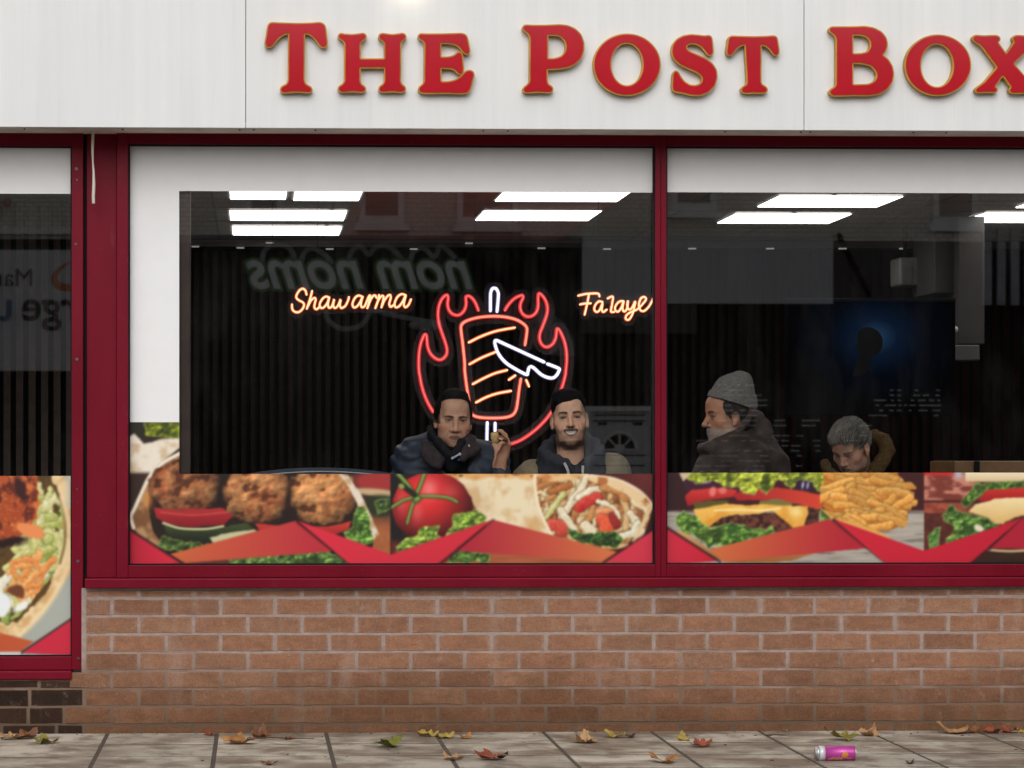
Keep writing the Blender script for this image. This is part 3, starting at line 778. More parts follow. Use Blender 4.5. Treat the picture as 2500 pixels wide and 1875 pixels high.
        f = np.stack([idx[1:, :-1], idx[1:, 1:], idx[:-1, 1:], idx[:-1, :-1]], -1)
        if keep is not None:
            cxm = (s.X[:-1, :-1] + s.X[1:, 1:]) / 2; cym = (s.Y[:-1, :-1] + s.Y[1:, 1:]) / 2
            f = f[keep(cxm, cym)]
        f = f.reshape(-1, 4)
        I = np.clip(s.I, 0, 1)
        for _ in range(3):
            q = np.pad(I, ((1, 1), (1, 1), (0, 0)), 'edge'); I = (q[:-2, 1:-1] + q[2:, 1:-1] + q[1:-1, :-2] + q[1:-1, 2:] + 2 * I) / 6
        lin = np.where(I <= .04045, I / 12.92, ((I + .055) / 1.055) ** 2.4)
        used = np.unique(f); re = np.full(nx * ny, -1); re[used] = np.arange(len(used))
        me = np_mesh(name, V.reshape(-1, 3)[used], re[f], lin.reshape(-1, 3)[used], False)
        return link(name, me, M['print'], parent)
PRY = VY - .002
RED = (206, 40, 60); REDD = (178, 24, 46)
def ribbon(p, pts, col, shadow=None):
    if shadow: p.line(shadow, 5, (45, 12, 14), 9, False)
    p.poly(pts, col, 1.2)

# ---------- main window: falafel pita, tomato and wrap
p = Paint(314, 1600, 1031, 1381)
X, Y = p.X, p.Y
p.fill((46, 30, 24)); p.put(sstep(1040, 1290, Y), (62, 40, 30))
p.put(sstep(1230, 1300, Y) * sstep(880, 910, X), p.grad((150, 84, 46), (178, 108, 66), p.n2))
# upper left extension
p.put(sstep(1078, 1055, Y) * (X < 440), (38, 36, 24)); p.lettuce([(352, 1032), (440, 1030), (440, 1072), (400, 1068), (358, 1064)], (88, 98, 18), (140, 150, 36), 8)
d = p.sdpoly([(312, 1066), (330, 1058), (352, 1082), (395, 1072), (440, 1070), (440, 1160), (314, 1158)], 6)
p.put(.5 - d / 5, p.grad((236, 228, 214), (206, 176, 140), sstep(.45, .75, p.n1) * .8 + .2 * p.n3))
p.put(sstep(1148, 1160, Y) * (X < 400) * .9, (52, 32, 26))
# blurred right background
p.ell(925, 1175, 62, 26, (158, 50, 48), 0, 14); p.ell(925, 1203, 70, 9, (196, 168, 128), .1, 6); p.ell(930, 1235, 45, 26, (38, 46, 28), 0, 12)
p.lettuce([(915, 1222), (955, 1215), (955, 1240), (920, 1255)], (40, 60, 28), (96, 120, 62), 8)
# pita interior and crust
p.poly([(437, 1095), (385, 1135), (340, 1190), (322, 1262), (345, 1320), (420, 1372), (900, 1372), (915, 1310), (880, 1215), (830, 1140), (600, 1090)], (34, 20, 14), 3)
d = p.poly([(440, 1104), (400, 1128), (368, 1160), (345, 1205), (328, 1238), (317, 1262), (326, 1290), (352, 1318), (388, 1338), (392, 1322), (372, 1292), (366, 1262), (362, 1225), (372, 1180), (392, 1150), (440, 1118)],
           p.grad((178, 138, 96), (120, 78, 48), sstep(.35, .7, p.n1)), 2, 6)
p.line([(440, 1106), (398, 1130), (366, 1162), (344, 1206), (329, 1240), (319, 1262), (326, 1288)], 4.5, (236, 226, 208), 3)
p.put(np.exp(-((X - 362) / 11) ** 2 - ((Y - 1220) / 22) ** 2) * .8, (206, 132, 62))
# falafel
p.falafel(452, 1188, 88, 64, (150, 94, 58), 3)
p.falafel(628, 1204, 84, 76, (176, 118, 72), 13)
p.falafel(788, 1206, 84, 76, (192, 130, 78), 23)
p.put(np.exp(-((X - 536) / 9) ** 2 - ((Y - 1215) / 42) ** 2), (24, 12, 10)); p.put(np.exp(-((X - 706 - (Y - 1200) * -.1) / 8) ** 2 - ((Y - 1222) / 50) ** 2), (30, 15, 10))
# tomato, cucumber
d = p.poly([(374, 1238), (430, 1244), (545, 1240), (570, 1258), (548, 1280), (470, 1286), (405, 1280), (380, 1262)], p.grad((176, 44, 46), (132, 20, 32), (Y - 1240) / 40), 2, 5)
p.line([(392, 1250), (470, 1257), (556, 1250)], 1.5, (204, 84, 76), 3)
p.poly([(395, 1272), (440, 1287), (520, 1290), (600, 1276), (622, 1292), (560, 1318), (470, 1326), (408, 1306)], p.grad((58, 70, 36), (26, 34, 18), (Y - 1285) / 30), 2, 5)
p.line([(398, 1276), (440, 1289), (500, 1291), (545, 1284)], 2.6, (214, 208, 164), 2)
p.poly([(512, 1312), (560, 1300), (620, 1292), (640, 1300), (600, 1322), (525, 1330)], (196, 192, 150), 3, 4)
p.poly([(622, 1278), (700, 1284), (800, 1286), (858, 1272), (850, 1292), (800, 1312), (640, 1306)], p.grad((196, 62, 48), (160, 30, 36), (Y - 1276) / 30), 2, 4)
p.lettuce([(396, 1310), (470, 1325), (520, 1330), (500, 1352), (440, 1345), (390, 1335)], (40, 58, 24), (100, 128, 60), 16)
# right crust and lettuce
p.poly([(826, 1158), (850, 1160), (880, 1205), (902, 1250), (920, 1290), (926, 1304), (912, 1318), (895, 1312), (886, 1280), (872, 1230), (852, 1190)], p.grad((226, 214, 194), (190, 156, 118), sstep(.45, .7, p.n1)), 2, 5)
p.lettuce([(870, 1240), (888, 1236), (900, 1256), (906, 1290), (912, 1322), (880, 1338), (850, 1318), (838, 1300), (860, 1288)], (62, 100, 34), (136, 176, 84), 10)
# bottom strip
p.put(sstep(1342, 1352, Y) * sstep(540, 570, X) * (X < 870), (30, 26, 16)); p.lettuce([(548, 1368), (610, 1354), (700, 1350), (800, 1344), (862, 1380), (560, 1384)], (52, 80, 34), (128, 166, 84), 22)
p.put(sstep(1358, 1366, Y) * (X < 560) * (X > 430), (92, 46, 36))
# ---------- right half: tomato, wrap
m = X >= 954
save = p.I.copy()
p.fill((74, 26, 26)); p.put(sstep(1120, 960, X), (24, 20, 22)); p.put(sstep(1480, 1600, X) * sstep(1260, 1160, Y), (104, 42, 40)); p.put(sstep(1560, 1600, X) * sstep(1230, 1290, Y), (36, 22, 28))
wood = p.grad((150, 72, 46), (186, 108, 68), fbm(X / 70, Y / 3.5, 61)); p.put(sstep(1346, 1354, Y), wood); p.put(sstep(1310, 1330, Y) * sstep(1000, 960, X), (92, 34, 30))
# wrap body
body = p.grad((232, 216, 182), (214, 182, 134), sstep(.42, .75, p.n1))
p.poly([(1080, 1150), (1312, 1150), (1306, 1168), (1309, 1207), (1320, 1250), (1350, 1320), (1190, 1290), (1150, 1222), (1108, 1170)], body, 2)
tst = sstep(1176, 1158, Y + (fbm(X / 30, Y / 10, 71) - .5) * 26) * (X > 1080) * (X < 1312)
p.put(tst * .85, p.grad((196, 124, 52), (232, 180, 106), p.n2)); p.put(sstep(.62, .75, fbm(X / 22, Y / 6, 77)) * (Y < 1164) * (X > 1080) * (X < 1300), (92, 44, 18))
p.put(np.exp(-((X - 1298) / 20 - (Y - 1285) / -40) ** 2 - ((Y - 1285) / 22) ** 2) * .55, (206, 150, 88))
p.put(np.exp(-((X - 1150) / 40) ** 2 - ((Y - 1245) / 50) ** 2) * .35, (176, 130, 88))
# wrap mouth
mouth = [(1307, 1160), (1345, 1176), (1395, 1170), (1430, 1160), (1500, 1168), (1552, 1196), (1592, 1236), (1588, 1262), (1572, 1310), (1545, 1336), (1470, 1346), (1400, 1336), (1346, 1312), (1322, 1262), (1309, 1207)]
p.poly(mouth, p.grad((150, 84, 44), (86, 40, 22), sstep(.4, .65, p.n2)), 2)
p.poly([(1300, 1150), (1440, 1150), (1432, 1163), (1400, 1172), (1345, 1182), (1312, 1176)], p.grad((228, 190, 136), (196, 130, 72), sstep(.4, .7, p.n1)), 2, 8)
rs = random.Random(8); keepmask = p.sdpoly(mouth)
def chunk(cx, cy, rx, ry, rot, col, hl):
    before = p.I.copy(); d, u, v = p.ell(cx, cy, rx, ry, None, rot, 2, 9)
    p.put(.5 - (d - 1.5) / 4, tuple(c_ * .35 for c_ in col)); t_ = np.clip(.5 - v * .5 - u * .2, 0, 1)
    p.put(.5 - d / 2, p.grad(tuple(c_ * .72 for c_ in col), hl, t_ * (.6 + .6 * p.n3)))
    p.I = np.where((keepmask < -2)[..., None], p.I, before)
pal = [((176, 112, 58), (220, 164, 104)), ((150, 88, 44), (206, 140, 82)), ((204, 172, 120), (240, 222, 182)), ((188, 140, 84), (228, 192, 140)), ((120, 62, 34), (180, 112, 66))]
for _ in range(150):
    c0, h0 = rs.choice(pal); x, y = rs.uniform(1312, 1585), rs.uniform(1172, 1340); a_ = rs.gauss(-.9, .7); L_ = rs.uniform(12, 34); bd = rs.uniform(-10, 10)
    p.stroke([(x - L_ * math.cos(a_), y - L_ * math.sin(a_)), (x + bd * math.sin(a_), y - bd * math.cos(a_)), (x + L_ * math.cos(a_), y + L_ * math.sin(a_))], rs.uniform(3, 8), c0, h0, keepmask, .62, 10)
CR, CRH = (206, 184, 140), (246, 238, 216)
for pts, wd, c0, h0 in (([(1335, 1262), (1352, 1235), (1378, 1205)], 7, (176, 172, 90), (230, 228, 170)), ([(1372, 1262), (1396, 1225), (1420, 1190), (1432, 1165)], 9, CR, CRH), ([(1410, 1215), (1440, 1200), (1470, 1192)], 8, CR, CRH), ([(1368, 1246), (1385, 1270), (1400, 1296)], 10, CR, CRH),
                        ([(1415, 1236), (1436, 1222), (1458, 1216)], 13, (176, 30, 32), (222, 84, 66)), ([(1462, 1248), (1492, 1244)], 8, (220, 130, 84), (240, 170, 120)), ([(1470, 1268), (1480, 1284), (1478, 1294)], 15, (206, 56, 32), (236, 116, 78)), ([(1498, 1262), (1504, 1280)], 11, (120, 24, 26), (170, 56, 46)), ([(1345, 1282), (1366, 1284), (1374, 1296)], 14, (180, 48, 40), (222, 100, 78)),
                        ([(1460, 1225), (1492, 1236), (1512, 1262)], 5, CR, CRH), ([(1520, 1215), (1532, 1250), (1528, 1290)], 7, (196, 150, 96), (230, 200, 150)), ([(1540, 1255), (1560, 1285), (1568, 1312)], 9, CR, CRH), ([(1520, 1310), (1545, 1300), (1556, 1280)], 9, (206, 194, 156), (240, 236, 216)), ([(1430, 1285), (1445, 1300)], 12, CR, CRH), ([(1470, 1190), (1505, 1200), (1530, 1218)], 7, (166, 100, 50), (214, 156, 96)), ([(1345, 1200), (1372, 1190), (1392, 1186)], 8, (150, 82, 36), (200, 130, 70)), ([(1545, 1225), (1570, 1240), (1580, 1255)], 5, (226, 196, 150), (244, 226, 190))):
    p.stroke(pts, wd, c0, h0, keepmask, .45, 10)
d = p.lettuce([(1385, 1290), (1420, 1300), (1460, 1302), (1500, 1296), (1525, 1318), (1500, 1340), (1440, 1330), (1395, 1318)], (30, 52, 20), (92, 130, 60), 14)
p.poly([(1430, 1162), (1444, 1158), (1520, 1172), (1562, 1198), (1596, 1232), (1590, 1246), (1560, 1236), (1528, 1206), (1486, 1186), (1440, 1176)], p.grad((230, 200, 154), (180, 108, 56), sstep(.5, .68, p.n1)), 2, 6)
p.line([(1432, 1160), (1500, 1168), (1560, 1197), (1594, 1232)], 2.2, (242, 228, 200), 3); p.line([(1592, 1236), (1578, 1262), (1560, 1300), (1548, 1322)], 5, (226, 196, 150), 4)
p.line([(1306, 1162), (1309, 1207), (1322, 1255), (1348, 1310)], 3.4, (240, 226, 196), 3)
# tomato
d, u, v = p.ell(1056, 1240, 99, 88, None, .1, 2, 6)
lum = np.clip(1.1 - .55 * np.clip((u + .25) ** 2 + (v + .35) ** 2, 0, 1.4), .3, 1.2)
p.put(.5 - d / 2, np.clip(p.c((206, 42, 44)) * lum[..., None], 0, 1))
for hx, hy, sx, sy, k in ((1048, 1194, 20, 24, .62), (1100, 1200, 22, 16, .2), (1018, 1250, 14, 26, .32), (980, 1228, 12, 26, .30)):
    p.put(np.exp(-((X - hx) / sx) ** 2 - ((Y - hy) / sy) ** 2) * k * (d < 0), (244, 160, 156))
p.put(np.exp(-((u - .75) / .3) ** 2 - ((v - .5) / .5) ** 2) * .5 * (d < 0), (110, 10, 22))
g1 = (84, 112, 46)
for q, wd in (([(1014, 1212), (1000, 1190), (985, 1172), (972, 1158)], 5), ([(1014, 1212), (1026, 1185), (1036, 1156)], 4.5), ([(1014, 1212), (1060, 1212), (1095, 1216), (1116, 1226)], 4), ([(1014, 1214), (985, 1222), (955, 1240)], 4), ([(1014, 1214), (1003, 1245), (994, 1278)], 4), ([(1016, 1220), (1020, 1218)], 8)):
    p.line(q, wd + 1, (60, 26, 14), 4); p.line(q, wd, g1, 2); p.line([(a, b - 1.5) for a, b in q], wd * .35, (150, 176, 92), 2)
p.line([(1012, 1208), (995, 1195), (985, 1187)], 7, (30, 38, 20), 3); p.ell(980, 1187, 8, 6, (140, 158, 80), .5, 3)
p.lettuce([(968, 1330), (985, 1318), (1020, 1305), (1030, 1284), (1066, 1284), (1072, 1308), (1050, 1330), (990, 1350), (968, 1346)], (84, 116, 36), (172, 196, 84), 20)
p.lettuce([(1082, 1308), (1106, 1290), (1108, 1256), (1140, 1252), (1155, 1242), (1188, 1262), (1186, 1275), (1130, 1300), (1090, 1312)], (92, 124, 40), (176, 202, 88), 20)
p.lettuce([(1085, 1352), (1120, 1344), (1195, 1350), (1190, 1372), (1100, 1376)], (36, 60, 26), (112, 146, 62), 18)
right = p.I; p.I = np.where(m[..., None], right, save)
p.line([(954, 1155), (954, 1356)], .8, (22, 16, 16), 1.5, False)
# ribbons
p.poly([(314, 1292), (442, 1374), (314, 1383)], p.grad((178, 26, 50), (212, 40, 64), (X - 314) / 110))
p.line([(312, 1289), (448, 1376)], 2.5, (46, 16, 18), 5, False)
p.poly([(415, 1352), (722, 1271), (812, 1346), (452, 1374)], p.grad((202, 100, 58), (184, 44, 58), (X - 430) / 350))
p.line([(728, 1273), (866, 1384)], 4.5, (52, 12, 20), 7, False)
p.poly([(727, 1271), (955, 1354), (1202, 1269), (1063, 1384), (862, 1384)], p.grad((214, 44, 66), (204, 42, 58), (X - 727) / 450))
p.line([(1204, 1272), (1064, 1386)], 3.5, (70, 12, 22), 7, False)
p.poly([(1207, 1270), (1506, 1348), (1470, 1372), (1118, 1345)], p.grad((172, 38, 54), (208, 112, 66), (X - 1150) / 330))
p.line([(1600, 1290), (1474, 1374)], 2.5, (50, 16, 20), 6, False)
p.poly([(1480, 1373), (1601, 1291), (1601, 1379)], (206, 52, 72))
p.poly([(412, 1381), (1480, 1373.5), (1601, 1380), (1601, 1384), (412, 1384)], (38, 20, 20), 1) if False else None
p.mesh('food_print', lambda x, y: (y > 1157) | (x < 437.5), PRY, win_main)['label'] = 'printed strip of falafel pita, tomato and filled wrap'

# ---------- right window: burger, fries, second burger
p = Paint(1629, 2562, 1154, 1377)
X, Y = p.X, p.Y
p.fill((62, 24, 26)); p.put(sstep(1800, 1640, X) * .6, (44, 22, 28))
wd_ = p.grad((150, 140, 128), (192, 184, 172), fbm(X / 60, Y / 4, 61)); wd_ = wd_ * (1 - .5 * sstep(.6, .75, fbm(X / 90, Y / 2.2, 65)))[..., None]
p.put(sstep(1243, 1252, Y), wd_)
# bun base
p.poly([(1648, 1296), (1668, 1296), (1730, 1340), (1980, 1340), (2000, 1330), (1985, 1352), (1930, 1370), (1840, 1375), (1770, 1371), (1715, 1348), (1675, 1322)], p.grad((206, 158, 104), (158, 98, 50), (Y - 1300) / 70), 2, 4)
p.poly([(1665, 1262), (1700, 1256), (1760, 1262), (1900, 1250), (2000, 1240), (2002, 1290), (1900, 1300), (1780, 1302)], p.grad((96, 54, 42), (44, 22, 20), sstep(.35, .65, p.n2)), 2, 6)
# onion, tomato, pickle
p.poly([(1668, 1178), (1720, 1170), (1800, 1172), (1800, 1200), (1680, 1205)], (62, 26, 46), 3, 5); p.ell(1712, 1172, 22, 8, (176, 152, 180), .1, 5); p.ell(1966, 1186, 26, 14, (40, 26, 48), 0, 3); p.ell(1960, 1184, 3, 9, (190, 180, 206), .2, 3); p.ell(1972, 1185, 3, 9, (170, 158, 190), .2, 3)
p.poly([(1672, 1212), (1688, 1196), (1760, 1190), (1800, 1196), (1796, 1212), (1720, 1222), (1678, 1236)], p.grad((204, 54, 48), (156, 28, 34), (Y - 1196) / 36), 2, 4)
p.poly([(1790, 1206), (1830, 1192), (1900, 1190), (1968, 1200), (2008, 1210), (2008, 1238), (1996, 1244), (1940, 1228), (1880, 1220), (1800, 1222)], p.grad((168, 34, 40), (208, 68, 46), (X - 1800) / 200), 2, 4)
p.ell(1740, 1200, 8, 12, (226, 120, 110), .2, 4); p.ell(1764, 1198, 10, 8, (222, 110, 100), .1, 4)
p.poly([(1690, 1228), (1730, 1222), (1780, 1220), (1770, 1240), (1700, 1246)], (92, 82, 36), 3, 5); p.poly([(1855, 1222), (1900, 1218), (1935, 1228), (1930, 1240), (1850, 1238)], (120, 112, 60), 3, 5)
# cheese
ch = p.grad((242, 192, 92), (222, 150, 52), sstep(.35, .7, p.n1) * .6 + (Y - 1235) / 90)
d = p.poly([(1692, 1244), (1740, 1236), (1775, 1228), (1820, 1234), (1868, 1230), (1920, 1234), (1972, 1236), (1974, 1252), (1962, 1286), (1935, 1288), (1905, 1262), (1885, 1246), (1850, 1254), (1800, 1256), (1762, 1262), (1735, 1284), (1718, 1286), (1700, 1262)], ch, 2, 4)
p.line([(1745, 1246), (1800, 1244), (1860, 1246), (1905, 1240)], 2.5, (252, 230, 160), 4); p.ell(1935, 1255, 22, 14, None); p.put(np.exp(-((X - 1945) / 18) ** 2 - ((Y - 1250) / 12) ** 2) * .6, (250, 236, 180))
p.poly([(1780, 1258), (1850, 1256), (1885, 1250), (1925, 1286), (1880, 1300), (1800, 1296), (1770, 1278)], p.grad((118, 66, 50), (52, 24, 20), sstep(.35, .62, p.n2)), 3, 9)
# lettuce
p.lettuce([(1645, 1272), (1664, 1254), (1700, 1258), (1730, 1290), (1770, 1280), (1815, 1280), (1840, 1296), (1890, 1288), (1886, 1312), (1830, 1318), (1780, 1336), (1730, 1334), (1700, 1310), (1660, 1292)], (52, 88, 34), (132, 168, 70), 22)
p.lettuce([(1664, 1162), (1690, 1152), (2020, 1152), (2022, 1180), (2000, 1200), (1986, 1178), (1950, 1172), (1930, 1192), (1905, 1170), (1870, 1206), (1855, 1186), (1840, 1208), (1812, 1204), (1800, 1184), (1770, 1190), (1745, 1172), (1700, 1180)], (116, 128, 30), (192, 200, 78), 16)
p.lettuce([(2004, 1244), (2030, 1252), (2032, 1270), (2004, 1272)], (80, 120, 50), (140, 176, 90), 6)
p.poly([(1658, 1154), (1690, 1154), (1668, 1176)], (206, 186, 150), 2)
# fries
rs = random.Random(5)
fr_sd = p.sdpoly([(2012, 1160), (2050, 1150), (2190, 1150), (2200, 1178), (2226, 1205), (2216, 1250), (2206, 1280), (2170, 1296), (2100, 1286), (2040, 1268), (2008, 1236)])
before = p.I.copy(); p.put(.5 - fr_sd / 3, (196, 116, 40)); 
for k in range(64):
    cx = rs.uniform(2018, 2200); cy = 1156 + (k / 64) * 128 + rs.uniform(-14, 14)
    rot = rs.gauss(.28, .24) if k % 5 else rs.uniform(-.9, -.2); L_ = rs.uniform(22, 52); bd = rs.uniform(-5, 5); W_ = rs.uniform(7.5, 11)
    br_ = rs.uniform(.86, 1.06); c0 = (200 * br_, 118 * br_, 38 * br_); h0 = (min(255, 244 * br_), 192 * br_, 104 * br_)
    p.stroke([(cx - L_ * math.cos(rot), cy - L_ * math.sin(rot)), (cx - bd * math.sin(rot), cy + bd * math.cos(rot)), (cx + L_ * math.cos(rot), cy + L_ * math.sin(rot))], W_, c0, h0, fr_sd - (20 if k % 3 == 0 else 8), .58, 6)
p.poly([(2030, 1266), (2090, 1276), (2150, 1300), (2172, 1312), (2160, 1320), (2080, 1296)], (222, 164, 84), 2, 4)
# second picture
m = X >= 2257; save = p.I.copy()
p.fill((52, 22, 20)); mt = p.grad((196, 128, 108), (120, 54, 44), sstep(.35, .65, fbm(X / 20, Y / 9, 91)))
p.put(sstep(2400, 2370, X) * (Y < 1225), mt); p.put(np.exp(-((Y - 1225) / 4) ** 2) * (X < 2400), (60, 22, 20)); p.put(sstep(2400, 2340, X) * (Y >= 1228) * (Y < 1254), p.grad((190, 98, 70), (110, 44, 34), p.n2)); p.put((Y >= 1254) * (X < 2400) * .8, p.grad((120, 56, 42), (60, 24, 20), p.n2))
p.put(sstep(1164, 1158, Y) * (X < 2335), (190, 40, 40)); p.put(sstep(1176, 1158, Y) * np.exp(-((X - 2340) / 12) ** 2), (180, 180, 190))
p.poly([(2355, 1150), (2570, 1150), (2570, 1172), (2440, 1176), (2358, 1176)], p.grad((238, 222, 190), (214, 186, 140), (Y - 1154) / 22), 3, 3)
p.lettuce([(2348, 1226), (2365, 1206), (2385, 1180), (2440, 1176), (2570, 1168), (2570, 1190), (2470, 1190), (2410, 1200), (2380, 1220), (2358, 1240)], (50, 84, 30), (136, 172, 78), 16)
p.poly([(2386, 1222), (2410, 1196), (2480, 1192), (2570, 1186), (2570, 1212), (2480, 1216), (2410, 1226)], p.grad((206, 48, 38), (150, 24, 28), (Y - 1190) / 36), 2, 3)
p.poly([(2365, 1250), (2380, 1232), (2430, 1218), (2500, 1214), (2570, 1208), (2570, 1248), (2480, 1262), (2450, 1280), (2430, 1278), (2410, 1264)], p.grad((244, 226, 178), (220, 180, 112), (Y - 1215) / 60 + .2 * p.n1), 2, 4)
p.poly([(2452, 1276), (2490, 1260), (2570, 1250), (2570, 1290), (2450, 1300)], (96, 46, 34), 3, 6)
p.lettuce([(2300, 1262), (2318, 1232), (2345, 1248), (2370, 1256), (2410, 1266), (2440, 1282), (2420, 1300), (2370, 1316), (2310, 1330), (2330, 1290)], (46, 76, 30), (128, 166, 78), 18)
p.lettuce([(2264, 1310), (2285, 1290), (2296, 1286), (2292, 1330), (2272, 1346)], (60, 104, 44), (130, 170, 88), 4)
p.ell(2390, 1290, 12, 8, (224, 214, 190), .3, 4); p.put(sstep(1338, 1346, Y) * (X > 2370), p.grad((66, 38, 22), (30, 16, 12), fbm(X / 40, Y / 3, 62))); p.line([(2410, 1342), (2470, 1346), (2560, 1340)], 3, (206, 176, 132), 3)
right = p.I; p.I = np.where(m[..., None], right, save)
p.poly([(1628, 1289), (1753, 1369), (1628, 1379)], p.grad((208, 44, 66), (196, 28, 50), (X - 1630) / 110)); p.line([(1628, 1287), (1758, 1371)], 2.5, (46, 16, 18), 5, False)
p.poly([(1733, 1341), (2025, 1267), (2118, 1338), (1768, 1372)], p.grad((206, 108, 60), (176, 34, 50), (X - 1745) / 330))
p.line([(2036, 1270), (2170, 1378)], 4, (56, 12, 20), 7, False)
p.poly([(2035, 1267), (2256, 1345), (2494, 1266), (2366, 1378), (2165, 1378)], p.grad((204, 34, 54), (188, 24, 48), (X - 2035) / 430))
p.line([(2500, 1268), (2368, 1380)], 3.5, (70, 12, 22), 7, False); p.poly([(2500, 1264), (2564, 1280), (2564, 1342), (2420, 1338)], (170, 26, 48))
p.mesh('food_print', None, PRY, win_right)['label'] = 'printed strip of cheeseburger, fries and a second burger'

# ---------- left window: chicken in pitta bread
p = Paint(-384, 175, 1162, 1602)
X, Y = p.X, p.Y
p.fill((160, 164, 154)); p.put(sstep(-80, 200, X) * .35, (190, 192, 186))
p.poly([(-400, 1150), (150, 1150), (190, 1230), (190, 1370), (140, 1450), (100, 1500), (50, 1556), (-10, 1545), (-400, 1530)], p.grad((234, 206, 158), (206, 164, 108), sstep(.4, .7, p.n1)), 3, 10)
p.poly([(-400, 1150), (120, 1156), (150, 1215), (156, 1300), (140, 1372), (110, 1450), (40, 1520), (-400, 1520)], p.grad((110, 78, 34), (60, 44, 22), p.n2), 4, 14)
rs = random.Random(3)
def bits(n, bx, cols, rx, ry):
    for _ in range(n):
        c0, h0 = rs.choice(cols); x, y = rs.uniform(bx[0], bx[1]), rs.uniform(bx[2], bx[3]); a_ = rs.gauss(-1.0, .7); L_ = rs.uniform(*rx) * 1.3; bd = rs.uniform(-14, 14)
        p.stroke([(x - L_ * math.cos(a_), y - L_ * math.sin(a_)), (x + bd * math.sin(a_), y - bd * math.cos(a_)), (x + L_ * math.cos(a_), y + L_ * math.sin(a_))], rs.uniform(*ry) * .8, c0, h0, inn, .80, 18)
inn = p.sdpoly([(-400, 1150), (100, 1155), (130, 1190), (152, 1230), (156, 1310), (148, 1360), (132, 1402), (95, 1448), (50, 1500), (20, 1530), (-400, 1530)], 8)
let = [((150, 160, 70), (214, 212, 140)), ((176, 176, 96), (226, 222, 160)), ((190, 186, 120), (236, 230, 184)), ((110, 130, 56), (176, 188, 100))]
bits(60, (40, 148, 1205, 1420), let, (14, 34), (7, 15)); bits(70, (-380, 110, 1380, 1500), let + [((206, 200, 176), (244, 240, 226)), ((212, 130, 66), (238, 176, 110))], (14, 32), (7, 14))
bits(16, (40, 110, 1370, 1460), [((214, 120, 54), (240, 170, 100)), ((226, 140, 70), (244, 190, 120))], (16, 34), (6, 9))
d = p.poly([(-400, 1150), (90, 1155), (98, 1215), (92, 1262), (60, 1300), (30, 1322), (-400, 1335)], p.grad((212, 112, 56), (158, 64, 30), sstep(.35, .65, p.n1) * .8 + .2 * p.n3), 3, 16)
k = sstep(.50, .66, fbm(X / 24, Y / 30, 55)) * (d < -3); p.put(k * .85, (84, 28, 20)); p.put(sstep(.64, .72, p.n3) * (d < -3) * .5, (236, 160, 100))
p.ell(52, 1195, 14, 34, (58, 24, 22), -.3, 8, 16); p.ell(20, 1322, 48, 10, (34, 14, 12), -.1, 8, 14); p.ell(75, 1295, 36, 16, (232, 140, 84), .35, 4, 10)
p.ell(40, 1445, 22, 14, (110, 60, 34), .2, 5, 14); p.ell(0, 1475, 26, 30, (232, 236, 238), 0, 8, 14); p.ell(52, 1480, 22, 9, (238, 238, 230), -.5, 6, 10)
p.line([(118, 1172), (142, 1208), (158, 1262), (158, 1325), (146, 1375)], 2.2, (92, 74, 30), 6); p.line([(150, 1215), (172, 1300), (166, 1380), (134, 1450), (92, 1508), (48, 1550)], 5, (240, 214, 168), 12)
p.poly([(-400, 1530), (0, 1545), (82, 1566), (48, 1592), (-400, 1588)], p.grad((168, 66, 44), (190, 86, 48), (X + 360) / 420)); p.line([(178, 1509), (48, 1596)], 2.5, (46, 16, 18), 5, False)
p.poly([(55, 1594), (178, 1511), (178, 1601)], (200, 38, 62)); p.put((Y > 1590) * (X < 52), (206, 204, 202))
p.put(np.exp(-((X - 172) / 10) ** 2) * (Y < 1240), (200, 196, 176))
p.mesh('food_print', None, PRY, win_left, 90)['label'] = 'printed panel of chicken and salad in flatbread'
# ================================================================== NEON SIGNS hung inside the window
NY = .95
Z1 = 3.3515
def n7(pts): return [(1000 + x / Sz, 440 + y / Sz) for x, y in pts]
def n6(pts): return [(500 + x / Sz, 440 + y / Sz) for x, y in pts]
def n1(pts): return [(940 + x / Z1, 900 + y / Z1) for x, y in pts]
def neon_tubes(parent, name, strokes, r, mat_out, mat_core, core=.55):
    k = (12 + NY) / 12 * .00171
    for s_ in strokes:
        a = MB(); b = MB()
        w3 = [P(x, y, NY) for x, y in [tuple(q) for q in catmull(s_, 7)]]
        n_ = 5; rr = [1.0] * len(w3)
        def caps(w3):          # rounded ends
            h0 = (w3[0] - w3[1]).normalized(); h1 = (w3[-1] - w3[-2]).normalized()
            A = [w3[0] + h0 * r * k * math.sin(u) for u in (1.5, 1.1, .6)]; Z = [w3[-1] + h1 * r * k * math.sin(u) for u in (.6, 1.1, 1.5)]
            return A + list(w3) + Z, [.07, .45, .82] + [1.0] * len(w3) + [.82, .45, .07]
        pw, rw = caps(w3)
        a.tube(pw, [q * r * k for q in rw], 8); b.tube([q + Vector((0, -r * k * .62, 0)) for q in pw], [q * r * k * core for q in rw], 8)
        o = link(name, a.mesh(name, True, False), mat_out, parent)
        link('glow_core', b.mesh('glow_core', True, False), mat_core, o)
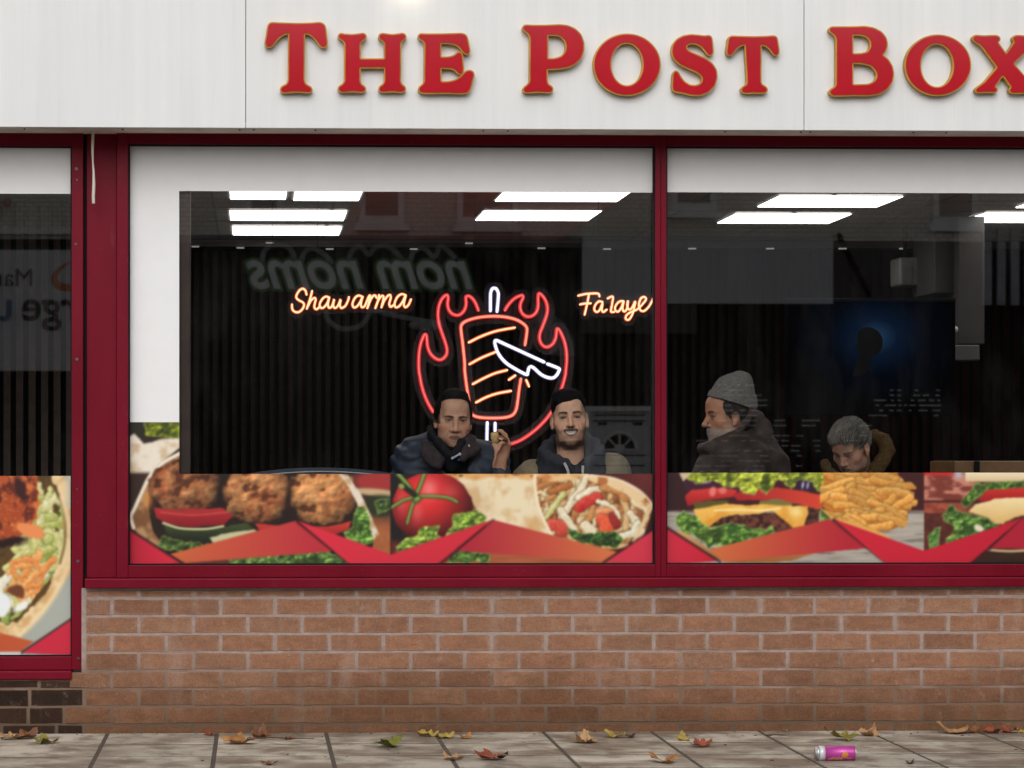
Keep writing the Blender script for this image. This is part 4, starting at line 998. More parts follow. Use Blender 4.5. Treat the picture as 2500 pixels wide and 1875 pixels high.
def backing(parent, strokes, rad, name='backing_panel', fill=None):
    pts = np.concatenate([np.array(catmull(s_, 8)) for s_ in strokes]); g = 2.0
    x0, y0 = pts.min(0) - rad - 4; x1, y1 = pts.max(0) + rad + 4
    xs = np.arange(x0, x1, g); ys = np.arange(y0, y1, g); X, Y = np.meshgrid(xs, ys)
    d = np.full(X.shape, 1e9)
    for q in pts: d = np.minimum(d, (X - q[0]) ** 2 + (Y - q[1]) ** 2)
    keep = (np.sqrt(d) < rad)
    if fill is not None: keep |= fill(X, Y)
    idx = np.arange(X.size).reshape(X.shape)
    kc = keep[:-1, :-1]
    f = np.stack([idx[1:, :-1], idx[1:, 1:], idx[:-1, 1:], idx[:-1, :-1]], -1)[kc]
    V = np.array([P(float(x), float(y), NY + .014) for x, y in zip(X.ravel(), Y.ravel())])
    used = np.unique(f); re = np.full(X.size, -1); re[used] = np.arange(len(used))
    return link(name, np_mesh(name, V[used], re[f], None, False), M['acrylic'], parent)
t = NT('clear acrylic backing'); t.n.remove(t.b)
tr = t.node('ShaderNodeBsdfTransparent'); df = t.node('ShaderNodeBsdfDiffuse'); df.inputs[0].default_value = (.5, .5, .5, 1)
mx = t.node('ShaderNodeMixShader'); mx.inputs[0].default_value = .09
t.link(tr.outputs[0], mx.inputs[1]); t.link(df.outputs[0], mx.inputs[2]); t.link(mx.outputs[0], t.out.inputs[0]); M['acrylic'] = t.m
NR, NRC = emis('red neon sleeve', (1, .012, .03), 1.25), emis('red neon core', (1, .25, .21), 1.5)
NK, NKC = emis('salmon neon sleeve', (1, .02, .015), 1.05), emis('salmon neon core', (1, .38, .24), 1.75)
NO, NOC = emis('orange neon sleeve', (1, .10, .015), 1.1), emis('orange neon core', (1, .70, .38), 2.3)
NW, NWC = emis('violet white neon sleeve', (.55, .50, 1), .8), emis('white neon core', (.93, .92, 1), 2.0)
flL = n7([(555, 1050), (530, 990), (500, 952), (470, 938), (455, 955), (458, 1000), (445, 1050), (415, 1085), (380, 1095), (340, 1080), (315, 1045), (307, 1000), (312, 955), (302, 932), (283, 940), (255, 975), (235, 1030), (230, 1100), (240, 1170), (262, 1240), (287, 1310), (302, 1370), (297, 1415), (270, 1447), (235, 1455), (195, 1435), (165, 1400), (146, 1350), (140, 1295), (135, 1258), (122, 1252), (105, 1282), (86, 1340), (76, 1410), (73, 1490), (78, 1570)]) + n1([(281, 40), (297, 130), (322, 215), (355, 290), (392, 352)])
flR = n7([(775, 1050), (800, 1010), (840, 966), (880, 942), (912, 936), (918, 955), (902, 990), (895, 1030), (906, 1070), (932, 1098), (965, 1107), (1003, 1093), (1030, 1060), (1041, 1015), (1040, 960), (1046, 921), (1062, 926), (1087, 952), (1110, 1000), (1116, 1060), (1100, 1125), (1075, 1190), (1056, 1240), (1052, 1285), (1066, 1325), (1095, 1350), (1125, 1350), (1160, 1325), (1181, 1285), (1188, 1245), (1193, 1208), (1208, 1210), (1232, 1252), (1256, 1315), (1270, 1390), (1272, 1470), (1263, 1560)]) + n1([(1478, 40), (1455, 130), (1425, 215), (1395, 295), (1355, 365), (1290, 445), (1205, 522), (1115, 583), (1035, 615), (1000, 622)])
kb = n7([(935, 1330), (950, 1225), (943, 1188), (915, 1160), (860, 1130), (780, 1110), (690, 1103), (590, 1108), (500, 1126), (440, 1152), (417, 1182), (417, 1225), (430, 1330), (445, 1480)]) + n1([(652, 20), (668, 150), (684, 250), (695, 330), (712, 372), (745, 393), (800, 402), (900, 405), (990, 399), (1045, 378), (1072, 335), (1084, 270), (1098, 160), (1110, 90)])
sl = [n7([(485, 1312), (580, 1265), (700, 1223), (845, 1196)]), n7([(490, 1488), (580, 1440), (688, 1395)]), n1([(723, 124), (800, 83), (895, 40), (992, 14)]), n1([(750, 274), (830, 233), (920, 203), (1024, 184)]), n1([(1018, 88), (1060, 60)]), n1([(1157, 100), (1174, 139)])]
kn = n7([(1085, 1472), (900, 1387), (780, 1332), (705, 1299), (690, 1312), (697, 1350), (717, 1402), (760, 1460), (820, 1508), (940, 1573), (956, 1558), (966, 1522), (985, 1511), (1012, 1527), (1062, 1572), (1115, 1598), (1160, 1602), (1190, 1580), (1210, 1543), (1205, 1524), (1120, 1490)])
st1 = n7([(654, 1055), (654, 985), (656, 915), (668, 882), (685, 875), (703, 883), (718, 918), (715, 985), (708, 1060)])
st2 = [n1([(836, 445), (834, 520), (833, 598)]), n1([(900, 450), (900, 506)]), n1([(858, 680), (880, 672), (893, 650)])]
c_ = P(1204, 880, NY)
ns = empty('neon_sign', c_, 'large red neon sign of a flaming kebab on a spit with a white knife', 'neon sign')
neon_tubes(ns, 'flame_tube', [flL, flR], 4.7, NR, NRC, .46)
neon_tubes(ns, 'meat_tube', [kb], 5.0, NK, NKC, .6)
neon_tubes(ns, 'meat_slice_tube', sl, 4.7, NO, NOC, .54)
neon_tubes(ns, 'knife_tube', [kn], 4.9, NW, NWC, .72)
neon_tubes(ns, 'spit_tube', [st1] + st2, 4.8, NW, NWC, .72)
def infill(X, Y): return ((X - 1203) / 196) ** 2 + ((Y - 900) / 205) ** 2 < 1
backing(ns, [flL, flR, kb, st1], 17, fill=None)
def wire(px, py0, parent):
    a = P(px, py0, NY + .012); MB().tube([a, Vector((a.x, a.y, CEIL - .001))], .0012, 6).build('hanging_wire', M['black'], parent)
wire(1160, 775, ns); wire(1250, 775, ns)
S = [[(823, 922), (815, 895), (795, 880), (770, 890), (746, 925), (742, 953), (765, 975), (793, 990), (804, 1012), (790, 1045), (760, 1069), (730, 1067), (709, 1045), (706, 1012)],
     [(868, 903), (855, 955), (828, 1036)], [(832, 1028), (858, 978), (885, 955), (898, 965), (890, 1005), (888, 1032), (905, 1046), (928, 1028)],
     [(1005, 950), (978, 944), (948, 968), (930, 1010), (944, 1036), (970, 1025), (995, 990), (1006, 953), (997, 1008), (1008, 1034), (1030, 1020), (1048, 965), (1040, 1010), (1052, 1036), (1078, 1018), (1100, 968), (1094, 1012), (1108, 1036), (1140, 1016), (1162, 970), (1166, 952)],
     [(1276, 945), (1246, 935), (1216, 955), (1196, 1002), (1207, 1031), (1232, 1023), (1260, 985), (1277, 943), (1264, 1005), (1275, 1030), (1298, 1015), (1325, 950), (1340, 935), (1330, 985), (1318, 1032)],
     [(1322, 1022), (1340, 975), (1362, 940), (1380, 934), (1388, 948)], [(1410, 935), (1400, 985), (1383, 1032)], [(1386, 1022), (1405, 975), (1430, 940), (1446, 940), (1446, 968), (1432, 1026)], [(1436, 1016), (1456, 972), (1484, 936), (1502, 932), (1506, 955), (1494, 1002), (1505, 1026), (1525, 1015)],
     [(1622, 930), (1592, 924), (1558, 950), (1537, 1000), (1547, 1030), (1575, 1020), (1605, 980), (1627, 933), (1612, 1002), (1625, 1030), (1650, 1010), (1668, 970)]]
F = [[(1370, 935), (1430, 922), (1520, 918), (1536, 937)], [(1452, 926), (1438, 1000), (1418, 1085)], [(1385, 1006), (1420, 1000), (1462, 998)],
     [(1557, 985), (1530, 984), (1502, 1015), (1496, 1050), (1515, 1068), (1540, 1050), (1562, 998), (1556, 1048), (1568, 1068), (1592, 1052)], [(1608, 956), (1645, 944), (1640, 1000), (1630, 1062), (1650, 1068)],
     [(1727, 980), (1697, 985), (1667, 1020), (1666, 1055), (1690, 1064), (1715, 1030), (1732, 983), (1724, 1043), (1740, 1064), (1762, 1035), (1768, 975), (1762, 1018), (1776, 1048), (1800, 1035), (1827, 983), (1817, 1040), (1802, 1090), (1775, 1130), (1750, 1124), (1756, 1095), (1790, 1070), (1845, 1045), (1890, 1000), (1914, 965), (1900, 946), (1872, 960), (1856, 1010), (1870, 1054), (1902, 1058), (1940, 1020), (1972, 962)]]
e = empty('neon_word', P(728, 735, NY), 'warm orange neon script reading Shawarma, left of the neon spit', 'neon sign', 'neon script words')
ss = [n6(q) for q in S]; neon_tubes(e, 'letter_tube', ss, 4.1, NO, NOC, .60); backing(e, ss, 13); wire(665, 712, e); wire(775, 712, e)
e = empty('neon_word', P(1500, 735, NY), 'warm orange neon script reading Falaye, partly hidden by the mullion', 'neon sign', 'neon script words')
ss = [n7(q) for q in F]; neon_tubes(e, 'letter_tube', ss, 4.1, NO, NOC, .60); backing(e, ss, 13); wire(1461, 716, e); wire(1566, 730, e)

# ================================================================== IMPLICIT SURFACES (bodies and clothes as one continuous skin)
def surface_nets(D, org, h):
    s = D < 0
    dims = np.array(D.shape)
    acc = np.zeros(dims - 1, np.int8)
    for a in (0, 1):
        for b in (0, 1):
            for c in (0, 1): acc += s[a:dims[0] - 1 + a, b:dims[1] - 1 + b, c:dims[2] - 1 + c]
    mask = (acc > 0) & (acc < 8); cells = np.argwhere(mask)
    idx = np.full(mask.shape, -1, np.int64); idx[mask] = np.arange(len(cells))
    pts = np.zeros((len(cells), 3)); cnt = np.zeros(len(cells))
    cor = [np.array((a, b, c)) for a in (0, 1) for b in (0, 1) for c in (0, 1)]
    for i in range(8):
        for j in range(i + 1, 8):
            if np.abs(cor[i] - cor[j]).sum() != 1: continue
            ca, cb = cells + cor[i], cells + cor[j]
            va, vb = D[ca[:, 0], ca[:, 1], ca[:, 2]], D[cb[:, 0], cb[:, 1], cb[:, 2]]
            x = (va < 0) != (vb < 0); t_ = np.where(x, va / np.where(va - vb == 0, 1, va - vb), 0)
            pts += np.where(x[:, None], cor[i] + t_[:, None] * (cor[j] - cor[i]), 0); cnt += x
    V = (cells + pts / cnt[:, None]) * h + org
    F_ = []
    for ax in range(3):
        u, v = (ax + 1) % 3, (ax + 2) % 3
        sl0 = [slice(1, -1)] * 3; sl1 = [slice(1, -1)] * 3
        sl0[ax] = slice(0, -1); sl1[ax] = slice(1, None)
        a0, a1 = s[tuple(sl0)], s[tuple(sl1)]
        e_ = np.argwhere(a0 != a1); 
        if len(e_) == 0: continue
        flip = a0[e_[:, 0], e_[:, 1], e_[:, 2]]
        off = np.ones(3, int); off[ax] = 0; e_ = e_ + off
        du = np.zeros(3, int); du[u] = 1; dv = np.zeros(3, int); dv[v] = 1
        q = [e_ - du - dv, e_ - dv, e_, e_ - du]
        q = np.stack([idx[k[:, 0], k[:, 1], k[:, 2]] for k in q], 1)
        q = np.where(flip[:, None], q, q[:, ::-1]); F_.append(q)
    F_ = np.concatenate(F_); F_ = F_[(F_ >= 0).all(1)]
    return V, F_
class Field:
    def __init__(s, lo, hi, h):
        s.lo = np.array(lo, float); s.h = h; n = np.ceil((np.array(hi) - s.lo) / h).astype(int) + 1
        s.D = np.full(n, 1.0, np.float32); s.n = n
        s.ax = [s.lo[i] + np.arange(n[i]) * h for i in range(3)]
    def blk(s, c, r):
        sl = []
        for i in range(3):
            a = int(np.floor((c[i] - r - s.lo[i]) / s.h)); b = int(np.ceil((c[i] + r - s.lo[i]) / s.h)) + 1
            sl.append(slice(max(0, a), max(0, min(s.n[i], b))))
        sl = tuple(sl)
        if any(q.stop <= q.start for q in sl): return None, None
        return sl, np.meshgrid(*[s.ax[i][sl[i]].astype(np.float32) for i in range(3)], indexing='ij')
    def op(s, c, r, fn, k=.01, mode='add'):
        sl, G = s.blk(c, r + k * 1.5 + .015)
        if sl is None: return
        d = fn(*G); D = s.D[sl]
        if mode == 'add':
            h_ = np.maximum(k - np.abs(D - d), 0) / max(k, 1e-6); s.D[sl] = np.minimum(D, d) - h_ * h_ * k * .25
        elif mode == 'sub':
            d = -d; h_ = np.maximum(k - np.abs(D - d), 0) / max(k, 1e-6); s.D[sl] = np.maximum(D, d) + h_ * h_ * k * .25
    def mesh(s): return surface_nets(s.D, s.lo, s.h)
    def cap(s, a, b, ra, rb=None, k=.02, mode='add', fr=None):
        rb = ra if rb is None else rb
        a = np.array(a, float); b = np.array(b, float)
        if fr is not None: a, b = fr.w(a), fr.w(b)
        ba = b - a; L = float(ba @ ba) + 1e-9
        def fn(x, y, z):
            t_ = np.clip(((x - a[0]) * ba[0] + (y - a[1]) * ba[1] + (z - a[2]) * ba[2]) / L, 0, 1)
            return np.sqrt((x - a[0] - t_ * ba[0]) ** 2 + (y - a[1] - t_ * ba[1]) ** 2 + (z - a[2] - t_ * ba[2]) ** 2) - (ra + (rb - ra) * t_)
        s.op((a + b) / 2, math.sqrt(L) / 2 + max(ra, rb), fn, k, mode)
    def ell(s, c, r, k=.02, mode='add', fr=None, rot=None):
        """rot: 3x3 rows = local axes"""
        r = np.array(r if hasattr(r, '__len__') else (r,) * 3, float); c = np.array(c, float)
        A = np.eye(3) if fr is None else fr.A
        if rot is not None: A = rot @ A
        cw = fr.w(c) if fr is not None else c
        def fn(x, y, z):
            dx, dy, dz = x - cw[0], y - cw[1], z - cw[2]
            u = A[0, 0] * dx + A[0, 1] * dy + A[0, 2] * dz; v = A[1, 0] * dx + A[1, 1] * dy + A[1, 2] * dz; w_ = A[2, 0] * dx + A[2, 1] * dy + A[2, 2] * dz
            k0 = np.sqrt((u / r[0]) ** 2 + (v / r[1]) ** 2 + (w_ / r[2]) ** 2); k1 = np.sqrt((u / r[0] ** 2) ** 2 + (v / r[1] ** 2) ** 2 + (w_ / r[2] ** 2) ** 2)
            return k0 * (k0 - 1) / np.maximum(k1, 1e-6)
        s.op(cw, r.max(), fn, k, mode)
    def plane(s, c, n, k=.004, fr=None):
        """keep the side n points away from: cut everything with (p-c).n > 0"""
        c = np.array(c, float); n = np.array(n, float); n /= np.linalg.norm(n)
        if fr is not None: c = fr.w(c); n = fr.A.T @ n
        G = np.meshgrid(*[a.astype(np.float32) for a in s.ax], indexing='ij')
        d = (G[0] - c[0]) * n[0] + (G[1] - c[1]) * n[1] + (G[2] - c[2]) * n[2]
        s.D = np.maximum(s.D, d)
class Frame:
    """head frame: local (x right, f forward, z up)"""
    def __init__(s, c, yaw=0, pitch=0, roll=0, sc=1.0):
        y, p_, r_ = R(yaw), R(pitch), R(roll)
        ef = np.array([-math.sin(y), -math.cos(y), 0]); ex = np.array([math.cos(y), -math.sin(y), 0]); ez = np.array([0, 0, 1.])
        ef, ez = ef * math.cos(p_) - ez * math.sin(p_), ez * math.cos(p_) + ef * math.sin(p_)
        ex, ez = ex * math.cos(r_) + ez * math.sin(r_), ez * math.cos(r_) - ex * math.sin(r_)
        s.A = np.stack([ex, ef, ez]); s.c = np.array(c, float); s.sc = sc
    def w(s, q): return s.c + s.A.T @ (np.array(q, float))
    def loc(s, V): return (V - s.c) @ s.A.T

def head(F_, fr, smile=False, jaw=1.0, nose=1.0, thin=1.0, nz=0.0, mz=0.0, cz=0.0, bz=0.0, wide=1.0):
    S_ = F_
    S_.ell((0, -.014, .036), (.0745, .093, .084), .01, fr=fr)
    S_.ell((0, .028, -.028), (.0615 * thin, .060, .082), .03, fr=fr)
    S_.ell((0, .026, -.074 + cz), (.052 * jaw, .054, .040), .025, fr=fr)
    S_.ell((0, .066, -.104 + cz), (.021, .018, .014), .022, fr=fr)
    for q in (-1, 1):
        S_.ell((q * .044, .052, -.026), (.021, .02, .019), .022, fr=fr)
        S_.ell((q * .046, .004, -.085 + cz), (.014, .022, .02), .02, fr=fr)
    S_.cap((-.040, .073, .021 + bz), (-.012, .081, .017 + bz), .0085, .009, .012, fr=fr); S_.cap((.040, .073, .021 + bz), (.012, .081, .017 + bz), .0085, .009, .012, fr=fr)
    S_.ell((0, .062, .055), (.05, .025, .035), .03, fr=fr)
    for q in (-1, 1):
        S_.ell((q * .0315, .093, -.001), (.0165, .013, .0105), .011, 'sub', fr=fr)
        S_.ell((q * .0315, .0705, -.001), (.0125, .0125, .0120), .004, fr=fr)
        S_.cap((q * .021, .081, .0062), (q * .042, .077, .0055), .0036, .0032, .004, fr=fr)      # upper lid
        S_.cap((q * .022, .079, -.0085), (q * .041, .0765, -.0080), .0028, .0026, .004, fr=fr)   # lower lid
    S_.cap((0, .082, .012), (0, .100 * nose, -.030 + nz), .0075, .0100, .010, fr=fr)
    S_.ell((0, .101 * nose, -.034 + nz), (.0105 * wide, .0105, .0088), .008, fr=fr)
    for q in (-1, 1):
        S_.ell((q * .0125 * wide, .091, -.037 + nz), (.0072 * wide, .0085, .0068), .006, fr=fr)
        S_.ell((q * .006, .098, -.0430 + nz), (.0032, .004, .003), .002, 'sub', fr=fr)
    S_.ell((0, .070, -.066 + mz), (.033, .018, .024), .018, fr=fr)
    if smile:
        for q in (-1, 1): S_.ell((q * .036, .066, -.050 + mz), (.014, .014, .015), .014, fr=fr)
        S_.ell((0, .092, -.068 + mz), (.028, .010, .0072), .004, 'sub', fr=fr)
        S_.ell((0, .073, -.067 + mz), (.029, .012, .0080), .001, fr=fr)
        S_.cap((-.021, .080, -.0595 + mz), (.021, .080, -.0595 + mz), .0035, None, .004, fr=fr); S_.cap((-.016, .084, -.0775 + mz), (.016, .084, -.0775 + mz), .0048, None, .005, fr=fr)
    else:
        S_.cap((-.020, .079, -.0625 + mz), (0, .0865, -.0600 + mz), .0042, .0052, .005, fr=fr); S_.cap((.020, .079, -.0625 + mz), (0, .0865, -.0600 + mz), .0042, .0052, .005, fr=fr)
        S_.cap((-.017, .079, -.0715 + mz), (.017, .079, -.0715 + mz), .0052, None, .005, fr=fr); S_.ell((0, .082, -.0715 + mz), (.012, .0055, .005), .005, fr=fr)
        S_.cap((-.024, .0865, -.0660 + mz), (0, .0925, -.0660 + mz), .0016, None, .002, 'sub', fr=fr); S_.cap((.024, .0865, -.0660 + mz), (0, .0925, -.0660 + mz), .0016, None, .002, 'sub', fr=fr)
    for q in (-1, 1):
        S_.ell((q * .0765, -.012, -.010), (.0095, .019, .031), .006, fr=fr)
        S_.ell((q * .082, -.006, -.004), (.006, .011, .016), .006, 'sub', fr=fr)
        S_.ell((q * .0755, -.004, -.036), (.007, .009, .009), .006, fr=fr)
def paint_face(L, skin, o):
    x, f, z = L[:, 0], L[:, 1], L[:, 2]; ax = np.abs(x); nz, mz = o.get('nz', 0), o.get('mz', 0)
    n = fbm(x * 60 + 9, z * 60 + f * 40, 3); n2 = fbm(x * 240, z * 240 + f * 130, 8)
    col = np.array(skin)[None] * (.90 + .2 * n)[:, None]
    def put(a, c, k=1.0):
        nonlocal col
        a = (np.clip(a, 0, 1) * k)[:, None]; col = col * (1 - a) + np.array(c)[None] * a
    g = lambda cx, cz, rx, rz: np.exp(-((ax - cx) / rx) ** 2 - ((z - cz) / rz) ** 2)
    front = (f > .035)
    sk = np.array(skin)
    put(g(.05, -.035, .022, .018) * front, sk * (1.12, .92, .88), .6); put(g(0, -.036 + nz, .013, .012) * front, sk * (1.12, .9, .86), .6)
    put(g(.0315, -.011, .017, .008) * front, sk * (.55, .47, .48), .55 * o.get('bag_shade', 1)); put(g(.0315, .011, .020, .008) * front, sk * (.5, .42, .4), .5); put(g(.020, .006, .010, .010) * front, sk * (.62, .54, .52), .5)  # under-eye bags and eye-socket shade painted into the skin colour
    # eyes
    e = np.sqrt(((ax - .0315) / .0128) ** 2 + ((z + .0012) / o.get('eye', .0048)) ** 2)
    put(sstep(1.35, 1.0, e) * front, sk * (.20, .15, .14)); put(sstep(1.0, .8, e) * front, (.24, .21, .19))
    put(o.get('squint', 0) * np.exp(-((z + .001 - (ax - .0315) ** 2 * 10) / .0024) ** 2) * sstep(.018, .013, np.abs(ax - .0315)) * front, (.02, .012, .01))
    ir = np.sqrt((x - np.sign(x) * .0315 - o.get('gaze', 0)) ** 2 + (z + .0005) ** 2)
    put(sstep(.0064, .0050, ir) * sstep(1.05, .85, e) * front, (.018, .011, .008))
    put(np.exp(-((z - .0058 + (ax - .0315) ** 2 * 12) / .0019) ** 2) * sstep(.016, .013, np.abs(ax - .0315)) * front, (.03, .018, .014), .85)
    # brows
    zb = o.get('bz', .0180) + .0042 * np.sin(np.clip((ax - .010) / .038, 0, 1) * 2.5) + o.get('browtilt', 0) * (ax - .03)
    put(np.exp(-((z - zb) / (.0046 * o.get('brow', 1) * (1.1 - .5 * np.clip((ax - .01) / .04, 0, 1)))) ** 4) * sstep(.008, .014, ax) * sstep(.053, .044, ax) * front, o.get('browc', (.016, .011, .009)), 1.0)
    # lips
    lip = (.21, .085, .075) if 'lip' not in o else o['lip']
    if o.get('smile'):
        zz = z - mz + .067 - ax ** 2 * 10
        lz = np.sqrt((ax / .033) ** 2 + (zz / .0150) ** 2); put(sstep(1.1, .9, lz) * (f > .06), lip)
        lz = np.sqrt((ax / .0320) ** 2 + ((zz - .0022) / .0078) ** 2); put(sstep(1.05, .9, lz) * (f > .055), (.07, .028, .025))
        lz = np.sqrt((ax / .0240) ** 2 + ((zz + .0004) / .0078) ** 2); put(sstep(1.05, .9, lz) * (f > .055), (.88, .79, .68)); put((np.abs((ax / .0075) % 1 - .5) > .42) * sstep(1.0, .9, lz) * (f > .055), (.36, .28, .23), .6)
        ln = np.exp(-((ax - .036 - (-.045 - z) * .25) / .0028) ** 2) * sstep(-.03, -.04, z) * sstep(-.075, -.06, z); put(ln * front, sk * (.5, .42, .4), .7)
    else:
        lz = np.sqrt((x / .026) ** 2 + ((z - mz + .0672) / .0105) ** 2); put(sstep(1.1, .85, lz) * (f > .06), lip, .85)
        put(np.exp(-((z - mz + .0660 - ax * o.get('frown', -.05)) / .0014) ** 2) * sstep(.028, .023, ax) * (f > .06), (.04, .018, .016), .9)
        ln = np.exp(-((ax - .026 - (-.045 - z) * .35) / .003) ** 2) * sstep(-.036, -.042, z) * sstep(-.085, -.06, z); put(ln * front, sk * (.48, .40, .38), .7)  # shade of the fold beside the mouth put into the skin colour
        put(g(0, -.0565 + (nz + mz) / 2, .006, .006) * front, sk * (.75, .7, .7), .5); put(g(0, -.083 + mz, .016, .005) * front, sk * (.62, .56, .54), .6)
    put(np.sqrt(((ax - .0068) / .0045) ** 2 + ((z - nz + .0432) / .003) ** 2) < 1, (.03, .015, .012), .8)
    if 'beard' in o:
        b = o['beard'](x, ax, f, z); br = np.array(o['beardc'])[None] * (.6 + .8 * n2)[:, None]
        a = np.clip(b * (.75 + .5 * (n2 - .5)), 0, 1)[:, None]; col = col * (1 - a) + br * a
    if 'fade' in o:
        b = o['fade'](x, ax, f, z); put(b, o['fadec'])
    # forehead wrinkles
    if o.get('wrinkle'):
        put(.5 * (np.sin(z * 520) > .6) * sstep(.03, .04, z) * sstep(.09, .08, z) * sstep(.045, .03, ax) * front, sk * (.7, .62, .6), .45)
    return np.clip(col, 0, 1)
M['skin'] = attrmat('skin', .50, .35, .06, 90, .15, 500, .0)
M['hair'] = attrmat('hair', .75, .12, .35, 320, .4, 420)
def cloth(name, col, rough=.8, var=.2, scale=40, bump=.3, bscale=500):
    return simple(name, col, rough, .25, var, scale, bump=bump, bscale=bscale)

def hair_mesh(name, fr, parent, lo, hi, build, col, var=.4, streak=None, h=.0026, amp=.0022, bare=None):
    F_ = Field(lo, hi, h); build(F_)
    G = np.meshgrid(*F_.ax, indexing='ij'); V = np.stack([g_.ravel() for g_ in G], 1); Lc = fr.loc(V)
    if bare is not None:
        jit = .0035 * (fbm(Lc[:, 0] * 420 + 7, Lc[:, 2] * 160 + Lc[:, 1] * 200 + 7, 9, 2) - .5) * 2
        F_.D = np.maximum(F_.D, -(bare(Lc[:, 0], Lc[:, 1], Lc[:, 2]) + jit).reshape(F_.D.shape)).astype(np.float32)
    st_ = np.sin(np.arctan2(Lc[:, 0], Lc[:, 1] + .02) * 70 + Lc[:, 2] * 60 + 5 * fbm(Lc[:, 0] * 40, Lc[:, 2] * 40, 2))
    F_.D += (amp * st_ * .6 + amp * 1.6 * (fbm(Lc[:, 0] * 130 + Lc[:, 1] * 40, Lc[:, 2] * 90 + Lc[:, 1] * 60, 5) - .5)).reshape(F_.D.shape).astype(np.float32)
    V, Fc = F_.mesh(); L = fr.loc(V)
    n = fbm(L[:, 0] * 300 + L[:, 1] * 80, L[:, 2] * 70 + L[:, 1] * 50, 4)
    c = np.array(col)[None] * (1 - var + 2 * var * n)[:, None]
    if streak is not None: k = streak(L, n)[:, None]; c = c * (1 - k[:, :1]) + np.array(k.shape and (.30, .29, .27))[None] * k
    return link(name, np_mesh(name, V, Fc, c), M['hair'], parent)
def cloth_mesh(name, F_, mat, parent, amp=.004, sc=9, cols=None):
    G = np.meshgrid(*F_.ax, indexing='ij'); g0 = [g_.ravel() for g_ in G]
    n = fbm(g0[0] * sc + g0[1] * sc * .7 + 50, g0[2] * sc * 1.3 + g0[1] * sc * .5 + 50, 17, 3) - .5
    F_.D += (n * amp * 2).reshape(F_.D.shape).astype(np.float32)
    V, Fc = F_.mesh()
    return link(name, np_mesh(name, V, Fc, cols(V) if cols else None), mat, parent)
def seat_legs(parent, hip, fwd, mat, shoe):
    """seated legs: thighs forward, shanks down to the shop floor"""
    hip = np.array(hip); fwd = np.array(fwd, float); side = np.array([fwd[1], -fwd[0], 0])
    F_ = Field(hip - .62, hip + .62, .012); feet = []
    for q in (-1, 1):
        a = hip + side * q * .09; kn = a + fwd * .40 + np.array([0, 0, .02]) + side * q * .03; an = kn + fwd * .02; an = np.array([an[0], an[1], FLZ + .09])
        F_.cap(a, kn, .085, .062, .05); F_.cap(kn, an, .06, .045, .03); feet.append(an)
    F_.cap(hip - side * .08, hip + side * .08, .105, None, .06)
    cloth_mesh('trousers', F_, mat, parent, .006)
    for an in feet: MB().sphere(tuple(an + fwd * .07 - np.array([0, 0, .045])), (.05 + abs(fwd[0]) * .08, .05 + abs(fwd[1]) * .08, .044), 14, 8).build('shoe', shoe, parent, smooth=True)
def stool(x, y, z, label):
    e = empty('stool', (x, y, FLZ), label, 'stool', 'stools behind the window')
    mb = MB(); mb.tube([(x, y, z - .05), (x, y, z - .045), (x, y, z - .008), (x, y, z)], [.165, .175, .175, .165], 24); mb.build('seat', cloth('dark stool vinyl', (.03, .03, .035), .5), e, smooth=False)
    for k in range(4):
        a = math.pi / 4 + k * math.pi / 2
        MB().tube([(x + .10 * math.cos(a), y + .10 * math.sin(a), z - .05), (x + .16 * math.cos(a), y + .16 * math.sin(a), FLZ)], .013, 8).build('leg', M['black'], e)
M['denim'] = cloth('dark trousers', (.02, .022, .03)); M['shoe'] = simple('black shoe', (.01, .01, .01), .4)
# ================================================================== PEOPLE
def ground_empty(name, c, label): return empty(name, (c[0], c[1], FLZ), label, 'person')
# ---- man with receding black hair, navy jacket, holding up a piece of food
Y1 = .55
hc = np.array(P(1107, 1024, Y1)); fr = Frame(hc, yaw=-3, pitch=3, roll=-3)
# roll sign: positive tips the crown to the picture's left
p1 = ground_empty('person', hc, 'man with receding black hair in a navy jacket, holding up a bite of food')
lo = hc + np.array([-.34, -.30, -.62]); hi = hc + np.array([.40, .30, .15])
B = Field(hc + np.array([-.27, -.21, -.60]), hc + np.array([.30, .22, .14]), .0028)
P1Z = dict(nz=-.009, mz=-.009, bz=-.006)
head(B, fr, jaw=1.20, thin=1.14, wide=1.2, cz=-.004, **P1Z)
sh = hc + np.array([-.02, .07, -.225])
B.cap(fr.w((0, -.03, -.06)), sh + np.array([0, -.01, .06]), .056, .062, .03)
B.cap(sh + np.array([-.13, 0, -.03]), sh + np.array([.13, 0, -.03]), .055, None, .05); B.ell(sh + np.array([0, .0, -.17]), (.15, .10, .20), .06)
# raised hand, palm to the left, pinching the food
k5 = lambda x, y, dy=0: np.array(P(950 + x / 6.506, 930 + y / 6.506, .36 + dy))
wr = k5(1752, 1330); 
B.cap(k5(1760, 1500), wr, .029, .025, .02); B.cap(wr, k5(1775, 1190), .026, .028, .02); 
B.ell(k5(1800, 1110, .005), (.031, .022, .036), .02); B.ell(k5(1835, 1030, .0), (.024, .022, .026), .018)
def finger(pts, r): 
    for a, b, ra, rb in zip(pts[:-1], pts[1:], r[:-1], r[1:]): B.cap(a, b, ra, rb, .0035)
finger([k5(1880, 960, .012), k5(1842, 862, .008), k5(1782, 800, .0), k5(1742, 790, -.004)], [.0108, .0098, .0084, .0068])
finger([k5(1905, 1000, -.006), k5(1835, 925, -.016), k5(1770, 895, -.018), k5(1738, 905, -.016)], [.0108, .0098, .0086, .0070])
finger([k5(1890, 1055, -.014), k5(1815, 1012, -.030), k5(1745, 990, -.030), k5(1712, 1000, -.026)], [.0102, .0094, .0082, .0066])
finger([k5(1865, 1110, -.016), k5(1790, 1085, -.032), k5(1730, 1065, -.032), k5(1700, 1062, -.028)], [.0092, .0084, .0074, .006])
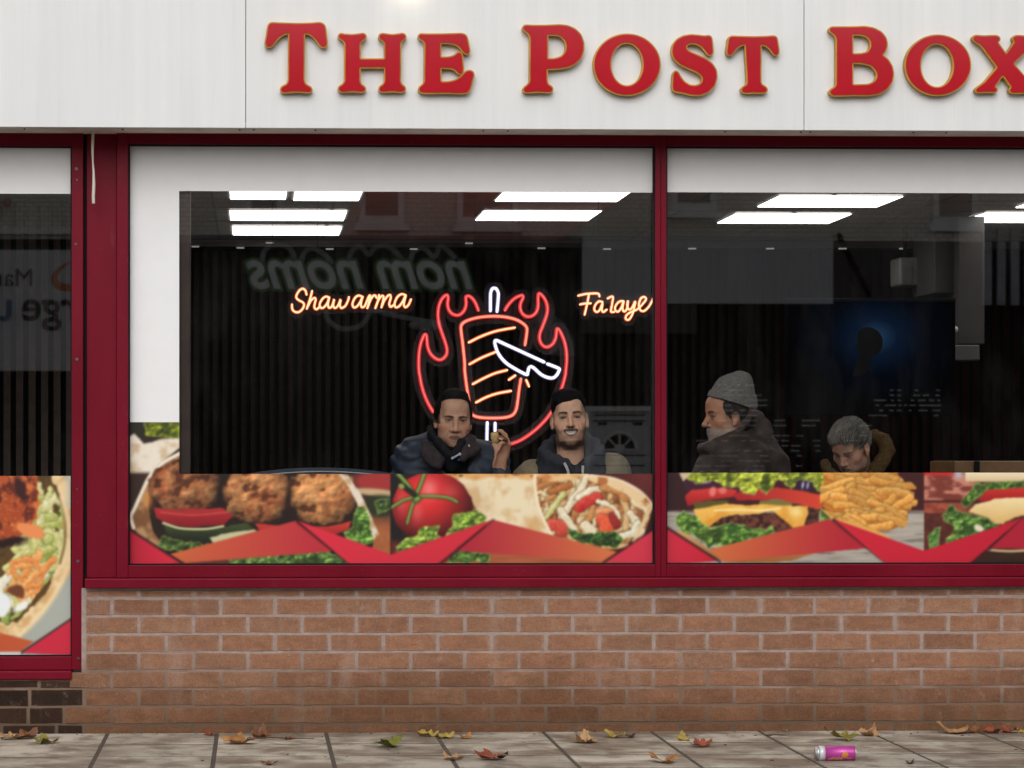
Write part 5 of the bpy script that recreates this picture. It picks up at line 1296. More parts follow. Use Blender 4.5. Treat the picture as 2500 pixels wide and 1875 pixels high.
finger([k5(1775, 1150, -.006), k5(1705, 1085, .002), k5(1668, 1015, .004), k5(1676, 965, .006)], [.0140, .0115, .0098, .0074])
V, Fc = B.mesh(); L = fr.loc(V)
sk1 = (.61, .335, .22)
hd = L[:, 2] > -.13
bare1 = lambda x, f, z: np.where(f > -.012, ((np.abs(x / .0655) ** 5 + np.abs((z - .028) / .062) ** 5) ** .2 - 1) * .06, .02)
o1 = dict(nz=-.009, mz=-.009, bz=.0115, eye=.0034, brow=.95, fade=lambda x, ax, f, z: .92 * sstep(-.004, .006, bare1(x, f, z)) * (z > -.02) * (f > -.09), fadec=(.02, .014, .011), browc=(.010, .007, .006), bag_shade=1.5, wrinkle=True, frown=-.10, beard=lambda x, ax, f, z: .16 * sstep(-.04, -.06, z) * (f > -.01) * (z > -.13), beardc=(.05, .04, .035))
cf = paint_face(L, sk1, o1); plain = np.array(sk1)[None] * (.85 + .3 * fbm(V[:, 0] * 70, V[:, 2] * 70, 3))[:, None]
cb = np.where(hd[:, None] & (np.abs(L[:, 0]) < .12)[:, None], cf, plain)
link('body', np_mesh('body', V, Fc, cb), M['skin'], p1)
def h1(F_):
    F_.ell((0, -.016, .040), (.0815, .098, .088), .01, fr=fr); F_.ell((0, -.03, .01), (.080, .088, .07), .02, fr=fr)
    F_.ell((0, .092, -.06), (.12, .088, .075), .006, 'sub', fr=fr); F_.ell((0, .02, .112), (.05, .05, .022), .03, fr=fr)
    F_.plane((0, 0, -.045), (0, .25, -1), fr=fr)
hair_mesh('hair', fr, p1, hc - .14, hc + .15, h1, (.0055, .0046, .0043), bare=bare1)
# jacket
J = Field(hc + np.array([-.36, -.34, -.66]), hc + np.array([.36, .32, -.0]), .007)
sl_, sr_ = hc + np.array([-.170, .06, -.195]), hc + np.array([.155, .05, -.185])
J.cap(hc + np.array([-.085, .10, -.075]), hc + np.array([-.165, .07, -.150]), .040, .062, .05); J.cap(hc + np.array([.075, .07, -.115]), sr_, .050, .075, .05); J.cap(sl_, sr_, .075, None, .05)
J.ell(hc + np.array([-.01, .05, -.38]), (.20, .14, .24), .08); J.ell(hc + np.array([-.01, .03, -.25]), (.15, .10, .13), .05)
J.cap(sl_, sl_ + np.array([-.045, -.10, -.24]), .092, .078, .05); J.cap(sl_ + np.array([-.045, -.10, -.24]), hc + np.array([-.10, -.27, -.42]), .07, .055, .04)
eb = np.array(k5(1800, 1840, .05)); J.cap(sr_, eb, .076, .062, .05); J.cap(eb, k5(1758, 1470, .0), .058, .046, .04)
J.cap(k5(1758, 1480, 0), k5(1757, 1440, 0), .047, .043, .005); J.cap(k5(1757, 1440, -.0), k5(1752, 1300, 0), .036, None, .004, 'sub')
J.cap(hc + np.array([0, -.02, -.02]), hc + np.array([.0, -.03, -.20]), .078, .066, .02, 'sub'); J.cap(hc + np.array([.0, -.10, -.12]), hc + np.array([.0, -.16, -.36]), .075, .040, .02, 'sub')
G = np.meshgrid(*J.ax, indexing='ij')
q_ = (np.abs(((G[2] + .35 * np.abs(G[0] - hc[0])) / .070) % 1 - .5) * 2) ** 4; J.D += (q_ * .0045).astype(np.float32)
J.D += (.005 * np.sin((G[2] * 1.2 + (G[0] - hc[0]) * .9 + .04 * np.sin(G[0] * 22)) * 70) * (fbm(G[0] * 6, G[2] * 6, 12) > .5)).astype(np.float32)
cloth_mesh('jacket', J, simple('navy padded jacket', (.026, .037, .060), .55, .4, .25, 30, bump=.25, bscale=300), p1, .007, 11)
# black fleece collar standing round the neck, open in front, and the dark top under it
K = Field(hc + np.array([-.2, -.2, -.5]), hc + np.array([.2, .2, .02]), .0055)
rim = [k5(1010, 1180, -.03), k5(900, 1075, -.02), k5(790, 960, .0), k5(690, 830, .05), k5(680, 760, .11), k5(960, 770, .16), k5(1270, 800, .12), k5(1240, 880, .05), k5(1170, 980, .0), k5(1110, 1080, -.02), k5(1050, 1180, -.03)]
rim = [q + np.array([0, .19 - .09, 0]) for q in rim]
for a, b in zip(rim[:-1], rim[1:]):
    K.cap(a, b, .010, None, .012); K.cap(a, a * .75 + (hc + np.array([0, .05, -.22])) * .25 + np.array([0, 0, -.03]), .014, .03, .02)
K.ell(hc + np.array([0, .04, -.30]), (.14, .10, .16), .04)
K.cap(hc + np.array([0, -.01, .02]), hc + np.array([.0, .0, -.13]), .068, .056, .01, 'sub')
cloth_mesh('collar', K, cloth('black fleece collar', (.012, .013, .017), .9, .3), p1, .004, 20)
# dark turned-down lapels
for q, poly in ((-1, [(560, 985), (640, 1010), (760, 1180), (850, 1290), (790, 1370), (700, 1330), (600, 1240), (555, 1130)]), (1, [(1200, 960), (1300, 900), (1440, 1080), (1330, 1150), (1160, 1250), (1090, 1180), (1130, 1080)])):
    LP = Field(hc + np.array([-.30, -.20, -.34]), hc + np.array([.30, .16, 0]), .005)
    pts = [np.array(k5(x, y, .19 - .055 - .06 * sstep(980, 1250, y))) for x, y in poly]; cm = sum(pts) / len(pts)
    for a, b in zip(pts, pts[1:] + pts[:1]): LP.cap(a * .93 + cm * .07, b * .93 + cm * .07, .008, None, .01)
    for a, b in zip(pts, pts[1:] + pts[:1]):
        for t_ in (.25, .6, .9): LP.cap((a * t_ + cm * (1 - t_)), (b * t_ + cm * (1 - t_)), .010, None, .02)
    cloth_mesh('lapel', LP, simple('dark plum lapel', (.040, .029, .032), .8, .3, .5, 26, bump=.3, bscale=300), p1, .006, 20)
mb = MB(); a, b = k5(1005, 1228, .055), k5(1120, 1165, .055); mb.tube([a, b], .0045, 8); mb.sphere(a, .0062); mb.sphere(b, .0072); mb.build('zip_pull', simple('pale zip pull', (.6, .6, .6), .4), p1, smooth=True)
MB().sphere(k5(1108, 1258, .055), (.0075, .006, .0065)).build('badge', simple('blue badge', (.01, .04, .18), .4), p1, smooth=True)
MB().sphere(k5(1268, 1045, .095), (.0055, .005, .010)).build('stud', simple('pale stud', (.55, .52, .42), .4), p1, smooth=True)
hip1 = hc + np.array([-.01, .18, -.60]); seat_legs(p1, hip1, (0, -1, 0), M['denim'], M['shoe']); stool(hip1[0], hip1[1] + .02, hip1[2] - .105, 'dark round stool under the man in the navy jacket')
# the piece of food in his fingers
FD = Field(np.array(k5(1680, 890)) - .035, np.array(k5(1680, 890)) + .035, .002)
fd = [(1612, 815), (1720, 800), (1745, 880), (1735, 975), (1650, 990), (1625, 900)]
cm = np.array(k5(1682, 895, -.004))
FD.ell(cm, (.0135, .011, .0165), .006)
for x, y in fd: FD.ell(np.array(k5(x, y, -.004)) * .62 + cm * .38, (.0085, .008, .009), .008)
f_ = cloth_mesh('food_bite', FD, simple('golden fried batter', (.62, .42, .17), .6, .3, .3, 150, bump=.6, bscale=220), None, .0015, 90)
tag(f_, 'golden bite of fried food held between the raised fingers', 'food')

# ---- smiling young man, dark beard, olive jacket over a grey hoodie
hc0 = np.array(P(1389, 1028, Y1)); hc = np.array(P(1390, 1022, Y1)); fr = Frame(hc, yaw=4, pitch=-3, roll=3)
p2 = ground_empty('person', hc, 'smiling young man with short beard, olive jacket over a dark grey hoodie', )
B = Field(hc + np.array([-.22, -.16, -.52]), hc + np.array([.22, .24, .14]), .0028)
head(B, fr, smile=True, thin=1.06, jaw=1.04, nose=1.03, cz=-.008)
hf_, hc = hc, hc0
sh = hc + np.array([.015, .055, -.255])
B.cap(fr.w((0, -.03, -.06)), sh + np.array([0, -.01, .03]), .056, .064, .03)
B.cap(sh + np.array([-.10, 0, -.03]), sh + np.array([.10, 0, -.03]), .05, None, .05); B.ell(sh + np.array([0, .0, -.14]), (.13, .09, .15), .06)
V, Fc = B.mesh(); L = fr.loc(V); sk2 = (.80, .47, .315)
def beard2(x, ax, f, z):
    chin = .12 * sstep(-.045, -.06, z) * (f > 0) + sstep(-.098, -.108, z) * sstep(-.0, .03, f) + sstep(.046, .056, ax - (z + .10) * .05) * sstep(-.03, -.065, z) * sstep(-.02, .0, f) * sstep(.065, .035, f) * .8
    mous = 1.25 * np.exp(-((z + .0515 + ax ** 2 * 7) / .0058) ** 2) * sstep(.034, .026, ax) * (f > .06)
    return np.clip(chin * 1.5 * (z > -.15) + mous * .95 + .5 * np.exp(-(x / .008) ** 2 - ((z + .086) / .006) ** 2) * (f > .05), 0, 1)
o2 = dict(eye=.0040, squint=.25, bag_shade=.6, brow=1.2, smile=True, beard=beard2, beardc=(.010, .0075, .0065), browc=(.007, .005, .004), lip=(.27, .12, .10),
          fade=lambda x, ax, f, z: .7 * sstep(.056, .066, ax) * sstep(-.02, .03, z) * sstep(.05, .02, f), fadec=(.06, .042, .034))
hd = L[:, 2] > -.14
plain = np.array(sk2)[None] * (.9 + .2 * fbm(V[:, 0] * 70, V[:, 2] * 70, 3))[:, None]
link('body', np_mesh('body', V, Fc, np.where(hd[:, None], paint_face(L, sk2, o2), plain)), M['skin'], p2)
def h2(F_):
    F_.ell((0, -.010, .052), (.0775, .094, .082), .01, fr=fr); F_.ell((-.012, .042, .098), (.060, .046, .027), .03, fr=fr)
    F_.ell((-.03, .066, .075), (.04, .02, .018), .02, fr=fr)
    F_.plane((0, 0, .012), (0, .35, -1), fr=fr)
bare2 = lambda x, f, z: np.where(f > -.0, ((np.abs((x - .004) / .064) ** 4 + np.abs((z - .0 + .10 * np.clip(-x, 0, 1) * .5) / .070) ** 4) ** .25 - 1) * .06, .02)
hair_mesh('hair', fr, p2, hf_ - .14, hf_ + .16, h2, (.0060, .0050, .005), bare=bare2)
J = Field(hc + np.array([-.38, -.22, -.70]), hc + np.array([.38, .34, -.02]), .007)
sl_, sr_ = hc + np.array([-.150, .08, -.265]), hc + np.array([.195, .08, -.235])
J.cap(sl_, sr_, .070, None, .06); J.cap(hc + np.array([-.07, .09, -.185]), sl_, .045, .074, .05); J.cap(hc + np.array([.09, .09, -.175]), sr_, .045, .074, .05); J.ell(hc + np.array([.02, .09, -.46]), (.21, .13, .24), .08)
for q, s_ in ((-1, sl_), (1, sr_)):
    J.cap(s_, s_ + np.array([q * .045, -.02, -.27]), .078, .062, .05); J.cap(s_ + np.array([q * .045, -.02, -.27]), s_ + np.array([-q * .03, -.20, -.34]), .06, .05, .04)
J.cap(hc + np.array([.02, .02, -.08]), hc + np.array([.02, -.07, -.52]), .088, .055, .02, 'sub')
G = np.meshgrid(*J.ax, indexing='ij'); J.D += (.004 * np.sin((G[0] * .8 + G[2] * .5 + .05 * np.sin(G[2] * 13)) * 75) * sstep(.45, .6, fbm(G[0] * 5, G[2] * 4, 3))).astype(np.float32)
cloth_mesh('jacket', J, cloth('olive cotton jacket', (.25, .208, .138), .85, .14), p2, .008, 10)
H = Field(hc + np.array([-.24, -.2, -.66]), hc + np.array([.24, .26, -.0]), .005)
k6b = lambda x, y, dy=0: np.array(P(1260 + x / 6.506, 930 + y / 6.506, Y1 + dy))
rim = [k6b(*q) for q in ((940, 1400, -.085), (800, 1325, -.075), (640, 1255, -.055), (500, 1205, -.03), (440, 1120, .01), (490, 1020, .06), (630, 940, .11), (860, 900, .14), (1100, 900, .11), (1250, 985, .06), (1325, 1090, .01), (1305, 1170, -.03), (1200, 1250, -.055), (1080, 1325, -.075), (960, 1400, -.085))]
cN = hc + np.array([.02, .06, -.22])
for a, b in zip(rim[:-1], rim[1:]):
    H.cap(a, b, .0175, None, .012); H.cap(a, a * .62 + cN * .38 + np.array([0, .02, -.035]), .016, .03, .025)
    o_ = (a - cN); o_[2] = 0; H.cap(a + np.array([0, .01, -.01]), a + o_ * .10 + np.array([0, .04, -.07]), .018, .03, .03)
H.ell(hc + np.array([.02, .075, -.42]), (.15, .105, .21), .05)
H.cap(hc + np.array([.01, .02, -.04]), hc + np.array([.015, .03, -.17]), .072, .058, .015, 'sub'); H.cap(hc + np.array([.015, -.02, -.10]), hc + np.array([.022, -.10, -.205]), .055, .010, .015, 'sub')
cloth_mesh('hoodie', H, cloth('dark blue grey hoodie', (.040, .044, .055), .9, .15), p2, .004, 14)
k6 = lambda x, y, dy=0: np.array(P(1260 + x / 6.506, 930 + y / 6.506, Y1 - .118 + dy))
for q in ([(765, 1300), (800, 1370), (828, 1440), (835, 1530), (836, 1620)], [(1062, 1345), (1060, 1410), (1060, 1480), (1060, 1560), (1058, 1640)]):
    MB().tube([Vector(k6(x, y)) for x, y in q], [.0055, .0062, .006, .0055, .0055], 8).build('drawstring', simple('white drawstring', (.62, .61, .58), .8), p2, smooth=True)
hip2 = hc + np.array([.015, .12, -.63]); seat_legs(p2, hip2, (0, -1, 0), M['denim'], M['shoe']); stool(hip2[0], hip2[1] + .02, hip2[2] - .105, 'dark round stool under the smiling young man')

# ---- bearded man in profile, grey beanie, brown jacket with a bunched hood
Y3 = .75
hc = np.array(P(1773, 1016, Y3)); fr = Frame(hc, yaw=76, pitch=2, roll=0)
p3 = ground_empty('person', hc, 'grey-bearded man in a grey knitted beanie, turned side-on to the left')
B = Field(hc + np.array([-.17, -.17, -.46]), hc + np.array([.19, .17, .14]), .0028)
head(B, fr, nose=1.06, jaw=1.04, wide=1.25, nz=-.004, mz=-.004)
sh = hc + np.array([.045, .0, -.245])
B.cap(fr.w((0, -.03, -.06)), sh + np.array([0, 0, .05]), .058, .066, .03); B.ell(sh + np.array([0, .0, -.12]), (.11, .13, .15), .06)
V, Fc = B.mesh(); L = fr.loc(V); sk3 = (.64, .32, .20)
def beard3(x, ax, f, z):
    b = sstep(-.045, -.07, z - .35 * (f - .05)) * (f > .0) + .6 * sstep(-.02, -.05, z) * sstep(.045, .06, ax) * (f > -.012) * sstep(.05, .02, f)
    return np.clip(b, 0, 1) * .85 * (z > -.13)
o3 = dict(eye=.0038, brow=1.15, browc=(.03, .025, .022), beard=beard3, beardc=(.44, .43, .41), wrinkle=True,
          fade=lambda x, ax, f, z: .75 * sstep(.05, .062, ax) * sstep(-.02, .01, z) * sstep(.05, .01, f), fadec=(.07, .06, .055))
hd = L[:, 2] > -.13; plain = np.array(sk3)[None] * (.9 + .2 * fbm(V[:, 0] * 70, V[:, 2] * 70, 3))[:, None]
link('body', np_mesh('body', V, Fc, np.where(hd[:, None], paint_face(L, sk3, o3), plain)), M['skin'], p3)
def h3(F_):
    F_.ell((0, -.018, .030), (.0800, .0965, .085), .01, fr=fr); F_.ell((0, .082, .0), (.10, .062, .075), .006, 'sub', fr=fr); F_.plane((0, 0, -.050), (0, .3, -1), fr=fr)
hair_mesh('hair', fr, p3, hc - .14, hc + .15, h3, (.05, .045, .042), .5)
BE = Field(hc + np.array([-.16, -.14, -.08]), hc + np.array([.20, .14, .24]), .0032)
kp = lambda x, y, dy=0: np.array(P(1640 + x / 3.3515, 880 + y / 3.3515, Y3 + dy))
BE.ell((0, -.018, .055), (.086, .103, .090), .01, fr=fr)
BE.cap(kp(470, 228), kp(548, 190), .060, .050, .05); BE.cap(kp(535, 215), kp(582, 152), .048, .020, .045); BE.cap(kp(545, 250), kp(605, 330), .062, .045, .04)
# cut along the brim, low behind and high in front
a, b = kp(235, 262), kp(660, 395); d = b - a; n_ = np.array([d[2], 0, -d[0]]); n_ = -n_ if n_[2] > 0 else n_
BE.plane((a + b) / 2, n_)
for q in (-1, 1):
    pass
G = np.meshgrid(*BE.ax, indexing='ij'); along = (G[0] - a[0]) * d[0] + (G[2] - a[2]) * d[2]
up_ = -((G[0] - a[0]) * n_[0] + (G[2] - a[2]) * n_[2]) / np.linalg.norm(n_)
BE.D += (.0012 * np.sin(up_ * 900) - .0045 * sstep(.030, .020, up_) + .0016 * np.sin((G[0] * .6 - G[2] + G[1]) * 420)).astype(np.float32)
t = NT('grey marl knitted wool'); n = t.noise(120, 4); t.base(t.ramp(n, (.3, (.16, .155, .145)), (.7, (.30, .285, .27)))); t.rough(.95); t.bump(t.noise(330), .6, .004)
cloth_mesh('beanie', BE, t.m, p3, .005, 22)
J = Field(hc + np.array([-.34, -.36, -.72]), hc + np.array([.40, .36, .08]), .007)
J.cap(kp(570, 800, -.10), kp(640, 790, .17), .105, None, .06); J.ell(kp(560, 900, .02), (.185, .20, .17), .06); J.ell(hc + np.array([.05, .0, -.44]), (.19, .19, .22), .08)
J.cap(kp(700, 690, -.02), kp(820, 880, -.02), .075, .085, .05); J.cap(kp(300, 900, .0), kp(300, 1060, 0), .070, .085, .05)
J.cap(kp(620, 800, -.16), kp(640, 1080, -.19), .080, .066, .04); J.cap(kp(640, 1080, -.19), kp(250, 1150, -.17), .06, .045, .04)
J.cap(kp(300, 715, -.05), kp(540, 625, -.085), .026, .034, .02); J.cap(kp(245, 720, .0), kp(300, 715, -.05), .024, .026, .02)
J.cap(hc + np.array([.0, .0, -.02]), hc + np.array([.01, .0, -.17]), .070, .060, .012, 'sub')
G = np.meshgrid(*J.ax, indexing='ij'); J.D += (.005 * np.sin((G[0] * .5 - G[2] * .9 + .05 * np.sin(G[0] * 17)) * 62) * sstep(.42, .6, fbm(G[0] * 6, G[2] * 6, 3))).astype(np.float32)
cloth_mesh('jacket', J, cloth('brown grey jacket', (.075, .058, .052), .6, .35, 16), p3, .012, 11)
HD = Field(hc + np.array([-.12, -.2, -.22]), hc + np.array([.24, .2, .06]), .005)
for dy in (-.055, .0, .055):
    hp = [kp(650, 425, dy), kp(715, 455, dy), kp(765, 520, dy), kp(785, 590, dy), kp(700, 625, dy - .02), kp(600, 645, dy - .03)]
    for a, b in zip(hp[:-1], hp[1:]): HD.cap(a, b, .017, .019, .02)
hp = [kp(648, 428, -.06), kp(610, 500, -.085), kp(555, 575, -.09), kp(480, 640, -.09), kp(400, 700, -.07)]
for a, b in zip(hp[:-1], hp[1:]): HD.cap(a, b, .013, None, .012)
HD.ell(kp(690, 560, .01), (.030, .075, .032), .03)
cloth_mesh('hood', HD, cloth('brown grey jacket', (.085, .068, .062), .85, .2), p3, .007, 14)
IN = Field(hc + np.array([-.08, -.14, -.2]), hc + np.array([.16, .1, .04]), .005); IN.cap(kp(560, 620, -.065), kp(640, 490, -.05), .022, .016, .02); IN.cap(kp(430, 690, -.05), kp(560, 620, -.065), .016, .022, .02); IN.cap(kp(275, 735, -.02), kp(430, 700, -.06), .020, .018, .02); IN.ell(kp(380, 740, .0), (.045, .05, .03), .02)
cloth_mesh('hood_lining', IN, cloth('black hood lining', (.010, .010, .012), .9), p3, .003, 14)
hip3 = hc + np.array([.08, .0, -.62]); seat_legs(p3, hip3, (-1, 0, 0), M['denim'], M['shoe']); stool(hip3[0] + .02, hip3[1], hip3[2] - .105, 'dark round stool under the man in the beanie')

# ---- older man with curly grey hair, head bowed, hand at his mouth
Y4 = 1.15
hc = np.array(P(2076, 1093, Y4)); fr = Frame(hc, yaw=40, pitch=30, roll=0)
p4 = ground_empty('person', hc, 'grey-haired man with bowed head beside a mustard fur-trimmed hood')
B = Field(hc + np.array([-.22, -.22, -.44]), hc + np.array([.22, .24, .15]), .003)
head(B, fr)
sh = hc + np.array([.06, .12, -.20])
B.cap(fr.w((0, -.04, -.06)), sh + np.array([0, 0, .06]), .056, .066, .03); B.ell(sh + np.array([0, .0, -.12]), (.15, .11, .17), .06)
# his hand, loosely closed below the mouth
hb = fr.w((-.012, .105, -.125))
B.ell(hb + np.array([.03, .02, -.03]), (.036, .03, .034), .02); B.cap(hb + np.array([.03, .02, -.03]), hb + np.array([.09, .06, -.16]), .026, .03, .02)
for i in range(4):
    q = hb + np.array([-.012 + i * .017, -.012, -.005 - i * .006]); finger([hb + np.array([.02 + i * .014, .0, -.03]), q, q + np.array([.004, .022, .022])], [.0098, .009, .0075])
finger([hb + np.array([.05, .01, -.02]), hb + np.array([.045, -.005, .012]), hb + np.array([.03, .005, .030])], [.012, .0105, .008])
V, Fc = B.mesh(); L = fr.loc(V); sk4 = (.60, .33, .23)
o4 = dict(eye=.0022, browc=(.12, .11, .10), beard=lambda x, ax, f, z: .5 * sstep(-.045, -.07, z) * (f > -.01) * (z > -.13), beardc=(.25, .24, .22), wrinkle=True)
hd = (L[:, 2] > -.115) & (L[:, 1] < .12); plain = np.array(sk4)[None] * (.9 + .2 * fbm(V[:, 0] * 70, V[:, 2] * 70, 3))[:, None]
link('body', np_mesh('body', V, Fc, np.where(hd[:, None], paint_face(L, sk4, o4), plain)), M['skin'], p4)
def h4(F_):
    F_.ell((0, -.016, .050), (.084, .100, .086), .01, fr=fr); F_.ell((0, .05, .085), (.062, .045, .034), .03, fr=fr); F_.ell((0, -.05, .02), (.08, .065, .075), .02, fr=fr)
    F_.ell((.0, .105, .010), (.064, .065, .072), .008, 'sub', fr=fr); F_.plane((0, 0, -.030), (0, .4, -1), fr=fr)
hair_mesh('hair', fr, p4, hc - .16, hc + .17, h4, (.20, .187, .168), .8, amp=.0095)
J = Field(hc + np.array([-.34, -.26, -.66]), hc + np.array([.42, .42, 0]), .008)
J.cap(sh + np.array([-.17, .0, -.06]), sh + np.array([.17, .02, -.06]), .08, None, .06); J.ell(sh + np.array([0, .02, -.22]), (.20, .14, .24), .08)
for q in (-1, 1): J.cap(sh + np.array([q * .18, 0, -.07]), sh + np.array([q * .21, -.08, -.30]), .072, .06, .05)
J.cap(sh + np.array([0, -.02, .12]), sh + np.array([0, -.03, .0]), .075, .066, .02, 'sub')
cloth_mesh('jacket', J, cloth('near black coat', (.014, .012, .012), .85), p4, .009, 9)
HF = Field(hc + np.array([-.24, -.24, -.28]), hc + np.array([.30, .36, .12]), .005)
k8 = lambda x, y, dy=0: np.array(P(1640 + x / 3.3515, 880 + y / 3.3515, Y4 + dy))
hp = [k8(1660, 610, .06), k8(1735, 655, .05), k8(1765, 735, .03), k8(1730, 815, -.01), k8(1680, 880, -.05), k8(1640, 960, -.08)]
for a, b in zip(hp[:-1], hp[1:]): HF.cap(a, b, .030, None, .02)
hp = [k8(1250, 850, -.10), k8(1300, 930, -.12), k8(1420, 985, -.14)]
for a, b in zip(hp[:-1], hp[1:]): HF.cap(a, b, .022, None, .02)
G = np.meshgrid(*HF.ax, indexing='ij'); HF.D += (.012 * (fbm(G[0] * 110, G[2] * 110 + G[1] * 70, 6, 3) - .5)).astype(np.float32)
cloth_mesh('fur_trim', HF, cloth('mustard brown fur', (.105, .062, .022), .95, .5, 120, .8, 260), p4, .006, 30)
hip4 = hc + np.array([.10, .22, -.53]); seat_legs(p4, hip4, (0, -1, 0), M['denim'], M['shoe']); stool(hip4[0], hip4[1] + .02, hip4[2] - .105, 'dark round stool under the grey-haired man')

# ================================================================== OTHER THINGS INSIDE THE SHOP
# navy padded bench back just behind the glass
xb0, xb1 = PX(560, .16), PX(1000, .16)
e = empty('bench', ((xb0 + xb1) / 2, .22, FLZ), 'navy padded bench whose curved back shows above the falafel print', 'bench')
mb = MB(); top = []
for k in range(25):
    u = k / 24; px = 570 + 430 * u; top.append((PX(px, .16), PYz(1166 - 24 * math.sin(math.pi * min(1, max(0, u))) ** .7, .16, 780)))
ring = top + [(xb1, .62), (xb0, .62)]
mb.poly([ring], .16, .235); mb.build('backrest', simple('navy bench vinyl', (.030, .042, .065), .5, var=.2), e, bevel=.012)
MB().tube([Vector((x, .157, z - .016)) for x, z in top[1:-1]], .003, 6).build('piping', simple('pale piping', (.42, .43, .45), .5), e)
MB().box(xb0, xb1, .235, .40, .56, .64).build('seat', simple('navy bench vinyl', (.030, .042, .065), .5, var=.2), e, bevel=.015)
for x in (xb0 + .04, xb1 - .08):
    MB().box(x, x + .04, .18, .39, FLZ, .56).build('leg', M['black'], e)
# television on the right with a dim blue picture
TY = 2.6
x0, x1 = PX(1919, TY), PX(2333, TY); z1, z0 = P(2120, 728, TY).z, P(2120, 1015, TY).z
e = empty('television', ((x0 + x1) / 2, TY, z0), 'large dark television showing a head against a blue glow', 'television')
MB().box(x0, x1, TY, TY + .05, z0, z1).build('casing', simple('black tv casing', (.002, .002, .0025), .7, .05), e, bevel=.004)
t = NT('dim blue tv picture'); tc = t.node('ShaderNodeTexCoord'); mp = t.node('ShaderNodeMapping'); t.link(tc.outputs['Object'], mp.inputs['Vector'])
gx = P(2140, 822, TY)
mp.inputs['Location'].default_value = (-gx.x, -TY, -gx.z); gr = t.node('ShaderNodeTexGradient'); gr.gradient_type = 'SPHERICAL'
mp2 = t.node('ShaderNodeMapping'); mp2.inputs['Scale'].default_value = (2.3, 2.3, 2.8); t.link(mp.outputs[0], mp2.inputs[0]); t.link(mp2.outputs[0], gr.inputs[0])
cr = t.ramp(gr.outputs[0], (0, (0, .0003, .001)), (.45, (.001, .004, .012)), (.75, (.006, .022, .06)), (1, (.035, .10, .22)))
t.base((.001, .001, .0015)); t.rough(.55); t.spec(.03); t.link(cr, t.b.inputs['Emission Color']); t.b.inputs['Emission Strength'].default_value = .55
MB().box(x0 + .012, x1 - .012, TY - .003, TY - .0005, z0 + .012, z1 - .012).build('screen', t.m, e)
hp_ = [(2094, 838), (2092, 822), (2098, 806), (2112, 799), (2130, 801), (2146, 812), (2154, 830), (2152, 850), (2142, 864), (2126, 874), (2122, 890), (2112, 912), (2082, 918), (2090, 890), (2096, 870), (2093, 858), (2090, 846)]
MB().poly([[(lambda p: (p.x, p.z))(P(x, y, TY)) for x, y in [tuple(q) for q in catmull(hp_, 4, True)]]], TY - .006, TY - .0035).build('picture_head', M['black'], e)
MB().box((x0 + x1) / 2 - .04, (x0 + x1) / 2 + .04, TY + .05, BW, z0 + .25, z0 + .35).build('wall_arm', M['black'], e)
# white loudspeaker near the ceiling
p_ = P(2220, 660, 3.4)
e = empty('loudspeaker', p_, 'small white box loudspeaker high on the right near the ceiling', 'loudspeaker')
a, b = P(2195, 628, 3.4), P(2248, 697, 3.4)
MB().box(a.x, b.x, 3.4, 3.62, b.z, a.z).build('cabinet', simple('off white plastic', (.20, .185, .17), .5), e, bevel=.012)
MB().box(a.x + .02, b.x - .05, 3.393, 3.3995, b.z + .02, a.z - .05).build('grille', simple('cream grille', (.16, .15, .135), .7), e)
MB().tube([(p_.x, 3.5, a.z), (p_.x, 3.5, CEIL - .001)], .012, 8).build('bracket', M['black'], e)
# pale wall cabinet / duct hung right of the TV
e = empty('wall_cabinet', P(2370, 840, 2.9), 'pale boxed-in duct hanging from the ceiling right of the television', 'duct')
MB().box(PX(2340, 2.9), PX(2404, 2.9), 2.9, 3.6, P(2370, 840, 2.9).z, CEIL - .012).build('casing', simple('pale painted board', (.055, .048, .045), .7), e, bevel=.006)
MB().box(PX(2282, 3.0), PX(2338, 3.0), 3.0, 3.5, P(2300, 715, 3.0).z, CEIL - .012).build('side_casing', simple('greyer painted board', (.035, .031, .03), .7), e, bevel=.006)
MB().box(PX(2330, 2.88), PX(2392, 2.88), 2.88, 3.1, P(2370, 880, 2.88).z, P(2370, 842, 2.88).z).build('control_box', simple('white plastic box', (.11, .10, .095), .5), e, bevel=.006)
MB().sphere(P(2331, 804, 2.86), .018).build('sensor', simple('white plastic', (.5, .5, .5), .4), e, smooth=True)
# wooden counter in the lower right
e = empty('counter', (PX(2440, 1.5), 1.6, FLZ), 'orange-brown wooden counter top in the lower right corner of the window', 'counter')
ca, cb_ = PX(2331, 1.5), PX(2760, 1.5)
MB().box(ca, cb_, 1.5, 2.0, 1.02, P(2440, 1126, 1.5).z).build('top', simple('orange brown wood', (.21, .105, .035), .45, var=.3, nscale=7), e, bevel=.004)
MB().box(ca + .03, cb_ - .03, 1.54, 1.96, FLZ, 1.02).build('cabinet', simple('dark counter front', (.03, .02, .015), .6), e)
MB().box(PX(2379, 1.49), PX(2392, 1.49), 1.488, 1.499, 1.04, P(2440, 1127, 1.5).z + .002).build('strap', M['black'], e)
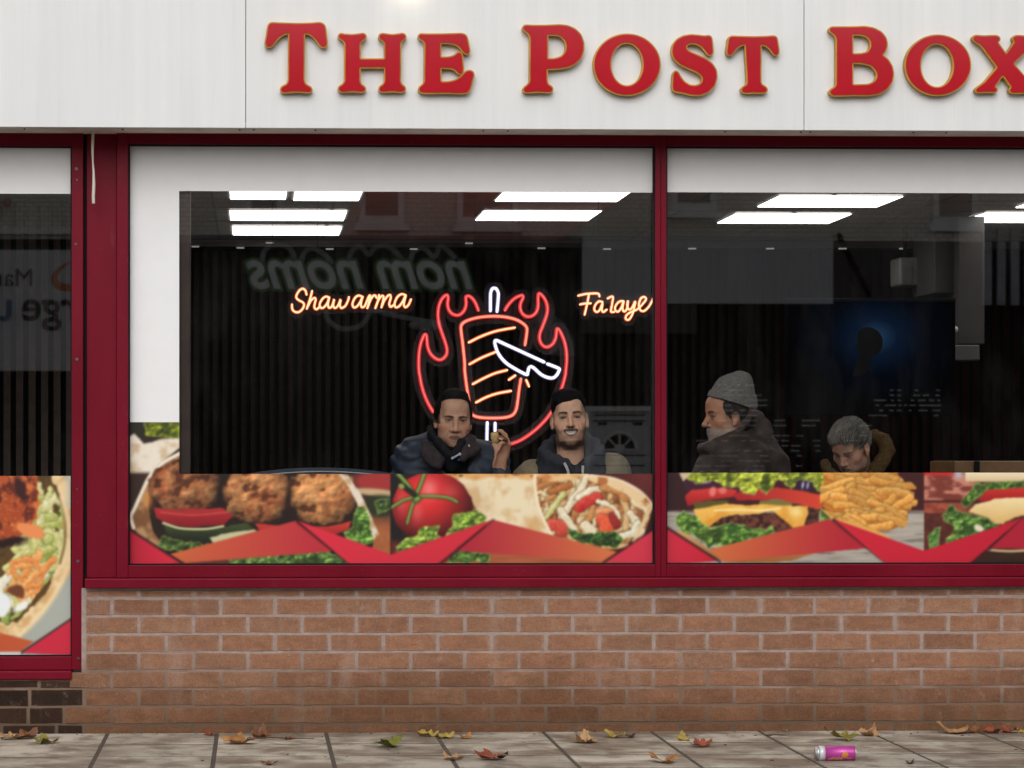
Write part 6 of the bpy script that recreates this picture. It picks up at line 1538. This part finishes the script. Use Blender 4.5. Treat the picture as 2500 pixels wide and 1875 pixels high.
# ================================================================== ON THE PAVEMENT
def leaf_mesh(seed, size, cols, curl, lobes=5, fold=.3):
    rnd = random.Random(seed); n = 60; out = []
    for k in range(n):
        th = 2 * math.pi * k / n
        a = (th / (2 * math.pi) * lobes) % 1.0
        lob = 1 - abs(a - .5) * 2                     # 0 between lobes, 1 at a tip
        stem = math.exp(-((th - math.pi * 1.5 + .0) / .35) ** 2)
        r = .60 + .40 * lob ** 1.15 + .06 * math.sin(th * 23 + seed) - .30 * stem
        out.append(r * (1 + .12 * math.sin(th * 2 + seed)))
    v = [(0, 0, 0)]; f = []; c = []
    rings = 6
    lean = rnd.uniform(0, 6.28)
    def zz(x, y, r): return size * (curl * .42 * r ** 2.2 * (.35 + .65 * abs(math.sin(math.atan2(y, x) * 1.0 + seed))) + fold * .5 * (abs(x * math.cos(lean) + y * math.sin(lean))) ** 1.4 + .10 * math.sin(x * 5 + seed) * math.cos(y * 4 + seed * 2) * r)
    for i in range(1, rings + 1):
        for k in range(n):
            th = 2 * math.pi * k / n + math.pi * .5 / lobes; r = out[k] * i / rings; x, y = r * math.cos(th), r * math.sin(th)
            v.append((x * size * .5, y * size * .5, zz(x, y, r)))
    for k in range(n): f.append((0, 1 + k, 1 + (k + 1) % n))
    for i in range(rings - 1):
        for k in range(n):
            k2 = (k + 1) % n; a = 1 + i * n; f.append((a + k, a + n + k, a + n + k2, a + k2))
    V = np.array(v); zmin = V[:, 2].min(); V[:, 2] -= zmin
    r = np.hypot(V[:, 0], V[:, 1]) / (size * .5); th = np.arctan2(V[:, 1], V[:, 0])
    n1_ = fbm(V[:, 0] / size * 5 + seed, V[:, 1] / size * 5 + seed, seed % 50); n2_ = fbm(V[:, 0] / size * 16 + seed, V[:, 1] / size * 16, seed % 40 + 3)
    a, b, d = [np.array(q) for q in cols]
    k = sstep(.35, .65, n1_)[:, None]; C = a * (1 - k) + b * k
    k = sstep(.60, .72, n2_)[:, None] * .8; C = C * (1 - k) + d * k
    vein = np.exp(-((np.abs(((th - math.pi * .5 / lobes) / (2 * math.pi) * lobes + .5) % 1 - .5)) * r / .022) ** 2)[:, None] * .35; C = C * (1 - vein) + (C * 1.5 + .02) * vein
    me = bpy.data.meshes.new('fallen_leaf'); me.from_pydata([tuple(q) for q in V], [], f); setcol(me, np.clip(C, 0, 1))
    me.polygons.foreach_set('use_smooth', [True] * len(me.polygons)); return me
t = NT('dry autumn leaf'); t.base(t.mix(1.0, t.attr(), (.84, .80, .78), 'MULTIPLY')); t.rough(.55); t.spec(.35); t.bump(t.noise(220), .3, .002); M['leaf'] = t.m
OR = ((.34, .155, .045), (.46, .24, .085), (.16, .065, .025)); TAN = ((.38, .22, .10), (.50, .31, .15), (.20, .10, .045)); YE = ((.36, .27, .04), (.44, .34, .08), (.16, .10, .03))
GR = ((.11, .14, .022), (.20, .21, .03), (.06, .06, .02)); RE = ((.22, .045, .022), (.30, .075, .03), (.10, .025, .018)); BR_ = ((.15, .06, .028), (.22, .09, .035), (.07, .03, .018)); OL = ((.21, .19, .03), (.30, .26, .05), (.12, .09, .03)); DK = ((.05, .028, .02), (.08, .04, .028), (.03, .02, .015))
LEAVES = [  # px, py(base), width px, palette, curl, tilt(x), rotation, label
 (28, 1806, 60, TAN, .16, 6, .3, 'tan leaf lying at the left edge of the pavement under the dark bricks'),
 (66, 1804, 70, BR_, .30, 22, 1.2, 'dark brown leaf with yellow patches, second from the left edge'),
 (116, 1815, 78, OL, .14, 8, 2.4, 'flat olive-yellow leaf nearest the left front of the first slab joint'),
 (513, 1796, 32, RE, .30, 20, .8, 'small dark red leaf above the second slab joint'),
 (590, 1816, 96, OR, .20, 12, 2.0, 'big pale orange leaf lying in front of the wall, widest on the left'),
 (637, 1802, 62, BR_, .34, 34, .5, 'ginger-brown leaf propped against the wall behind the big orange leaf'),
 (702, 1806, 34, BR_, .25, 12, 2.9, 'small curled brown leaf just right of the ginger leaf'),
 (950, 1824, 92, GR, .22, 9, 1.0, 'dark green leaf on a damp patch, the only fully green one'),
 (1042, 1798, 58, YE, .30, 22, 2.6, 'brown-spotted yellow leaf curled against the wall, left of three'),
 (1090, 1803, 50, YE, .22, 16, .9, 'plain pale yellow leaf at the wall, middle of three'),
 (1139, 1803, 48, OR, .22, 14, 1.6, 'small orange leaf at the wall, right of three'),
 (1106, 1856, 58, TAN, .06, 2, .2, 'pinkish flattened leaf on the slab joint near the front'),
 (1204, 1855, 92, RE, .04, 1, 1.3, 'wet reddish leaf pressed flat on the front slab'),
 (660, 1868, 44, BR_, .16, 8, 2.2, 'small brown leaf scrap at the bottom edge left of centre'),
 (1428, 1814, 78, TAN, .24, 14, .6, 'tan-brown curled leaf below the joint in the middle of the wall'),
 (1502, 1801, 56, YE, .26, 18, 2.0, 'bright yellow leaf near the wall, right of the tan curled leaf'),
 (1540, 1802, 34, DK, .28, 18, 1.0, 'nearly black curled leaf touching the bright yellow one'),
 (1668, 1808, 46, YE, .42, 46, 1.9, 'yellow-green leaf standing upright on its edge'),
 (1710, 1824, 62, RE, .34, 26, .4, 'brick-red folded leaf in front of the upright yellow leaf'),
 (1620, 1862, 92, OR, .10, 4, 2.7, 'spiky orange-yellow leaf flat on the front slab, left of the can'),
 (1920, 1788, 22, OR, .40, 20, .3, 'tiny orange leaf curl at the foot of the wall'),
 (2058, 1808, 92, OL, .18, 10, 1.4, 'lime-green leaf with a brown curl, behind the can'),
 (2122, 1797, 68, TAN, .28, 20, .1, 'yellowish leaf with a rusty end, behind and right of the can'),
 (2334, 1791, 92, TAN, .26, 16, 2.3, 'large golden-tan leaf at the wall on the right'),
 (2378, 1789, 54, BR_, .38, 34, .9, 'dark rust leaf standing behind the golden-tan one'),
 (2420, 1791, 58, RE, .26, 16, 1.8, 'glossy chestnut leaf in the middle of the right-hand pile'),
 (2464, 1789, 54, RE, .38, 28, 2.8, 'jagged dark red leaf at the right of the pile'),
 (2497, 1790, 40, YE, .28, 20, .5, 'pale yellow leaf cut by the right edge'),
 (2222, 1866, 30, DK, .45, 20, 1.1, 'small blackish leaf crumpled in front, right of the can'),
]
for i, (px, py, wd, pal, curl, tilt, rot, lab) in enumerate(LEAVES):
    p_ = PZ(px, py, 0.0); sz = wd * .00171 * (p_.y + 12) / 12 * .98
    if p_.y > -.075 - sz * .30: p_.y = -.075 - sz * .30
    me = leaf_mesh(i * 7 + 3, sz, pal, curl, 5 if i % 3 else 7, .35)
    o = link('fallen_leaf', me, M['leaf']); o.location = (p_.x, p_.y, .0)
    Mx = Matrix.Rotation(R(tilt * .45), 3, 'X') @ Matrix.Rotation(rot, 3, 'Z'); o.rotation_euler = Mx.to_euler()
    zmin = min((Mx @ v_.co).z for v_ in me.vertices); o.location.z = .0025 - zmin
    tag(o, lab, 'leaf', 'fallen autumn leaves on the pavement')
# litter crumbs and twigs
rnd = random.Random(9); mb = MB()
for _ in range(120):
    px, py = rnd.uniform(0, 2500), rnd.choice([rnd.uniform(1793, 1870), rnd.gauss(1796, 3), rnd.gauss(1796, 3)]); p_ = PZ(px, max(1793, py), 0)
    r_ = rnd.choice([.001, .0015, .002, .003, .0045]) * rnd.uniform(.7, 1.1); mb.sphere((p_.x, min(p_.y, -.07), r_ * .5), (r_ * rnd.uniform(1, 2.2), r_, r_ * .7), 6, 4)
for _ in range(90):
    px = rnd.uniform(0, 2500); p_ = PZ(px, 1797, 0); y_ = -.072 - abs(rnd.gauss(0, .035)); a_ = rnd.uniform(0, 3.14); r_ = rnd.uniform(.004, .014); z_ = rnd.uniform(.001, .006)
    pts = [(p_.x + r_ * math.cos(a_ + q) * rnd.uniform(.5, 1), y_ + .6 * r_ * math.sin(a_ + q) * rnd.uniform(.5, 1), z_ + rnd.uniform(0, .004)) for q in (0, 1.2, 2.4, 3.6, 4.9)]
    mb.quad(*pts[:3]); mb.quad(pts[0], pts[2], pts[3]); mb.quad(pts[0], pts[3], pts[4])
o = mb.build('debris', simple('dark crumbs', (.075, .046, .032), .9, var=.5, nscale=30)); tag(o, 'scattered dark crumbs and grit on the pavement', 'debris', kind='stuff')
for px, py, ln, an, lab in ((690, 1805, 150, .02, 'thin dark twig lying along the wall right of the ginger leaf'), (1900, 1797, 60, .3, 'short twig at the foot of the wall left of the can')):
    p_ = PZ(px, py, 0); L_ = ln * .00171; pts = [Vector((p_.x + (u - .5) * L_, min(p_.y, -.09) + (u - .5) * L_ * an + .006 * math.sin(u * 9), .004 + .003 * math.sin(u * 5))) for u in np.linspace(0, 1, 9)]
    o = MB().tube(pts, .0025, 6).build('twig', simple('dark twig', (.07, .04, .025), .9)); tag(o, lab, 'twig', 'twigs on the pavement')
# crushed-flat drink can on its side
pb = PZ(2042, 1858, 0); rc = .0285; cx0 = pb.x - .078; yc = pb.y + .012
e = empty('drink_can', (pb.x, yc, 0), 'purple and silver drink can lying on its side', 'can')
t = NT('magenta printed can'); tc = t.node('ShaderNodeTexCoord'); sep = t.node('ShaderNodeSeparateXYZ'); t.link(tc.outputs['Object'], sep.inputs[0])
n = t.noise(9); t.base(t.ramp(n, (.35, (.40, .035, .24)), (.65, (.48, .06, .32)))); t.rough(.28); t.b.inputs['Metallic'].default_value = .25; M['can'] = t.m
M['alu'] = simple('brushed aluminium', (.62, .62, .63), .3, metallic=.75)
def lathe_x(prof, n=40):
    mb = MB(); mb.tube([Vector((x, yc, rc)) for x, r in prof], [r for x, r in prof], n); return mb
x_ = cx0
lathe_x([(x_ + .034, rc), (x_ + .120, rc), (x_ + .142, rc), (x_ + .148, rc * .985)]).build('can_body', M['can'], e, smooth=True)
lathe_x([(x_ + .1485, rc * .95), (x_ + .153, rc * .80), (x_ + .1535, rc * .74), (x_ + .149, rc * .6)]).build('can_base', M['alu'], e, smooth=True)
lathe_x([(x_ + .012, rc * .985), (x_ + .0335, rc * 1.001)]).build('silver_band', simple('white silver print', (.66, .66, .68), .3, metallic=.2), e, smooth=True)
lathe_x([(x_ + .0115, rc * .975), (x_ + .004, rc * .80), (x_ + .0035, rc * .76), (x_ + .0, rc * .79), (x_ - .001, rc * .76), (x_ + .004, rc * .70), (x_ + .005, rc * .02)]).build('can_top', M['alu'], e, smooth=True)
def patch(name, cxp, ang0, rx, mat, n=26):
    mb = MB(); pts = []
    for k in range(n):
        a = 2 * math.pi * k / n; u = cxp + rx * math.cos(a); th = ang0 + rx * math.sin(a) / rc; rr = rc + .0006
        pts.append((u, yc - rr * math.cos(th), rc + rr * math.sin(th)))
    c0 = (cxp, yc - (rc + .0008) * math.cos(ang0), rc + (rc + .0008) * math.sin(ang0))
    for k in range(n): mb.quad(c0, pts[k], pts[(k + 1) % n])
    mb.build(name, mat, e)
patch('orange_emblem', x_ + .108, -.15, .0125, simple('orange ink', (.55, .20, .03), .4)); 
mb = MB()
for pts in ([(.055, -.72), (.068, -.45), (.074, -.66), (.086, -.42), (.092, -.60), (.100, -.50)], [(.045, -.80), (.060, -.74), (.080, -.78), (.10, -.74)], [(.118, -.72), (.126, -.60), (.134, -.70)]):
    mb.tube([Vector((x_ + u, yc - (rc + .0004) * math.cos(a), rc + (rc + .0004) * math.sin(a))) for u, a in [tuple(q) for q in catmull(pts, 4)]], .0011, 6)
mb.build('gold_scribble', simple('gold ink', (.45, .24, .04), .4), e)
mb = MB(); 
for u, a in ((.060, -.95), (.072, -.98), (.085, -.95), (.098, -.97), (.110, -.95)): mb.box(x_ + u, x_ + u + .006, yc - rc * math.cos(a) - .001, yc - rc * math.cos(a) + .0, rc + rc * math.sin(a) - .002, rc + rc * math.sin(a) + .002)
mb.build('small_print', simple('dark print', (.05, .005, .03), .4), e)

# ================================================================== OPPOSITE SIDE OF THE STREET (seen mirrored in the glass)
OY = 23.0
def O(px, py): p = P(px, py, OY); return p.x, p.z
def obox(mb, px0, px1, py0, py1, d0, d1):
    x0, za = O(px0, py1); x1, zb = O(px1, py0); mb.box(x0, x1, -OY - d1, -OY - d0, za, zb); return mb
t = NT('cream painted brick'); c = t.noise(3, 5); br = t.node('ShaderNodeTexBrick'); t.link(t.obco((1, 1, 1)), br.inputs['Vector'])
mpn = t.node('ShaderNodeMapping'); tcn = t.node('ShaderNodeTexCoord'); mpn.inputs['Rotation'].default_value = (R(90), 0, 0); t.link(tcn.outputs['Object'], mpn.inputs['Vector']); t.link(mpn.outputs[0], br.inputs['Vector'])
br.inputs['Scale'].default_value = 4.4; br.inputs['Color1'].default_value = (.70, .65, .57, 1); br.inputs['Color2'].default_value = (.60, .55, .48, 1); br.inputs['Mortar'].default_value = (.36, .33, .29, 1); br.inputs['Mortar Size'].default_value = .03
t.base(t.mix(t.ramp(c, (.45, (0, 0, 0)), (.7, (.5,) * 3)), br.outputs[0], (.42, .37, .32))); t.rough(.85); M['cream_brick'] = t.m
M['shut'] = simple('black roller shutter', (.007, .007, .0075), .7, .08, var=.3)
M['grey_board'] = simple('pale grey sign board', (.48, .48, .49), .6, var=.06, nscale=2)
M['white_frame'] = simple('white window frame', (.62, .62, .60), .5); M['dark_pane'] = simple('dark curtained window', (.17, .14, .12), .25)
M['shop_dark'] = simple('dark shop front', (.010, .009, .009), .7, .1, var=.4, nscale=2)
M['door_white'] = simple('white painted door', (.46, .46, .47), .45, var=.06)
def text(name, body, px, py, size, mat, parent, d, shear=0, off=0, ext=.01, sx=1.0):
    cu = bpy.data.curves.new(name, 'FONT'); cu.body = body; cu.size = size; cu.shear = shear; cu.offset = off; cu.extrude = ext
    o = bpy.data.objects.new(name, cu); COL.objects.link(o)
    x, z = O(px, py); o.location = (x, -OY + d, z); o.rotation_euler = (R(90), 0, R(180)); o.scale = (sx, 1, 1)
    bpy.context.view_layer.update()
    me = bpy.data.meshes.new_from_object(o.evaluated_get(bpy.context.evaluated_depsgraph_get())); me.transform(o.matrix_world)
    bpy.data.objects.remove(o); return link(name, me, mat, parent)
def far_building(name, px0, px1, ztop, label, wins, wall):
    x0, _ = O(px0, 500); x1, _ = O(px1, 500); _, zf = O(1000, 585)
    e = empty(name, ((x0 + x1) / 2, -OY, 0), label, 'building', 'buildings across the street')
    MB().box(x0, x1, -OY - 8, -OY, zf, ztop).build('upper_wall', wall, e)
    MB().box(x0, x1, -OY - 8, -OY - .12, 0, zf).build('ground_wall', M['shop_dark'], e)
    MB().box(x0 - .1, x1 + .1, -OY - 8.2, -OY + .12, ztop, ztop + .18).build('parapet', M['kerb'], e)
    for a, b, yb in wins:
        xa, zb_ = O(a, yb); xb, _ = O(b, yb); zt_ = zb_ + 1.35
        fr_ = MB()
        for q in ((xa, xa + .07, zb_, zt_), (xb - .07, xb, zb_, zt_), (xa + .07, xb - .07, zb_, zb_ + .09), (xa + .07, xb - .07, zt_ - .07, zt_)): fr_.box(q[0], q[1], -OY, -OY + .05, q[2], q[3])
        w_ = fr_.build('window', M['white_frame'], e); MB().box(xa + .07, xb - .07, -OY + .005, -OY + .02, zb_ + .09, zt_ - .07).build('pane', M['dark_pane'], w_)
        MB().box(xa - .06, xb + .06, -OY, -OY + .10, zb_ - .09, zb_ - .001).build('sill', M['white_frame'], w_)
    return e
def shutter(e, px0, px1, py0, mat=None):
    x0, zt_ = O(px0, py0); x1, _ = O(px1, py0); mb = MB(); z = .02
    while z < zt_ - .06:
        mb.box(x0, x1, -OY - .05, -OY - .02, z, z + .034); mb.box(x0, x1, -OY - .05, -OY - .008, z + .034, z + .062); z += .062
    mb.build('roller_shutter', mat or M['shut'], e)
b0 = far_building('office_building', -1500, 428, 6.0, 'low cream office opposite with a pale grey board lettered Ma', [(-700, -590, 545), (-420, -310, 545)], M['cream_brick'])
mb = MB(); obox(mb, -420, 300, 612, 905, -.10, 0); mb.build('sign_board', M['grey_board'], b0)
ink = simple('dark navy lettering', (.012, .010, .02), .5); 
text('lettering', 'Mar', 84, 699, .305, ink, b0, .102); text('lettering', 'rge', 192, 782, .53, ink, b0, .102, off=.008); text('blue_lettering', 'u', 34, 782, .53, simple('blue lettering', (.01, .09, .22), .5), b0, .102, off=.008)
cu = [O(x, y) for x, y in ((172, 640), (150, 655), (136, 672), (134, 686), (146, 698), (175, 704), (205, 700), (222, 680), (212, 655))]
MB().tube([Vector((x, -OY + .103, z)) for x, z in [tuple(q) for q in catmull(cu, 6)]], list(np.interp(np.linspace(0, 1, 49), [0, .2, .5, .8, 1], [.01, .03, .05, .03, .015])), 8, flat=.1).build('orange_swirl', simple('orange logo', (.42, .14, .04), .5), b0)
shutter(b0, -420, 300, 925); text('red_lettering', 'o-', 30, 505, .2, simple('red lettering', (.35, .03, .03), .5), b0, .1); MB().box(*[O(-200, 560)[0], O(300, 560)[0]], -OY, -OY + .08, O(0, 572)[1], O(0, 560)[1]).build('ledge', M['white_frame'], b0)
b1 = far_building('takeaway_building', 430, 1419, 6.45, 'cream brick building opposite whose black shop front reads nom noms', [(878, 986, 545), (1116, 1264, 548), (600, 690, 545)], M['cream_brick'])
mb = MB(); obox(mb, 432, 1417, 590, 830, -.06, .1); mb.build('sign_board', M['shop_dark'], b1)
gk, wk = simple('green outline', (.07, .20, .05), .5), simple('white lettering', (.72, .73, .73), .5)
text('lettering_outline', 'nom noms', 1158, 704, .70, gk, b1, .066, .35, .045, .006, .90); text('lettering', 'nom noms', 1158, 704, .70, wk, b1, .078, .35, .012, .006, .90)
greyk = simple('grey swash', (.24, .24, .25), .5)
mb = MB()
for q in ([(795, 755), (800, 780), (825, 800), (850, 803), (880, 795), (900, 770), (908, 750)], [(640, 640), (645, 615), (665, 598), (700, 602), (718, 625), (715, 650)], [(735, 640), (745, 615), (765, 607), (795, 625), (812, 645)], [(850, 640), (860, 612), (880, 602), (900, 622), (915, 605), (940, 600), (965, 615), (985, 640)], [(1000, 640), (1010, 615), (1035, 607), (1060, 628), (1075, 600), (1095, 615), (1112, 632)], [(905, 755), (960, 770), (1040, 785), (1080, 790)]):
    mb.tube([Vector((x, -OY + .066, z)) for x, z in [O(*tuple(a)) for a in catmull(q, 6)]], .03, 8, flat=.15)
mb.build('swash', greyk, b1)
mb = MB(); x, z = O(1040, 795); mb.sphere((x, -OY + .08, z), (.22, .03, .07)); mb.build('grey_roll_emblem', greyk, b1, smooth=True)
mb = MB(); pts = [O(a, b) for a, b in ((1300, 745), (1320, 738), (1348, 742), (1352, 770), (1380, 790), (1400, 830), (1404, 870), (1340, 868), (1320, 800))]; mb.poly([pts], -OY + .07, -OY + .075); mb.build('grey_emblem', simple('dark grey emblem', (.09, .09, .092), .5), b1)
shutter(b1, 440, 1400, 832)
mb = MB(); obox(mb, 432, 1417, 578, 592, -.16, 0); mb.build('ledge', simple('dark grey ledge', (.10, .095, .09), .6), b1)
b2 = far_building('terraced_house', 1420, 2031, 6.45, 'cream terraced house opposite with a white panelled front door and blank grey board', [(1640, 1748, 514), (1960, 2050, 540)][:1], M['cream_brick'])
mb = MB(); obox(mb, 1420, 2031, 582, 741, -.10, 0); mb.build('sign_board', M['grey_board'], b2)
mb = MB(); obox(mb, 1420, 1700, 742, 814, -.07, 0); mb.build('lower_board', simple('dark brown board', (.045, .038, .035), .6), b2)
# white door with a fan light
mb = MB(); obox(mb, 1432, 1594, 996, 1345, 0, .06); dr = mb.build('door', M['door_white'], b2)
mb = MB(); obox(mb, 1428, 1440, 992, 1345, -.05, .02); obox(mb, 1590, 1602, 992, 1345, -.05, .02); obox(mb, 1440.5, 1589.5, 992, 1004, -.05, .02); mb.build('door_frame', M['white_frame'], dr)
mb = MB(); pts = [O(1513 + 37 * math.cos(a), 1098 - 37 * math.sin(a)) for a in np.linspace(0, math.pi, 24)]; mb.poly([pts], -OY + .002, -OY + .012); mb.build('fan_light', M['black'], dr)
mb = MB()
for a in np.linspace(0, math.pi, 5): mb.tube([Vector((O(1513, 1098)[0], -OY + .014, O(1513, 1098)[1])), Vector((O(1513 + 37 * math.cos(a), 0)[0], -OY + .014, O(1513, 1098 - 37 * math.sin(a))[1]))], .012, 6)
mb.sphere((O(1513, 1098)[0], -OY + .012, O(1513, 1096)[1]), (.07, .01, .06)); mb.tube([Vector((O(1513 + 42 * math.cos(a), 0)[0], -OY + .012, O(1513, 1098 - 42 * math.sin(a))[1])) for a in np.linspace(0, math.pi, 20)], .02, 6)
mb.build('glazing_bars', M['white_frame'], dr)
mb = MB()
for y_, h_ in ((1026, 3), (1012, 2.5), (1110, 3), (1135, 3)): obox(mb, 1450, 1576, y_, y_ + h_, -.012, -.002)
for x_a in (1460, 1546): obox(mb, x_a, x_a + 22, 1031, 1038, -.012, -.002)
mb.build('panel_mould', M['black'], dr)
shutter(b2, 1640, 2020, 830)
b3 = far_building('cream_building', 2032, 4000, 6.3, 'cream flaking brick building opposite at the right, over a dark corrugated front', [(2278, 2386, 547), (2600, 2710, 547)], M['cream_brick'])
mb = MB(); x, _ = O(2400, 600); x9, _ = O(2800, 600); zt_, zb_ = O(0, 545)[1], O(0, 740)[1]
while x < x9: mb.box(x, x + .10, -OY - .02, -OY + .06, zb_, zt_); x += .17
mb.build('corrugated_panel', simple('pale corrugated sheet', (.30, .31, .33), .5), b3)
mb = MB(); obox(mb, 2034, 2330, 590, 735, -.04, .1); mb.build('sign_board', simple('dark green grey board', (.05, .048, .046), .6), b3)
MB().tube([Vector((O(2045, 0)[0], -OY + .06, O(0, 565)[1])), Vector((O(2122, 0)[0], -OY + .06, O(0, 720)[1]))], .03, 8).build('pipe', M['black'], b3)
shutter(b3, 2034, 2330, 750)

# white paint marks left on the crests of the shutters
rows = {230: [(1790, 1820), (1850, 1880), (1990, 2020), (2170, 2200)], 272: [(670, 740), (1790, 1825), (1850, 1880), (1980, 2035), (2060, 2110), (2165, 2200)], 318: [(690, 785), (1660, 1760), (1800, 1820), (1855, 1880), (1960, 1990), (2020, 2080), (2110, 2150), (2180, 2200)],
        362: [(660, 785), (1670, 1700), (1750, 1840), (1860, 1880), (1905, 1930), (1950, 2000), (2030, 2210)], 408: [(1700, 1735), (1785, 1820), (1845, 1885), (1945, 1965), (2025, 2095), (2140, 2200)], 448: [(1620, 1690), (1700, 1765), (2150, 2185)],
        504: [(840, 930), (1070, 1220)], 550: [(830, 940), (1070, 1180), (1240, 1400), (1530, 1640)], 600: [(825, 900), (910, 970), (1020, 1080), (1280, 1420), (1540, 1610)], 640: [(840, 880), (900, 960), (1160, 1220), (1430, 1540)], 690: [(900, 960), (980, 1060), (1170, 1220)], 735: [(970, 1050), (1180, 1220)], 790: [(1030, 1070)], 865: [(1020, 1070)]}
rnd = random.Random(6)
for y in range(190, 900, 44):
    for _ in range(7 if y > 640 else 3):
        x = rnd.uniform(170, 800) if y > 640 else rnd.uniform(380, 660); rows.setdefault(y + 3, []).append((x, x + rnd.uniform(30, 95)))
m2, m3 = MB(), MB()
for y, segs in rows.items():
    for a, b in segs:
        pa, pb_ = 1640 + a / Z1, 1640 + b / Z1; yy = 880 + y / Z1
        tgt = m2 if pb_ < 2030 else m3
        if pb_ > 2328 or pa < 1645 or (pa < 2034 and pb_ > 2020): continue
        z_ = O(pa, yy)[1]; k_ = round((z_ - .02 - .048) / .062); z_ = .02 + .062 * k_ + .050
        x0_, x1_ = sorted((O(pa, yy)[0], O(pb_, yy)[0])); tgt.box(x0_, x1_, -OY - .0075, -OY - .005, z_ - .006, z_ + .006)
wp = simple('white paint marks', (.75, .74, .70), .7, var=.3, nscale=20)
for tgt, bb in ((m2, b2), (m3, b3)):
    if tgt.v:
        o = tgt.build('paint_marks', wp, bb); o['kind'] = 'stuff'
